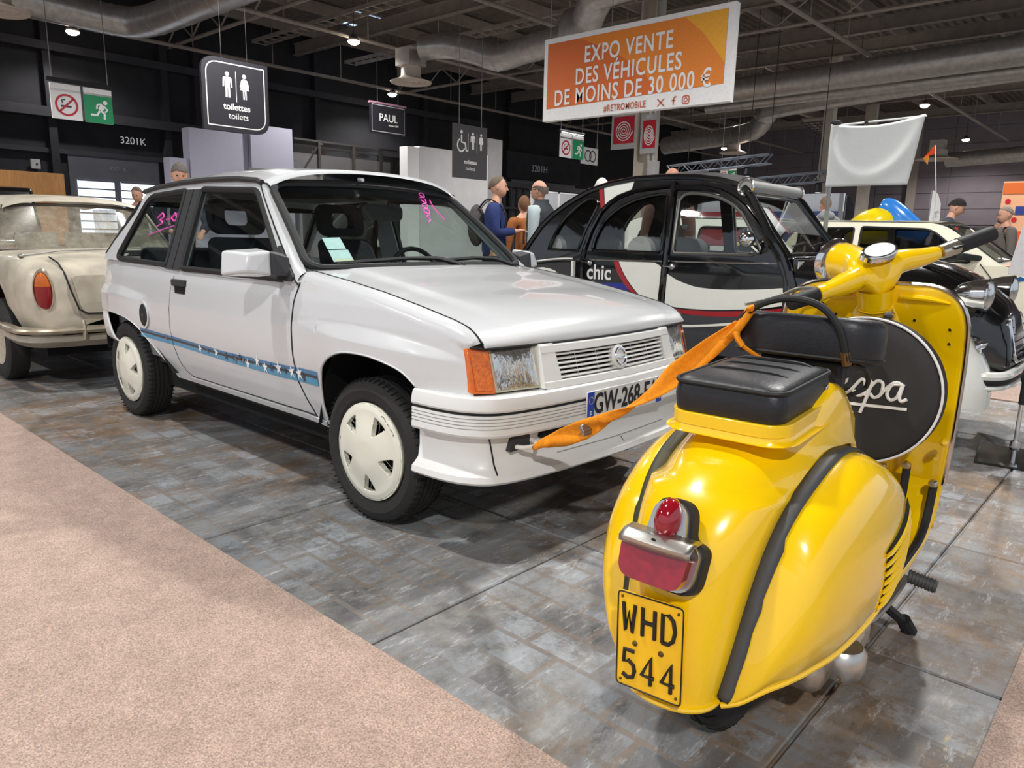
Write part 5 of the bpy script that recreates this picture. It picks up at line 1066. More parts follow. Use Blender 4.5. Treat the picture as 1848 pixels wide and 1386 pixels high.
# spare wheel in a black cloth cover
MD = frame((.735, -.035, .70), (0, -1, 0), (.06, 0, 1))          # local z points backwards (-x)
dk = B().lathe([(0, .0), (.16, .0), (.193, -.006), (.2065, -.018), (.212, -.06), (.205, -.10), (.18, -.115), (0, -.12)], 56, MD).obj('spare_wheel_cover', CLOTH, scoo, angle=60)
B().lathe([(.2055, -.010), (.2085, -.0085), (.2115, -.011), (.2115, -.016), (.2075, -.018)], 56, MD).obj('cover_piping', WHITE, dk)
SCR = mat('white_script', (235, 232, 226), .5)
V_ = [[(-.155, .095), (-.145, .11), (-.13, .105), (-.118, .03), (-.098, .075), (-.085, .105)]]
W1 = [[(-.072, .030), (-.045, .045), (-.042, .062), (-.060, .066), (-.070, .040), (-.058, .012), (-.030, .022), (.0, .062), (.012, .040), (.004, .016), (-.014, .016), (-.018, .028)], [(.012, .016), (.028, .060), (.020, .02), (.006, -.035)], [(.024, .040), (.040, .062), (.056, .056), (.054, .026), (.038, .014), (.026, .024)],
      [(.050, .02), (.072, .052), (.088, .064), (.104, .060), (.106, .050)], [(.104, .060), (.080, .056), (.070, .030), (.080, .014), (.096, .024), (.106, .058)], [(.108, .062), (.102, .026), (.108, .014), (.122, .022)]]
LM = MD @ Matrix.Translation((.004, -.028, .0))
for P in V_ + W1: B().tube([tuple(LM @ Vector((p.x, p.y, .002))) for p in spline([(a, c_, 0) for a, c_ in P], 6)], .0048, 6).obj('script_lettering', SCR, dk)
B().prism([(-.05, -.014), (.125, -.006), (.125, .002), (-.05, -.006)], lambda u, v: tuple(LM @ Vector((u, v - .004, .001))), lambda u, v: tuple(LM @ Vector((u, v - .004, .004)))).obj('script_underline', SCR, dk)
# ---- legshield, floorboard
def shield_a(b_, z): return .985 - .55 * abs(b_) ** 2 * 1.6 - .05 * ss(z, .75, 1.0) + .0 - .22 * (1 - ss(z, .27, .50)) ** 2 * 0
OUTL = roundpoly([(-.235, .275), (.235, .275), (.256, .55), (.258, 1.0), (-.258, 1.0), (-.256, .55)], [.02, .02, .2, .135, .135, .2], 9)
def dens(P, d=.03):
    out = []
    for i in range(len(P)):
        a, c = P[i], P[(i + 1) % len(P)]; n = max(1, int(math.hypot(a[0] - c[0], a[1] - c[1]) / d))
        out += [(a[0] + (c[0] - a[0]) * k / n, a[1] + (c[1] - a[1]) * k / n) for k in range(n)]
    return out
OUTL = dens(OUTL); G = []
for z in np.linspace(.275, .9995, 40):
    e = [p for p in OUTL]; ys = []
    for i in range(len(OUTL)):
        a, c = OUTL[i], OUTL[(i + 1) % len(OUTL)]
        if (a[1] - z) * (c[1] - z) <= 0 and abs(a[1] - c[1]) > 1e-9: ys.append(a[0] + (c[0] - a[0]) * (z - a[1]) / (c[1] - a[1]))
    hw = max(ys) if ys else .235; G.append([(shield_a(hw * u, z), hw * u, z) for u in np.linspace(-1, 1, 25)])
ls = B().grid(G).obj('legshield', YEL, scoo, angle=60, solid=.004)
B().tube([(shield_a(p[0], p[1]), p[0] * 1.004, p[1]) for p in OUTL if p[1] > .40], .0065, 8).obj('chrome_edge', mat('edge_trim', (205, 198, 192), .16, 1.0), ls)
for s in (-1, 1): B().tube([(shield_a(s * .1, .955) - .006, s * .07, .962), (shield_a(s * .15, .955) - .006, s * .15, .960), (shield_a(s * .2, .955) - .003, s * .205, .952)], [.007, .008, .003], 8).obj('pressed_rib', YEL, ls)
for b_, z in ((-.112, .894), (-.210, .877), (-.211, .835), (.112, .894), (.2, .877)): B().lathe([(0, .001), (.0045, .0)], 10, Matrix.Translation((shield_a(b_, z) - .0035, b_, z)) @ Matrix.Rotation(-math.pi / 2, 4, 'Y')).obj('screw_hole', DARKHOLE, ls)
B().grid([[(.985 - .075 * math.cos(t) ** .7 * (1 - .3 * ss(z, .3, .9)) if abs(t) < 1.57 else .985, .085 * math.sin(t) * (1.25 - .25 * ss(z, .3, .9)), z) for t in np.linspace(-1.56, 1.56, 15)] for z in np.linspace(.27, .945, 14)]).obj('steering_tunnel', YEL, scoo, angle=60)
B().lathe([(.016, 0), (.018, .006), (.014, .012), (.013, .020), (0, .021)], 16, Matrix.Translation((.905, -.052, .905)) @ Matrix.Rotation(-math.pi / 2, 4, 'Y')).obj('steering_lock', CHROME, ls)
B().ball((.87, -.243, .56), (.02, .012, .012), 10, 6).obj('bag_hook', YEL, ls)
fb = B(); G = []
for a, z in ((.36, .262), (.50, .262), (.70, .264), (.82, .272), (.89, .295), (.935, .34), (.955, .42)): G.append([(a - (.16 * (b_ ** 2) * 4 if a > .85 else 0) * .4, b_, z - (.012 if abs(b_) > .225 else 0)) for b_ in np.linspace(-.238, .238, 17)])
fl = fb.grid(G).obj('floorboard', YEL, scoo, angle=60, solid=.004)
for s in (-1, 1):
    for b_, z1 in ((.085, .44), (.150, .46), (.226, .42)):
        P = [(.40, s * b_, .270), (.70, s * b_, .272), (.80, s * b_, .280), (.862, s * b_, .312), (.895, s * b_, .37), (.908, s * b_, z1)]
        r_ = B().tube(spline(P, 4), .0115, 6, squash=(1.0, .8)).obj('floor_runner', BLACK_RUBBER, fl); B().lathe([(0, .016), (.008, .015), (.013, .006), (.013, -.004)], 12, Matrix.Translation((.898, s * b_, z1 + .005)) @ Matrix.Rotation(-math.pi / 2, 4, 'Y')).obj('runner_end', ALU, r_)
# wheels and mudguard
def small_wheel(name, M, par):
    prof = [(.11, -.030), (.125, -.040), (.16, -.046), (.19, -.040), (.202, -.026), (.206, -.012)] + [(.206, -.008), (.200, -.006), (.200, .006), (.206, .008)] + [(.206, .012), (.202, .026), (.19, .040), (.16, .046), (.125, .040), (.11, .030)]
    o = B().lathe(prof, 48, M).obj(name, TYRE, par, angle=40)
    B().lathe([(0, .03), (.04, .034), (.06, .02), (.11, .03)], 24, M).obj('rim', STEEL, o); B().lathe([(0, -.03), (.06, -.02), (.11, -.03)], 24, M).obj('rim', STEEL, o)
    bb = B()
    for k in range(30):
        for sg in (-1, 1):
            a = 2 * math.pi * (k + .25 * sg) / 30; P = [(.2065 * math.cos(a), .2065 * math.sin(a), sg * .010), (.2055 * math.cos(a + .05), .2055 * math.sin(a + .05), sg * .018), (.203 * math.cos(a + .07), .203 * math.sin(a + .07), sg * .027), (.19 * math.cos(a + .08), .19 * math.sin(a + .08), sg * .041)]
            bb.tube([tuple(M @ Vector(p)) for p in P], .0016, 4)
    x = bb.obj('tread_grooves', DARKHOLE, o); x['kind'] = 'stuff'; return o
small_wheel('rear_wheel', Matrix.Translation((.05, 0, .2055)) @ Matrix.Rotation(math.pi / 2, 4, 'X'), scoo)
AX = Matrix.Translation((.933, 0, .930)) @ Matrix.Rotation(-.36, 4, 'Y') @ Matrix.Rotation(math.radians(59), 4, 'Z')      # steering axis frame, z up the column
small_wheel('front_wheel', Matrix.Translation((1.21, 0, .2055)) @ Matrix.Rotation(.55, 4, 'Z') @ Matrix.Rotation(math.pi / 2, 4, 'X'), scoo)
MF = Matrix.Translation((1.21, 0, .2055)) @ Matrix.Rotation(.55, 4, 'Z')
B().grid([[tuple(MF @ Vector(((.235 + .03 * (1 - u * u)) * math.cos(t) * 1.05, .085 * u, (.235 + .05 * (1 - u * u)) * math.sin(t)))) for u in np.linspace(-1, 1, 11)] for t in np.linspace(-.1, 3.0, 20)]).obj('front_mudguard', YEL, scoo, angle=60)
# ---- headset
def skin(name, verts, edges, radii, m, parent, M=None, sub=2, root=0):
    me = bpy.data.meshes.new(name); bm = bmesh.new(); ly = bm.verts.layers.skin.verify(); vs = [bm.verts.new(tuple(M @ Vector(v)) if M else v) for v in verts]
    for a, c in edges: bm.edges.new((vs[a], vs[c]))
    for k, v in enumerate(vs): v[ly].radius = (radii[k], radii[k]) if not hasattr(radii[k], '__len__') else radii[k]; v[ly].use_root = (k == root)
    bm.to_mesh(me); bm.free(); me.materials.append(m)
    o = bpy.data.objects.new(name, me); LINK(o)
    md = o.modifiers.new('skin', 'SKIN'); md.use_smooth_shade = True; md.branch_smoothing = .6; s2 = o.modifiers.new('sub', 'SUBSURF'); s2.levels = sub; s2.render_levels = sub
    dg = bpy.context.evaluated_depsgraph_get(); me2 = bpy.data.meshes.new_from_object(o.evaluated_get(dg)); bpy.data.objects.remove(o)
    me2.polygons.foreach_set('use_smooth', [True] * len(me2.polygons)); me2.name = name
    o = bpy.data.objects.new(name, me2); LINK(o)
    if not me2.materials: me2.materials.append(m)
    if parent is not None: o.parent = parent
    return o
B().lathe([(.046, -.06), (.047, -.012), (.049, -.008), (.049, -.004), (.044, -.002), (.048, .0), (.050, .03), (.054, .06)], 28, AX).obj('steering_collar', YEL, scoo, angle=40)
B().lathe([(.0495, -.0085), (.0475, -.0045)], 28, AX).obj('collar_gap', DARKHOLE, scoo)
hs = skin('headset', [(0, 0, .03), (0, 0, .085), (.005, 0, .125), (.065, 0, .120), (.125, 0, .108), (.165, 0, .102), (-.004, -.075, .118), (-.012, -.155, .108), (-.020, -.225, .106), (-.004, .075, .112), (-.012, .15, .112), (-.020, .215, .116)], [(0, 1), (1, 2), (2, 3), (3, 4), (4, 5), (2, 6), (6, 7), (7, 8), (2, 9), (9, 10), (10, 11)], [.052, .052, .056, .066, .070, .066, .042, .031, .023, .042, .031, .023], YEL, scoo, AX, 2, 1)
B().lathe([(.064, -.01), (.072, 0), (.074, .006), (.068, .012)], 32, AX @ Matrix.Translation((.168, 0, .101)) @ Matrix.Rotation(math.pi / 2, 4, 'Y')).obj('headlamp_rim', CHROME, hs)
B().lathe([(.068, .008), (.05, .018), (.025, .024), (0, .026)], 28, AX @ Matrix.Translation((.168, 0, .101)) @ Matrix.Rotation(math.pi / 2, 4, 'Y')).obj('headlamp_glass', HLENS, hs)
SM = AX @ Matrix.Translation((-.014, 0, .176)) @ Matrix.Rotation(-.30, 4, 'Y')
sp_ = B().lathe([(.0, .003), (.048, .003), (.054, .006), (.059, .002), (.060, -.012)], 32, SM @ Matrix.Diagonal((.62, 1.0, 1, 1))).obj('speedometer', CHROME, hs, angle=40); B().lathe([(0, .0072), (.049, .0066)], 32, SM @ Matrix.Diagonal((.60, 1.0, 1, 1))).obj('speedometer_face', mat('speedo_face', (232, 234, 232), .15, coat=1), sp_)
RH = [(-.020, -.225, .158), (-.023, -.245, .163), (-.028, -.30, .172), (-.036, -.40, .188), (-.0365, -.406, .189)]
T_ = lambda P: [tuple(AX @ Vector(p)) for p in P]
B().tube(T_([(-.020, -.222, .106), (-.023, -.250, .107), (-.027, -.285, .109)]), [.022, .023, .023], 14).obj('throttle_clamp', mat('worn_chrome', (205, 196, 178), .25, .9), hs)
b = B().box((0, 0, 0), (.022, .03, .008)); b.v = [tuple(AX @ (Vector(p) + Vector((-.04, -.262, .117)))) for p in b.v]; b.obj('switch_slot', BLACK_PLASTIC, hs)
B().tube(T_([(-.027, -.283, .109), (-.028, -.288, .1095), (-.036, -.405, .114), (-.0365, -.409, .1145)]), [.025, .024, .023, .017], 14).obj('grip', BLACK_RUBBER, hs)
B().tube(T_([(-.020, .205, .1155), (-.022, .230, .118)]), [.0245, .0245], 14).obj('gear_collar', YEL, hs)
B().tube(T_([(-.022, .232, .118), (-.0225, .238, .1185), (-.032, .325, .126), (-.0325, .33, .126)]), [.022, .0225, .022, .016], 14).obj('grip', BLACK_RUBBER, hs)
B().tube(T_(spline([(.03, .20, .115), (.045, .245, .120), (.035, .31, .125), (.030, .40, .134), (.035, .43, .137)], 5)), [.010] * 8 + [.007] * 13, 8, squash=(1, .6)).obj('clutch_lever', ALU, hs)
B().tube(T_(spline([(.03, -.22, .085), (.045, -.27, .078), (.04, -.35, .075), (.04, -.41, .078)], 5)), .007, 8, squash=(1, .6)).obj('brake_lever', ALU, hs)
B().tube(T_(spline([(.03, .18, .11), (.10, .14, .06), (.12, .05, -.05), (.08, .0, -.12)], 5)), .005, 6).obj('cable', BLACK_RUBBER, hs)
# ---- stand, kick starter, engine parts
for s in (-1, 1):
    lg = B().tube([(.60, s * .13, .20), (.70, s * .19, .09), (.775, s * .232, .022)], .014, 8).obj('stand_leg', BLACK_PLASTIC, scoo); B().tube([(.755, s * .222, .045), (.785, s * .238, .0)], [.02, .021], 10).obj('stand_foot', BLACK_RUBBER, lg)
ks = B().tube(spline([(.30, -.17, .18), (.42, -.21, .18), (.60, -.225, .195), (.66, -.228, .215)], 4), .010, 8).obj('kick_starter', STEEL, scoo)
P = [(.672 + .0 * a, -.232 - .066 * a / (14 * math.pi), .217) for a in np.linspace(0, 14 * math.pi, 2)]
B().tube([(.668, -.232, .217), (.674, -.305, .205)], .017, 12).obj('kick_rubber', GREYR, ks)
for k in range(8): B().tube([(.668 + .0008 * k, -.236 - .0085 * k, .2165 - .0014 * k), (.6685 + .0008 * k, -.240 - .0085 * k, .2160 - .0014 * k)], .0195, 12).obj('rubber_ring', GREYR, ks)
ALUD = mat('dirty_aluminium', (150, 138, 124), .4, .75, var=.3, scale=18)
en = B().bb((.05, -.20, .13), (.26, -.06, .21)).obj('engine_case', ALUD, scoo, bevel=.03)
B().lathe([(0, .05), (.045, .048), (.055, .035), (.055, 0), (.048, -.02)], 22, Matrix.Translation((.20, -.20, .155))).obj('case_cover', ALU, en, angle=40); B().lathe([(0, .006), (.010, .004), (.011, 0)], 10, Matrix.Translation((.15, -.212, .14)) @ Matrix.Rotation(math.pi / 2, 4, 'X')).obj('case_bolt', mat('rusty_bolt', (1, 1, 1)), en)
B().tube([(.27, -.20, .14), (.31, -.215, .185), (.33, -.21, .22)], .018, 8).obj('carburettor_stub', ALUD, en)
B().lathe([(.0, -.16), (.05, -.15), (.058, -.10), (.058, .10), (.045, .15), (0, .16)], 18, Matrix.Translation((.14, .08, .16)) @ Matrix.Rotation(math.pi / 2, 4, 'Y')).obj('silencer', mat('rust_pipe', (58, 50, 44), .7, .3, var=.3), en)
# ================================================================== black and white vintage saloon (parallel to the hatchback, y 1.9 .. 3.4)
BLK = mat('gloss_black_paint', (11, 11, 12), 0.18, coat=1.0, var=.03)
CREAMP = mat('cream_white_paint', (232, 232, 222), .25, coat=.9, var=.01)
REDP = mat('dark_red_paint', (160, 22, 32), .3, coat=.8); GREYP2 = mat('anthracite_paint', (62, 62, 66), .3, coat=.8)
YC = 2.57
vs = thing('vintage_saloon', 'black vintage saloon with white swooshes, red stripes and rounded roof', 'car', (-.3, YC, 0))
VO = Matrix.Translation((.3, -YC, 0))
def vp(b, name, m, par=None, **k):
    par = par or vs; o = b.obj(name, m, par, **k); o.data.transform(VO); return o
def vy(z): return 2.08 + .20 * max(0, z - .98) + .10 * max(0, z - 1.3) + .03 * max(0, .75 - z)
def side(u, v, e, s): y = vy(v) + e; return (u, y if s < 0 else 2 * YC - y, v)
RAIL = [(-1.79, .865), (-1.69, 1.02), (-1.569, 1.196), (-1.47, 1.285), (-1.36, 1.36), (-1.27, 1.41), (-1.171, 1.459), (-1.07, 1.487), (-.979, 1.509), (-.774, 1.537), (-.53, 1.540), (-.3, 1.532), (-.124, 1.507), (.003, 1.473), (.066, 1.447)]
OUT2 = RAIL + [(.137, 1.374), (.21, 1.27), (.282, 1.162), (.388, 1.042), (.42, .95), (.444, .824), (.444, .36), (-1.12, .36), (-1.12, .50), (-1.82, .50)]
QWN = [tuple(p)[:2] for p in [(v.x, v.y) for v in spline([(-1.463, 1.02, 0), (-1.42, 1.131, 0), (-1.34, 1.259, 0), (-1.203, 1.374, 0), (-1.13, 1.402, 0), (-1.085, 1.395, 0), (-1.06, 1.34, 0), (-1.13, 1.17, 0), (-1.160, 1.06, 0), (-1.175, 1.016, 0)], 3)]]
RWN = [(v.x, v.y) for v in spline([(-1.040, 1.024, 0), (-1.035, 1.09, 0), (-1.010, 1.165, 0), (-.958, 1.248, 0), (-.851, 1.335, 0), (-.691, 1.398, 0), (-.52, 1.422, 0), (-.482, 1.408, 0)], 3)] + [(-.462, 1.1), (-.460, 1.045), (-.48, 1.024)]
FWN = [(v.x, v.y) for v in spline([(.242, 1.073, 0), (.149, 1.201, 0), (.066, 1.300, 0), (-.037, 1.365, 0), (-.153, 1.403, 0), (-.281, 1.419, 0), (-.352, 1.413, 0), (-.385, 1.376, 0)], 3)] + [(-.378, 1.2), (-.372, 1.05), (-.352, 1.024), (.193, 1.030), (.235, 1.045)]
CLR = glass_mat('clear_car_glass', (.93, .95, .94))
for s in (-1, 1):
    vp(B().prism(OUT2, lambda u, v: side(u, v, 0, s), lambda u, v: side(u, v, .03, s), [QWN, RWN, FWN]), 'body_side', BLK, angle=30)
    for P, nm in ((QWN, 'quarter_window'), (RWN, 'rear_door_window'), (FWN, 'front_door_window')):
        g = vp(B().prism(P, lambda u, v: side(u, v, .010, s), lambda u, v: side(u, v, .013, s)), nm, CLR)
        vp(B().tube([side(u, v, -.003, s) for u, v in P], .010, 6, closed=True), 'window_frame', mat('window_trim_grey', (120, 118, 112), .35, .6) if nm.startswith('front') else BLK, g)
    # raised door frames
    vp(B().tube([side(u, v, -.008, s) for u, v in [(-1.118, .40), (-1.122, .95), (-1.111, 1.03), (-1.075, 1.17), (-1.014, 1.300), (-.95, 1.365), (-.885, 1.408), (-.751, 1.452), (-.513, 1.475), (-.455, 1.476)]], .017, 8), 'door_frame', BLK)
    vp(B().tube([side(u, v, -.012, s) for u, v in [(-.452, 1.50), (-.432, 1.3), (-.418, 1.1), (-.412, .97), (-.42, .80), (-.440, .55), (-.45, .40)]], .022, 8), 'centre_pillar', BLK)
    vp(B().tube([side(u, v, -.008, s) for u, v in [(-.427, 1.462), (-.232, 1.457), (-.10, 1.43), (.0, 1.385), (.093, 1.325), (.21, 1.205), (.30, 1.10), (.365, 1.03), (.40, .96), (.432, .90), (.444, .80), (.446, .40)]], .02, 8), 'door_frame', BLK)
    vp(B().tube([side(u, v, -.016, s) for u, v in [(.07, 1.45), (.137, 1.38), (.29, 1.165), (.40, 1.035), (.44, .96), (.475, .85), (.48, .42)]], .026, 8), 'windscreen_pillar', BLK)
    vp(B().tube([side(u, v - .004, .0, s) for u, v in RAIL], .022, 8), 'roof_rail', BLK)
    vp(B().tube([side(u, .955 + (u + 1.11) * .019, -.005, s) for u in np.linspace(-1.10, .369, 12)], .006, 6, squash=(1, 1)), 'belt_trim', CHROME)
    for x, z in ((-1.045, .932), (-.355, .935)):
        h = vp(B().ball(side(x, z, -.016, s), (.026, .018, .022), 12, 8), 'door_handle', CHROME); vp(B().tube([side(x, z, -.03, s), side(x - .06, z + .004, -.03, s)], .008, 6), 'handle_lever', CHROME, h)
    def zone(P, m, name, e=-.004): return vp(B().prism(P, lambda u, v: side(u, v, e, s), lambda u, v: side(u, v, e + .003, s)), name, m, angle=20)
    cv = lambda pts, n=4: [(p.x, p.y) for p in spline([(a, c_, 0) for a, c_ in pts], n)]
    # white swoosh over both doors, split at the pillar
    top = cv([(-.795, .952), (-.74, .86), (-.66, .77), (-.57, .70), (-.465, .668)])
    zone(top + [(-.43, .668), (-.425, .905), (-.455, .935), (-.497, .955)], CREAMP, 'white_swoosh')
    zone(cv([(-.395, .885), (-.33, .852), (-.268, .831), (-.18, .810), (-.089, .803), (.02, .803), (.119, .808), (.27, .82), (.425, .838)]) + cv([(.43, .730), (.28, .700), (.131, .682), (-.06, .665), (-.246, .660), (-.40, .667)]), CREAMP, 'white_swoosh')
    zone(cv([(-.842, .957), (-.80, .87), (-.72, .775), (-.62, .70), (-.53, .655), (-.43, .64)]) + cv([(-.43, .662), (-.47, .664), (-.575, .697), (-.665, .767), (-.745, .857), (-.80, .952)]), REDP, 'red_stripe', -.0045)
    zone(cv([(-.39, .655), (-.246, .650), (-.06, .655), (.131, .672), (.28, .688), (.43, .715)]) + cv([(.43, .672), (.28, .648), (.131, .635), (-.06, .622), (-.246, .622), (-.39, .630)]), REDP, 'red_stripe')
    zone([(-1.10, .37), (.43, .37), (.43, .668), (.131, .632), (-.246, .618), (-.45, .625), (-.9, .70), (-1.10, .70)], GREYP2, 'lower_panel', -.003)
    zone(cv([(-.39, .545), (-.238, .548), (-.05, .570), (.1, .595), (.43, .640)]) + cv([(.43, .622), (.1, .577), (-.05, .555), (-.238, .532), (-.39, .528)]), CREAMP, 'white_line', -.0075)
    zone([(-.985, .79), (-.745, .80), (-.71, .765), (-.69, .735), (-.97, .735)], mat('royal_blue_paint', (28, 40, 140), .3, coat=.8), 'blue_patch')
    zone([(-1.035, 1.475), (-.784, 1.515), (-.792, 1.458), (-.869, 1.418), (-.953, 1.353), (-.99, 1.343)], CREAMP, 'white_patch'); zone([(-1.077, 1.462), (-1.045, 1.476), (-.997, 1.345), (-1.020, 1.315)], REDP, 'red_bar')
    if s < 0:
        text_obj('lettering', 'chic', .150, VO @ frame((-.965, vy(.86) - .0045, .862), (1, 0, 0), (0, 0, 1)), WHITE, vs, offset=.0025, sx=.92, space=1.0); zone([(-1.03, .80), (-1.005, .80), (-.995, .772), (-1.015, .768)], WHITE, 'white_tick')
    # rear wing with white disc
    yw = 1.965 if s < 0 else 2 * YC - 1.965; d = 1 if s < 0 else -1
    arch = cv([(-1.91, .50), (-1.86, .70), (-1.72, .84), (-1.55, .90), (-1.386, .928), (-1.22, .945), (-1.125, .948)])
    w_ = vp(B().prism(arch + [(-1.125, .34), (-1.88, .34)], lambda u, v: (u, yw, v), lambda u, v: (u, yw + d * .16, v)), 'rear_wing', BLK, bevel=.03)
    disc = [(-1.40 + .30 * math.cos(a), .585 + .30 * math.sin(a)) for a in np.linspace(0, 2 * math.pi, 33)[:-1]]
    vp(B().prism(disc, lambda u, v: (u, yw - d * .006, v), lambda u, v: (u, yw + d * .01, v)), 'white_disc', CREAMP, w_)
    vp(B().tube([(u, yw - d * .002, v + .012) for u, v in arch], .007, 6), 'wing_piping', CREAMP, w_); vp(B().bb((-1.135, min(yw - d * .004, yw + d * .02), .40), (-1.115, max(yw - d * .004, yw + d * .02), .945)), 'white_edge', CREAMP, w_)
    # front wing, white, bulging
    G = []
    for th in np.linspace(-.15, math.pi, 22):
        row = []
        for u in np.linspace(-1, 1, 13):
            k = 1 - .32 * abs(u) ** 2.6; cx, cz = 1.02, .34
            row.append((cx + .545 * k * math.cos(th), (2.12 if s < 0 else 2 * YC - 2.12) + .215 * u, cz + .46 * k * math.sin(th)))
        G.append(row)
    vp(B().grid(G), 'front_wing', CREAMP, angle=60)
    yl = 2.20 if s < 0 else 2 * YC - 2.20
    hl = vp(B().lathe([(.0, -.16), (.03, -.15), (.06, -.11), (.078, -.05), (.085, .0), (.089, .012), (.084, .018)], 24, Matrix.Translation((1.46, yl, .862)) @ Matrix.Rotation(math.pi / 2, 4, 'Y')), 'headlamp', CHROME); vp(B().lathe([(.083, .016), (.06, .03), (.03, .038), (0, .04)], 20, Matrix.Translation((1.46, yl, .862)) @ Matrix.Rotation(math.pi / 2, 4, 'Y')), 'headlamp_glass', HLENS, hl); vp(B().tube([(1.40, yl, .79), (1.36, 2 * YC - 2.4 if s > 0 else 2.4, .72)], .03, 8), 'lamp_bar', BLK, hl)
    yi = 2.10 if s < 0 else 2 * YC - 2.10
    vp(B().lathe([(.045, 0), (.04, .008), (.024, .012), (.02, .03), (0, .05)], 18, Matrix.Translation((1.475, yi, .60)) @ Matrix.Rotation(math.pi / 2 - .45, 4, 'Y')), 'indicator', CHROME)
    for xw in (1.02, -1.40): vp(B().lathe([(0, -.05), (.2, -.06), (.22, -.06), (.29, -.05), (.305, 0), (.29, .05), (.22, .06), (.2, .06), (0, .05)], 32, Matrix.Translation((xw, 2.10 if s < 0 else 2 * YC - 2.10, .305)) @ Matrix.Rotation(math.pi / 2, 4, 'X')), 'wheel', TYRE)
    mr = vp(B().ball(side(.20, 1.125, -.12, s), (.05, .055, .05), 14, 10), 'wing_mirror', CHROME); vp(B().tube([side(.24, 1.05, -.02, s), side(.21, 1.10, -.10, s)], .012, 6), 'mirror_stem', CHROME, mr)
    for x in (-.30, .28): vp(B().box(side(x, 1.20 if x < 0 else 1.17, -.012, s), (.04, .02, .025)), 'window_catch', CHROME)
# roof, canvas roll, windscreen, tail
G = []
for u, z in RAIL:
    y0 = vy(z); G.append([(u - (.10 * (1 - q * q) if z < 1.3 else 0), YC + (YC - y0) * q, z + .05 * (1 - q * q) * min(1, max(0, (z - 1.0) / .4))) for q in np.linspace(-1, 1, 15)])
vp(B().grid(G), 'canvas_roof', mat('black_canvas', (34, 34, 36), .6, var=.1), angle=60)
roll = vp(B().tube([(.085, 2.16, 1.452), (.085, 2 * YC - 2.16, 1.452)], .045, 12), 'canvas_roll', mat('grey_canvas', (150, 150, 146), .5))
for y in (2.155, 2 * YC - 2.155): vp(B().tube([(.085 + .05 * math.cos(a), y, 1.452 + .05 * math.sin(a)) for a in np.linspace(0, 2 * math.pi, 17)[:-1]], .008, 6, closed=True), 'roll_clip', CHROME, roll)
wsg = vp(B().add([(.41, 2.12, 1.035), (.41, 2 * YC - 2.12, 1.035), (.10, 2 * YC - 2.19, 1.42), (.10, 2.19, 1.42)], [(0, 1, 2, 3)]), 'windscreen', CLR)
vp(B().tube([(.41, 2.13, 1.035), (.41, 2 * YC - 2.13, 1.035), (.10, 2 * YC - 2.20, 1.42), (.10, 2.20, 1.42)], .018, 8, closed=True), 'windscreen_frame', BLK, wsg)
vp(B().bb((.40, 2.12, .93), (.47, 2 * YC - 2.12, 1.03)), 'scuttle', BLK, bevel=.02); vp(B().bb((.471, 2.14, .955), (.475, 2 * YC - 2.14, 1.00)), 'scuttle_flap', CREAMP)
for y in (2.33, 2.62): wp = vp(B().tube([(.425, y, 1.02), (.40, y + .08, 1.09)], .008, 6), 'wiper', CHROME); vp(B().tube([(.37, y - .05, 1.09), (.35, y + .20, 1.115)], .005, 5), 'wiper_blade', BLACK_RUBBER, wp)
HD = [(.46, 1.02, .47, .80), (.62, 1.045, .43, .72), (.85, 1.05, .39, .66), (1.05, 1.045, .355, .60), (1.2, 1.01, .325, .55), (1.33, .96, .30, .50), (1.43, .89, .28, .47), (1.52, .82, .26, .45), (1.57, .74, .245, .44), (1.595, .62, .24, .43), (1.60, .46, .23, .43)]
G = []
for x, zt, hw, zb in HD:
    row = []
    for t in np.linspace(-1, 1, 25):
        a = t * math.pi / 2; yy_ = hw * math.copysign(abs(math.sin(a)) ** .62, a); zz = zb + (zt - zb) * abs(math.cos(a)) ** .5; row.append((x, YC + yy_, zz))
    G.append(row)
vp(B().grid(G), 'bonnet', BLK, angle=60)
for s in (-1, 1):
    for k in range(3): vp(B().tube([(x, YC + s * (.13 + .05 * k), ip(x, [(a, z) for a, z, h, c in HD]) - .010 - .010 * k) for x in np.linspace(.7, 1.35, 8)], .006, 5), 'bonnet_rib', BLK)
gg = vp(B().tube([(1.60 - (z - .55) * .25, YC + y, z) for y, z in rrect(-.20, .50, .20, .745, .05, 4)], .012, 8, closed=True), 'grille', CHROME)
for z in np.linspace(.53, .72, 6): vp(B().tube([(1.605 - (z - .55) * .25, YC - .19, z), (1.605 - (z - .55) * .25, YC + .19, z)], .008, 6), 'grille_bar', CHROME, gg)
BPt = [(1.40, 2.06), (1.49, 2.05), (1.56, 2.08), (1.60, 2.18), (1.61, 2.4), (1.615, YC)]
Ps = spline([(a, c_, 0) for a, c_ in BPt], 4); path2 = [(p.x, p.y) for p in Ps] + [(p.x, 2 * YC - p.y) for p in Ps[::-1][1:]]
bu2 = vp(B().tube([(x, y, .425) for x, y in path2], .034, 10, squash=(.8, .9)), 'front_bumper', BLACK_RUBBER)
for z, h in ((.452, .024), (.388, .013)): vp(B().tube([(x + .010, y - .008 if y < YC else y + .008, z) for x, y in path2[3:-3]], h, 8), 'bumper_band', CREAMP, bu2)
vp(B().grid([[(-1.80 - .10 * (1 - q * q), YC + .56 * q, z) for q in np.linspace(-1, 1, 11)] for z in (.87, .6, .42)]), 'tail_panel', BLK)
vp(B().bb((-1.8, 2.12, .30), (1.4, 2 * YC - 2.12, .36)), 'floor_pan', DARKHOLE)
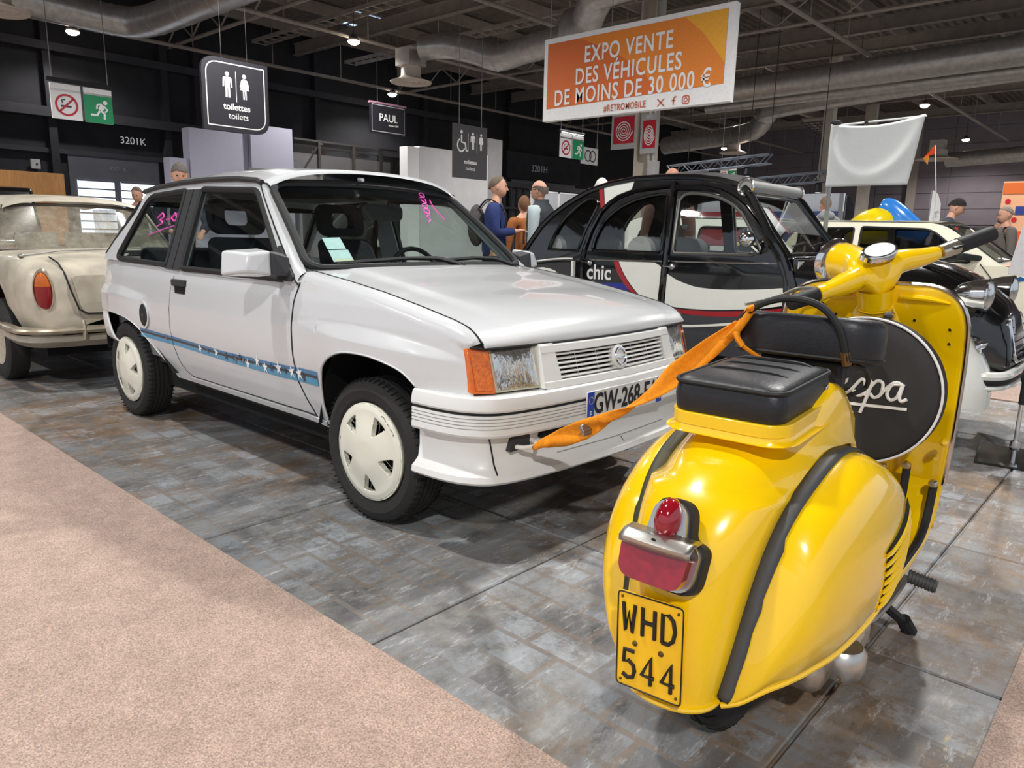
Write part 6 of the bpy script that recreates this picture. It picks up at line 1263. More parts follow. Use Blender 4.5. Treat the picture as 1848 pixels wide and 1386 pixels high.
# bench seats, wheel
GRY = mat('grey_bench', (92, 90, 88), .9, var=.12, scale=40); LGR = mat('light_grey_bench', (170, 168, 164), .9)
for x in (-.25, -1.05):
    st = vp(B().bb((x - .5, 2.16, .62), (x, 2 * YC - 2.16, .72)), 'bench_seat', GRY, bevel=.04); vp(B().tube([(x - .42, 2.16, 1.03), (x - .42, 2 * YC - 2.16, 1.03)], .10, 12), 'bench_back', GRY, st); vp(B().bb((x - .46, 2.20, .72), (x - .38, 2 * YC - 2.20, 1.0)), 'back_rest', GRY, st); vp(B().tube([(x - .42, 2.14, 1.03), (x - .42, 2.20, 1.03)], .103, 12), 'bench_end', LGR, st)
vp(B().tube([(.05 + .06 * math.sin(a), 2.95 + .19 * math.cos(a), 1.06 + .17 * math.sin(a)) for a in np.linspace(0, 2 * math.pi, 21)[:-1]], .011, 6, closed=True), 'steering_wheel', BLACK_PLASTIC)
tag(B().add([(.27, 2.30, 1.14), (.22, 2.52, 1.19), (.10, 2.46, 1.34), (.12, 2.36, 1.33)], [(0, 1, 2, 3)]).obj('price_card', WHITE, solid=.003), 'white price card with red edge behind the windscreen of the black saloon', 'card')
pc = bpy.data.objects['price_card']; B().add([(.268, 2.53, 1.135), (.222, 2.56, 1.185), (.10, 2.495, 1.345), (.105, 2.47, 1.34)], [(0, 1, 2, 3)]).obj('card_edge', REDP, pc)
# ================================================================== dusty cream saloon at the left, its tail towards the hatchback
DUST = mat('dusty_cream_paint', (160, 153, 138), .5, coat=.25, var=0, scale=5, col2=(196, 187, 168))
DUSTD = mat('dusty_chrome', (190, 180, 160), .35, .7, var=.2, scale=14)
LY = -.28
ds = thing('dusty_saloon', 'dusty cream old saloon at the left seen from its tail', 'car', (-4.05, LY, 0))
DO = Matrix.Translation((4.05, -LY, 0))
def dp(b, name, m, par=None, **k):
    par = par or ds; o = b.obj(name, m, par, **k); o.data.transform(DO); return o
# body shell lofted along x : (x, half width, z belt/top, z bottom)
ST = [(-3.22, .50, .60, .44), (-3.225, .58, .66, .40), (-3.235, .63, .74, .385), (-3.26, .665, .80, .38), (-3.33, .690, .838, .375), (-3.45, .705, .868, .375), (-3.6, .715, .890, .375), (-3.8, .722, .905, .375), (-4.0, .726, .915, .375), (-4.4, .728, .92, .36), (-5.2, .728, .92, .30), (-6.2, .725, .91, .30), (-6.9, .70, .86, .34), (-7.2, .60, .74, .38)]
G = []
for x, hw, zt, zb in ST:
    row = []
    for t in np.linspace(0, 1, 30):
        if t < .62:                       # side, bottom to shoulder
            k = t / .62; z = zb + (zt - .07 - zb) * k; y = hw * (1 - .10 * (1 - k) ** 3 - .035 * k ** 4)
        else:
            k = (t - .62) / .38; a = min(1, k / .35) * math.pi / 2; y0 = hw * .965
            y = y0 - .09 * (1 - math.cos(a)) if k < .35 else (y0 - .09) * (1 - (k - .35) / .65); z = zt - .07 + .07 * math.sin(a) + (.03 * (1 - (y / y0) ** 2) if k >= .35 else 0)
        row.append((x, y, z))
    full = [(x, LY - y, z) for x, y, z in row] + [(x, LY + y, z) for x, y, z in row[::-1][1:]]
    # wheel arch cut on the lower edge
    full = [(x, y, max(z, .375 + math.sqrt(max(0, .33 ** 2 - (x + 4.05) ** 2)) * .95 * (1 if abs(y - LY) > .6 else 0)) if z < .72 else z) for x, y, z in full]
    G.append(full)
xsn = np.linspace(-3.22, -7.2, 90); Gn = []
for x in xsn:                              # resample for a round arch
    k = max(i for i in range(len(ST)) if ST[i][0] >= x - 1e-9) if x <= ST[0][0] else 0; k = min(k, len(ST) - 2); f = (ST[k][0] - x) / (ST[k][0] - ST[k + 1][0]); row = []
    for p, q in zip(G[k], G[k + 1]):
        pz = p[2] * (1 - f) + q[2] * f; y = p[1] * (1 - f) + q[1] * f
        row.append((x, y, pz))
    zb0 = ST[k][3] * (1 - f) + ST[k + 1][3] * f; az = .30 + math.sqrt(max(0, .345 ** 2 - (x + 4.05) ** 2)); 
    if abs(x + 4.05) < .345:
        n2 = len(row); zt2 = ST[k][2]
        row = [(a, y, z if abs(y - LY) < .5 else max(z, az + (z - zb0) / max(.01, (zt2 - zb0)) * max(0, (zt2 - az)))) for a, y, z in row]
    Gn.append(row)
Gn = G[:5] + [r for r in Gn if r[0][0] < -3.34]
dp(B().grid(Gn), 'body', DUST, angle=60)
dp(B().grid([G[0], [(-3.23, LY + (p[1] - LY) * .1, .55) for p in G[0]]]), 'tail_panel', DUST)
# cabin: roof and pillars
RF = [(-4.42, .50, 1.30), (-4.5, .525, 1.315), (-4.8, .545, 1.335), (-5.3, .55, 1.34), (-5.9, .53, 1.31)]
dp(B().grid([[(x + .04 * (1 - u * u), LY + hw * u, z - .045 * abs(u) ** 5 + .022 * (1 - u * u)) for u in np.linspace(-1, 1, 19)] for x, hw, z in [(-4.37, .52, 1.275)] + RF]), 'roof', DUST, angle=60)
DG = glass_mat('dusty_glass', (.80, .80, .78), dirt=((176, 168, 150), 6.0, .12, .62), rough=.06)
def rw(u, v): bx = -4.0 - .16 * abs(u) ** 2.5; tx = -4.36 - .08 * abs(u) ** 2.5; return (bx + (tx - bx) * v, LY + (.635 - .115 * v) * u, .925 + (1.268 - .925) * v - .03 * v * abs(u) ** 4)
rwn = dp(B().grid([[rw(u, v) for u in np.linspace(-1, 1, 19)] for v in np.linspace(0, 1, 7)]), 'rear_window', DG, angle=80)
dp(B().tube([rw(u, 0) for u in np.linspace(-1, 1, 19)] + [rw(1, .5)] + [rw(u, 1) for u in np.linspace(1, -1, 19)] + [rw(-1, .5)], .014, 6, closed=True), 'rubber_seal', mat('old_rubber', (70, 62, 56), .7), rwn)
for s in (-1, 1):
    dp(B().add([(-4.16, LY + s * .635, .925), (-4.30, LY + s * .68, .92), (-4.60, LY + s * .535, 1.30), (-4.43, LY + s * .515, 1.26)], [(0, 1, 2, 3)]), 'rear_pillar', DUST, solid=.02)
    dp(B().add([(-4.32, LY + s * .675, .925), (-6.0, LY + s * .66, .92), (-5.7, LY + s * .55, 1.27), (-4.62, LY + s * .545, 1.27)], [(0, 1, 2, 3)]), 'side_window', DG)
    dp(B().add([(-5.05, LY + s * .68, .92), (-5.15, LY + s * .68, .92), (-5.15, LY + s * .55, 1.29), (-5.05, LY + s * .55, 1.29)], [(0, 1, 2, 3)]), 'centre_pillar', DUST)
    # tail lamp
    T = Matrix.Translation((-3.232, LY + s * .615, .690)) @ Matrix.Rotation(s * .42, 4, 'Z') @ Matrix.Rotation(.12, 4, 'Y')
    def el(r, x0, x1, a0=0, a1=2 * math.pi): return [tuple(T @ Vector((x1 if k else x0, r[0] * math.cos(a), r[1] * math.sin(a)))) for k in (0, 1) for a in np.linspace(a0, a1, 28)]
    rim = dp(B().lathe([(.0, 0), (.055, .0), (.060, .012), (.066, .012), (.068, .0), (.068, -.03)], 30, T @ Matrix.Diagonal((1, .88, 2.15, 1)) @ Matrix.Rotation(math.pi / 2, 4, 'Y')), 'tail_lamp', DUSTD)
    for a0, a1, m, nm in ((.28, math.pi - .28, mat('dusty_amber', (196, 98, 24), .3, coat=.6), 'amber_lens'), (math.pi - .28, 2 * math.pi + .28, mat('dusty_red', (140, 22, 30), .3, coat=.6), 'red_lens')):
        n = 14; Gl = [[tuple(T @ Vector((.006 + .022 * math.sqrt(max(0, 1 - r * r)), (.048) * r * math.cos(a), .128 * r * math.sin(a)))) for a in np.linspace(a0, a1, n)] for r in (0.0, .35, .7, .9, 1)]
        Gl = [[tuple(T @ Vector((.006 + .022 * math.sqrt(max(0, 1 - r * r)), (.048) * r * math.cos(a), .128 * (math.sin(a0) + (math.sin(a) - math.sin(a0)) * 1) * r + .128 * math.sin(a0) * (1 - r)))) for a in np.linspace(a0, a1, n)] for r in (0.0, .35, .7, .9, 1)]
        dp(B().grid(Gl), nm, m, rim)
# boot lid joint, bumper, wiper-like strip, wheel
dp(B().tube([(-3.45, LY - .50, .903), (-3.33, LY - .485, .868), (-3.25, LY - .475, .80), (-3.212, LY - .455, .68), (-3.205, LY - .42, .565), (-3.203, LY - .37, .535), (-3.203, LY, .53), (-3.203, LY + .37, .535), (-3.205, LY + .42, .565), (-3.25, LY + .475, .80), (-3.45, LY + .50, .903)], .006, 5), 'boot_joint', SHUT)
dp(B().prism(roundpoly([(-.40, .54), (.40, .54), (.45, .79), (-.45, .79)], .05), lambda u, v: (-3.208 - .10 * max(0, v - .70) ** 1.2, LY + u, v), lambda u, v: (-3.24, LY + u, v)), 'boot_lid_face', DUST)
BPd = [(-3.72, .745), (-3.5, .755), (-3.33, .745), (-3.22, .68), (-3.175, .55), (-3.16, .3), (-3.155, 0)]
Ps = spline([(a, c_, 0) for a, c_ in BPd], 4); pth = [(p.x, LY - p.y) for p in Ps] + [(p.x, LY + p.y) for p in Ps[::-1][1:]]
bd = dp(B().tube([(x, y, .435) for x, y in pth], [.012] + [.034] * (len(pth) - 2) + [.012], 10, squash=(1.25, .7)), 'rear_bumper', DUSTD)
for s in (-1, 1): dp(B().tube([(-3.15, LY + s * .42, .37), (-3.135, LY + s * .42, .435), (-3.15, LY + s * .42, .495)], .014, 8), 'overrider', DUSTD, bd)
dp(B().grid([[(x - .02, y, .40), (x + .0, y, .36), (x - .10, LY + (y - LY) * .92, .31)] for x, y in pth]), 'rear_apron', DUST)
dp(B().tube([(-3.62, LY - .62, .905), (-3.72, LY - .35, .937), (-3.85, LY + .25, .955)], .006, 5), 'rear_window_strip', STEEL); dp(B().ball((-3.62, LY - .62, .905), (.03, .02, .015), 10, 6), 'strip_clip', STEEL)
for s in (-1, 1):
    for xw in (-4.05, -6.35):
        wh = dp(B().lathe([(0, .03), (.12, .04), (.17, .06), (.185, .065), (.25, .075), (.285, .06), (.295, .03), (.295, -.03), (.285, -.06), (.2, -.07)], 32, Matrix.Translation((xw, LY + s * .64, .295)) @ Matrix.Rotation(-s * math.pi / 2, 4, 'X')), 'wheel', TYRE)
        dp(B().lathe([(0, .05), (.06, .05), (.10, .058), (.17, .062), (.182, .068)], 28, Matrix.Translation((xw, LY + s * .64, .295)) @ Matrix.Rotation(-s * math.pi / 2, 4, 'X')), 'wheel_disc', mat('beige_wheel', (176, 166, 148), .5, var=.15), wh)
dp(B().bb((-7.0, LY - .58, .24), (-3.4, LY + .58, .36)), 'underbody', DARKHOLE)
dp(B().bb((-4.9, LY - .5, .5), (-4.5, LY + .5, .95)), 'rear_seat', mat('old_red_seat', (120, 62, 52), .9))
dp(B().bb((-4.30, LY - .55, .86), (-4.02, LY + .55, .90)), 'parcel_shelf', mat('old_shelf', (110, 96, 84), .9))
for k, y in ((0, -.50), (1, -.17)):
    tag(B().bb((-4.20, LY + y, .906), (-4.185, LY + y + .28, 1.06)).obj('paper_sheet', mat('old_paper', (150, 146, 138), .8, var=.3, scale=22)), ('left paper sheet propped behind the dusty rear window', 'right paper sheet propped behind the dusty rear window')[k], 'paper')
# dark tail of another car part behind the dusty saloon
t = thing('parked_car', 'dark car edge behind the roof of the dusty cream saloon', 'car', (-9.5, .2, 0)); B().prism([(-.9, 0.2), (.75, .2), (.8, .9), (.45, 1.58), (-.2, 1.62), (-.9, 1.5)], lambda u, v: (u, -1.2, v), lambda u, v: (u, .5, v)).obj('body', BLK, t, bevel=.06)
for x in (-.5, .5): B().lathe([(0, -.1), (.28, -.1), (.3, 0), (.28, .1), (0, .1)], 20, Matrix.Translation((x, -.9, .3)) @ Matrix.Rotation(math.pi / 2, 4, 'X')).obj('wheel', TYRE, t)
# ================================================================== simple side-on cars in the background
def side_car(name, lab, loc, prof, windows, hw, colour, belt, tumble=.22, lining=(90, 90, 92), gl=None):
    """prof: closed side outline (x, z); panels between the two sides follow its upper edge"""
    t = thing(name, lab, 'car', loc)
    yf = lambda z: hw - tumble * max(0, z - belt)
    for s in (-1, 1):
        B().prism(prof, lambda u, v: (u, s * yf(v), v), lambda u, v: (u, s * (yf(v) - .04), v), windows).obj('body_side', colour, t, angle=30)
        for P in windows:
            g = B().prism(P, lambda u, v: (u, s * (yf(v) - .015), v), lambda u, v: (u, s * (yf(v) - .018), v)).obj('side_window', gl or CLR, t); B().tube([(u, s * (yf(v) - .003), v) for u, v in P], .012, 6, closed=True).obj('window_seal', BLACK_RUBBER, g)
    return t, yf
# white small car seen through the windows of the black saloon
PR = roundpoly([(-1.75, .30), (1.75, .30), (1.75, .78), (.75, .90), (.28, 1.33), (-1.30, 1.36), (-1.72, .92)], [.05, .08, .12, .10, .12, .14, .10], 5)
W1_ = roundpoly([(-1.25, .99), (-.55, .97), (-.55, 1.26), (-1.15, 1.27)], .06, 4); W2_ = roundpoly([(-.43, .97), (.42, .95), (.14, 1.25), (-.43, 1.26)], .06, 4)
t, yf = side_car('compact_car', 'white compact car visible through the windows of the black saloon', (-1.3, 5.62, 0), PR, [W1_, W2_], .72, CREAMP, .9)
def skin_strip(t, pts, hwf, m, name, crown=.03):
    B().grid([[(x, hwf(z) * u, z + crown * (1 - u * u) * (1 if z > .9 else .3)) for u in np.linspace(-1, 1, 11)] for x, z in pts]).obj(name, m, t, angle=40)
skin_strip(t, [(.26, 1.335), (-.2, 1.352), (-1.2, 1.36), (-1.36, 1.33)], yf, CREAMP, 'roof'); skin_strip(t, [(-1.36, 1.33), (-1.71, .93), (-1.75, .8), (-1.75, .32)], yf, CREAMP, 'tail'); skin_strip(t, [(.72, .91), (1.65, .80), (1.74, .75), (1.75, .32)], yf, CREAMP, 'bonnet'); skin_strip(t, [(.72, .92), (.30, 1.32)], yf, CLR, 'windscreen')
for x in (-1.2, 1.15):
    for s in (-1, 1): B().lathe([(0, -.07), (.26, -.07), (.28, 0), (.26, .07), (0, .07)], 22, Matrix.Translation((x, s * .62, .28)) @ Matrix.Rotation(math.pi / 2, 4, 'X')).obj('wheel', TYRE, t)
for x in (-.95, .05): B().bb((x - .1, -.55, .5), (x + .05, .55, 1.08)).obj('seat_back', SEAT, t, bevel=.04)
# cream estate behind the scooter handlebar
CRM = mat('pale_cream_paint', (228, 222, 200), .3, coat=.8, var=.01)
PR2 = roundpoly([(-1.18, .30), (2.10, .30), (2.12, .74), (1.12, .93), (.52, 1.355), (-.90, 1.365), (-1.14, 1.18), (-1.20, .9)], [.05, .08, .12, .08, .16, .22, .12, .1], 6)
V1 = roundpoly([(-1.06, 1.00), (-.38, .975), (-.38, 1.30), (-.92, 1.29)], [.06, .03, .03, .12], 5); V2 = roundpoly([(-.30, .975), (.86, .945), (.42, 1.29), (-.30, 1.31)], [.03, .06, .10, .03], 5)
t, yf = side_car('estate_car', 'cream estate car behind the yellow handlebar, right background', (-.30, 7.35, 0), PR2, [V1, V2], .75, CRM, .92, gl=glass_mat('dark_glass', (.55, .56, .57)))
skin_strip(t, [(.50, 1.36), (.1, 1.368), (-.8, 1.37), (-.98, 1.32)], yf, CRM, 'roof'); skin_strip(t, [(-.98, 1.32), (-1.15, 1.15), (-1.2, .9), (-1.18, .32)], yf, CRM, 'tail'); skin_strip(t, [(1.08, .94), (2.0, .80), (2.1, .72), (2.12, .32)], yf, CRM, 'bonnet')
ws = B().grid([[(x, (yf(z) - .06) * u, z + .02 * (1 - u * u)) for u in np.linspace(-1, 1, 9)] for x, z in ((1.06, .955), (.57, 1.33))]).obj('windscreen', CLR, t); B().tube([(1.06, -yf(.95) + .06, .955), (1.06, yf(.95) - .06, .955), (.57, yf(1.33) - .06, 1.33), (.57, -yf(1.33) + .06, 1.33)], .016, 6, closed=True).obj('windscreen_seal', BLACK_RUBBER, ws)
B().tube([(1.10, -.55, .97), (1.02, -.2, 1.01)], .008, 5).obj('wiper', BLACK_PLASTIC, ws)
B().bb((.62, -.60, 1.285), (.64, -.50, 1.315)).obj('windscreen_sticker', mat('orange_sticker', (206, 62, 30), .5), ws)
B().add([(.74, -.90, 1.00), (.80, -.90, .99), (.95, -.72, .965), (.70, -.72, .975), (.74, -.90, 1.055), (.80, -.90, 1.05), (.95, -.72, 1.02), (.72, -.72, 1.06)], [(0, 1, 2, 3), (4, 7, 6, 5), (0, 4, 5, 1), (1, 5, 6, 2), (2, 6, 7, 3), (3, 7, 4, 0)]).obj('door_mirror', BLACK_PLASTIC, t, bevel=.015)
B().tube([(.93, -yf(.93) - .003, .945), (1.05, -yf(.9) - .003, .80), (1.05, -yf(.6) - .003, .40)], .005, 5).obj('door_joint', SHUT, t); B().tube([(-.34, -yf(.97) - .003, .97), (-.34, -yf(.5) - .003, .40)], .005, 5).obj('door_joint', SHUT, t)
B().prism([(1.22, .78), (1.30, .83), (1.36, .80), (1.28, .77)], lambda u, v: (u, -yf(.8) - .004, v), lambda u, v: (u, -yf(.8), v)).obj('wing_badge', mat('badge_blue', (24, 86, 150), .4), t)
for x in (-.62, 1.55):
    for s in (-1, 1): B().lathe([(0, -.07), (.25, -.07), (.27, 0), (.25, .07), (0, .07)], 22, Matrix.Translation((x, s * .66, .27)) @ Matrix.Rotation(math.pi / 2, 4, 'X')).obj('wheel', TYRE, t)
for x in (-.45, .32): B().bb((x - .1, -.58, .5), (x + .05, .58, 1.12)).obj('seat_back', SEAT, t, bevel=.04)
B().bb((1.0, -.6, .88), (1.1, .6, .93)).obj('dashboard', DASH, t)
tag(B().prism([(0, 0), (.30, 0), (.30, .2), (0, .2)], lambda u, v: (.72 + v * .35, 6.98 + u, 1.00 - v * .08), lambda u, v: (.72 + v * .35, 6.98 + u, 1.003 - v * .08)).obj('price_card', WHITE), 'white sheet lying behind the windscreen of the cream estate', 'card')
# ================================================================== visitors
SKIN = mat('skin', (206, 156, 130), .6, var=.05); SKIN2 = mat('skin_tanned', (168, 116, 92), .6, var=.05)
JEANS = mat('dark_trousers', (38, 40, 48), .9); SHOE = mat('dark_shoes', (30, 28, 28), .6)
def head_bm(c, R, s):
    """head, facing +x before R: skull, jaw, nose, ears; centre c, height about 2*.118*s"""
    b = B(); G = []
    for i in range(15):
        th = math.pi * i / 14; row = []
        for k in range(20):
            a = 2 * math.pi * k / 20; x = .098 * math.sin(th) * math.cos(a); y = .076 * math.sin(th) * math.sin(a); z = .118 * math.cos(th)
            if z < 0: f = 1 + z * 2.2; y *= max(.5, f + .1); x = x * (1 + z * 1.2) + .022 * (-z / .118)
            if x > .05 and -.01 < z < .035 and abs(y) > .016: x -= .008                     # eye sockets
            if x > .05 and -.075 < z < -.055: x += .004                                    # lips
            row.append(tuple(c + R @ (Vector((x, y, z)) * s)))
        G.append(row)
    b.grid(G, closev=True)
    N = [(.092, 0, .022), (.122, 0, -.026), (.096, .017, -.032), (.096, -.017, -.032), (.098, 0, -.040)]; b.add([tuple(c + R @ (Vector(p) * s)) for p in N], [(0, 2, 1), (0, 1, 3), (1, 2, 4), (1, 4, 3)])
    for sg in (-1, 1):
        e = B().ball((0, 0, 0), (.020, .009, .032), 8, 6); b.add([tuple(c + R @ ((Vector(p) + Vector((-.008, sg * .077, -.004))) * s)) for p in e.v], e.f)
    return b
def person(label, loc, h, face, jacket, trousers=JEANS, hair=(90, 84, 78), hairstyle='short', lean=0.0, arms=None, skin_m=SKIN, group=None, nod=0.0, turn=0.0, glasses=False):
    t = thing('person', label, 'person', (loc[0], loc[1], 0), math.radians(face)); k = h / 1.75
    L = lambda x, y, z: (x * k + (math.sin(lean) * max(0, z - .95) * k), y * k, (.95 + (z - .95) * math.cos(lean)) * k if z > .95 else z * k)
    A = arms or {1: ((.0, .22, 1.16), (.02, .24, .92)), -1: ((.0, -.22, 1.16), (.02, -.24, .92))}
    V = [L(0, 0, .96), L(0, 0, 1.12), L(0, 0, 1.32), L(0, 0, 1.45), L(.01, 0, 1.54), L(.02, 0, 1.60)]; E_ = [(0, 1), (1, 2), (2, 3), (3, 4), (4, 5)]; R_ = [.095, .095, .10, .07, .052, .050]
    hands = []
    for s in (-1, 1):
        i = len(V); el, wr = A[s]; V += [L(0, s * .185, 1.40), L(*el), L(*wr)]; E_ += [(3, i), (i, i + 1), (i + 1, i + 2)]; R_ += [.058, .042, .026]
        d = (Vector(V[-1]) - Vector(V[-2])).normalized(); side = Vector((0, -s, 0)); side = (side - d * side.dot(d)).normalized(); nrm = d.cross(side) * s
        pal = Vector(V[-1]) + d * .055 * k; V.append(tuple(pal)); E_.append((i + 2, i + 3)); R_.append((.030, .018)); p0 = i + 3
        for f, ln in ((-1.2, .062), (-.4, .075), (.4, .072), (1.2, .056)):
            j = len(V); q = pal + d * .028 * k + side * f * .016 * k; V += [tuple(q), tuple(q + d * ln * .5 * k + nrm * .008 * k), tuple(q + d * ln * .85 * k + nrm * .03 * k)]; E_ += [(p0, j), (j, j + 1), (j + 1, j + 2)]; R_ += [.0095, .0088, .0075]
        j = len(V); q = pal - d * .03 * k + side * .03 * k; V += [tuple(q), tuple(q + d * .035 * k + side * .014 * k + nrm * .01 * k)]; E_ += [(p0, j), (j, j + 1)]; R_ += [.011, .009]
    for s in (-1, 1):
        i = len(V); V += [L(0, s * .09, .90), L(.01, s * .10, .50), L(-.01, s * .105, .09), L(.10, s * .115, .04)]; E_ += [(0, i), (i, i + 1), (i + 1, i + 2), (i + 2, i + 3)]; R_ += [.065, .048, .036, .035]
    R_ = [(r * k, r * k) if not hasattr(r, '__len__') else (r[0] * k, r[1] * k) for r in R_]
    body = skin('body', V, E_, R_, skin_m, t, None, 1, 0)
    Rm = Matrix.Rotation(turn, 3, 'Z') @ Matrix.Rotation(nod + lean, 3, 'Y'); hc = Vector(L(.035, 0, 1.635))
    hb_ = head_bm(hc, Rm, k * .98); bm = bmesh.new(); bm.from_mesh(body.data); n0 = len(bm.verts)
    vs_ = [bm.verts.new(p) for p in hb_.v]
    for f in hb_.f:
        try: bm.faces.new([vs_[i] for i in f])
        except ValueError: pass
    bmesh.ops.remove_doubles(bm, verts=bm.verts[:], dist=1e-5)
    for f in bm.faces: f.smooth = True
    bm.to_mesh(body.data); bm.free()
    def on(P, m, name, par=body): b = B(); return b
    for s in (-1, 1):
        e = B().ball((0, 0, 0), (.006, .011, .0065), 8, 6); e.v = [tuple(hc + Rm @ ((Vector(p) + Vector((.087, s * .030, .014))) * k)) for p in e.v]; e.obj('eye', mat('eye_dark', (40, 30, 26), .3), body)
    m_ = B().add([tuple(hc + Rm @ (Vector(p) * k)) for p in ((.103, -.022, -.058), (.106, 0, -.056), (.103, .022, -.058), (.105, 0, -.064))], [(0, 1, 2, 3)]).obj('mouth', mat('lip', (150, 84, 78), .6), body)
    # hair cap
    HM = mat('hair_%d_%d_%d' % hair, hair, .85, var=.2, scale=70); hbm = B(); G = []
    for i in range(9):
        row = []
        for q in range(24):
            a = 2 * math.pi * q / 24; ca = math.cos(a)
            low_ = {'short': 1.05 + .62 * (1 - ca) / 2 * 1.15, 'bald': 1.0, 'long': 1.0 + 1.25 * (1 - ca) / 2, 'receding': .62 + 1.15 * (1 - ca) / 2}[hairstyle]
            th0 = 0.0 if hairstyle != 'bald' else 1.12 * (1 - .1 * ca) + .35 * max(0, ca); th1 = low_ if hairstyle != 'bald' else 1.15 + .72 * (1 - ca) / 2
            if hairstyle == 'bald' and th1 < th0 + .002: th1 = th0 + .002
            th1 += .05 * math.sin(q * 7.1) + .04 * math.sin(q * 3.3) if i == 8 or True else 0; th = th0 + (th1 - th0) * i / 8; g_ = 1.045 + float(rng.uniform(0, .05))
            x, y, z = .100 * g_ * math.sin(th) * ca, .078 * g_ * math.sin(th) * math.sin(a), .118 * g_ * math.cos(th)
            if z < 0 and hairstyle != 'long': f = 1 + z * 1.6; y *= max(.6, f)
            row.append(tuple(hc + Rm @ (Vector((x - .004, y, z)) * k)))
        G.append(row)
    hbm.grid(G, closev=True).obj('hair', HM, body, angle=70)
    # clothes: jacket over trunk and arms, trousers, shoes
    J = [L(0, 0, .86), L(0, 0, 1.0), L(0, 0, 1.15), L(0, 0, 1.34), L(.0, 0, 1.46), L(.008, 0, 1.515)]; JE = [(i, i + 1) for i in range(5)]; JR = [(.150, .125), (.152, .128), (.148, .125), (.158, .120), (.085, .075), (.062, .060)]
    for s in (-1, 1):
        i = len(J); el, wr = A[s]; w2 = Vector(L(*el)).lerp(Vector(L(*wr)), .94); J += [L(0, s * .175, 1.405), L(*el), tuple(w2)]; JE += [(3, i) if False else (4, i), (i, i + 1), (i + 1, i + 2)]; JR += [(.082, .082), (.058, .058), (.041, .041)]
    jk = skin('jacket', J, JE, [(a * k, c * k) for a, c in JR], jacket, t, None, 2, 2)
    T_2 = [L(0, 0, .97)]; TE = []; TR = [(.135, .12)]
    for s in (-1, 1):
        i = len(T_2); T_2 += [L(0, s * .088, .84), L(.01, s * .10, .50), L(-.012, s * .105, .09)]; TE += [(0, i), (i, i + 1), (i + 1, i + 2)]; TR += [(.098, .098), (.072, .072), (.062, .062)]
    skin('trousers', T_2, TE, [(a * k, c * k) for a, c in TR], trousers, t, None, 1, 0)
    for s in (-1, 1): B().ball((.055 * k, s * .11 * k, .042), (.145 * k, .055 * k, .042), 14, 8).obj('shoe', SHOE, t)
    if glasses:
        for s in (-1, 1): b = B(); b.tube([tuple(hc + Rm @ (Vector((.102, s * .032 + .020 * math.cos(a), .012 + .016 * math.sin(a))) * k)) for a in np.linspace(0, 2 * math.pi, 13)[:-1]], .0022 * k, 5, closed=True); b.tube([tuple(hc + Rm @ (Vector(p) * k)) for p in ((.102, s * .052, .014), (.0, s * .082, .008))], .002 * k, 5); b.obj('glasses', BLACK_PLASTIC, body)
    return t, L, hc, Rm, k
def arms_front(z=1.12, x=.26): return {1: ((.03, .235, 1.14), (x, .07, z)), -1: ((.03, -.235, 1.14), (x, -.06, z))}
NAVY = mat('navy_fleece', (44, 56, 104), .95, var=.1, scale=60); DARKJ = mat('dark_navy_jacket', (36, 40, 54), .9); BROWNC = mat('brown_suede', (150, 90, 44), .9, var=.1); VEST = mat('black_quilted_vest', (40, 42, 48), .7); LSHIRT = mat('pale_shirt', (172, 184, 186), .9); GREYH = mat('grey_hoodie', (142, 142, 146), .95); BLACKJ = mat('black_jacket', (30, 28, 30), .9); GREYJ = mat('slate_jacket', (66, 68, 78), .9)
# blue fleece with rucksack
t, L, hc, Rm, k = person('man in blue fleece with a dark rucksack standing right of the white hatchback', (-3.53, 3.64), 1.75, 40, NAVY, hair=(104, 92, 76), hairstyle='receding', arms=arms_front(1.17, .25), turn=.05)
rk = B().ball((-.20 * k, 0, 1.22 * k), (.10 * k, .15 * k, .23 * k), 16, 12).obj('rucksack', mat('grey_rucksack', (70, 68, 66), .85, var=.25, scale=40), t)
for s in (-1, 1): B().tube(spline([(-.17 * k, s * .10 * k, 1.40 * k), (-.06 * k, s * .13 * k, 1.50 * k), (.10 * k, s * .13 * k, 1.40 * k), (.12 * k, s * .15 * k, 1.20 * k), (-.08 * k, s * .17 * k, 1.06 * k)], 5), .02, 6, squash=(1, .4)).obj('strap', BLACK_PLASTIC, rk)
B().box((.33 * k, .0, 1.10 * k), (.02, .08, .14)).obj('phone', BLACK_PLASTIC, t, bevel=.004)
# bald man in quilted vest
t, L, hc, Rm, k = person('balding man with glasses in black quilted vest beside the black saloon', (-3.24, 4.10), 1.73, 195, LSHIRT, hair=(96, 84, 76), hairstyle='bald', glasses=True)
vq = B()
G = []
for z, rx, ry in ((.90, .150, .175), (.98, .160, .185), (1.0, .156, .18), (1.08, .166, .19), (1.10, .160, .184), (1.18, .168, .192), (1.20, .162, .187), (1.28, .170, .20), (1.30, .164, .195), (1.38, .160, .205), (1.45, .12, .17), (1.50, .085, .10), (1.54, .08, .085)):
    G.append([tuple(Vector((rx * math.cos(a) * k, ry * math.sin(a) * k, z * k))) for a in np.linspace(0, 2 * math.pi, 29)[:-1]])
vq.grid(G, closev=True).obj('quilted_vest', VEST, t, angle=50)
M = frame((-.172 * k, -.07 * k, 1.30 * k), (0, -1, 0), (0, 0, 1)); b = B().prism(circ(0, 0, .085, 24, ry=.055), lambda u, v: tuple(M @ Vector((u, v, 0))), lambda u, v: tuple(M @ Vector((u, v, .006)))); bg = b.obj('back_patch', WHITE, t); b = B().prism(circ(0, 0, .070, 24, ry=.036), lambda u, v: tuple(M @ Vector((u, v, .006))), lambda u, v: tuple(M @ Vector((u, v, .008)))).obj('patch_red', REDP, bg)
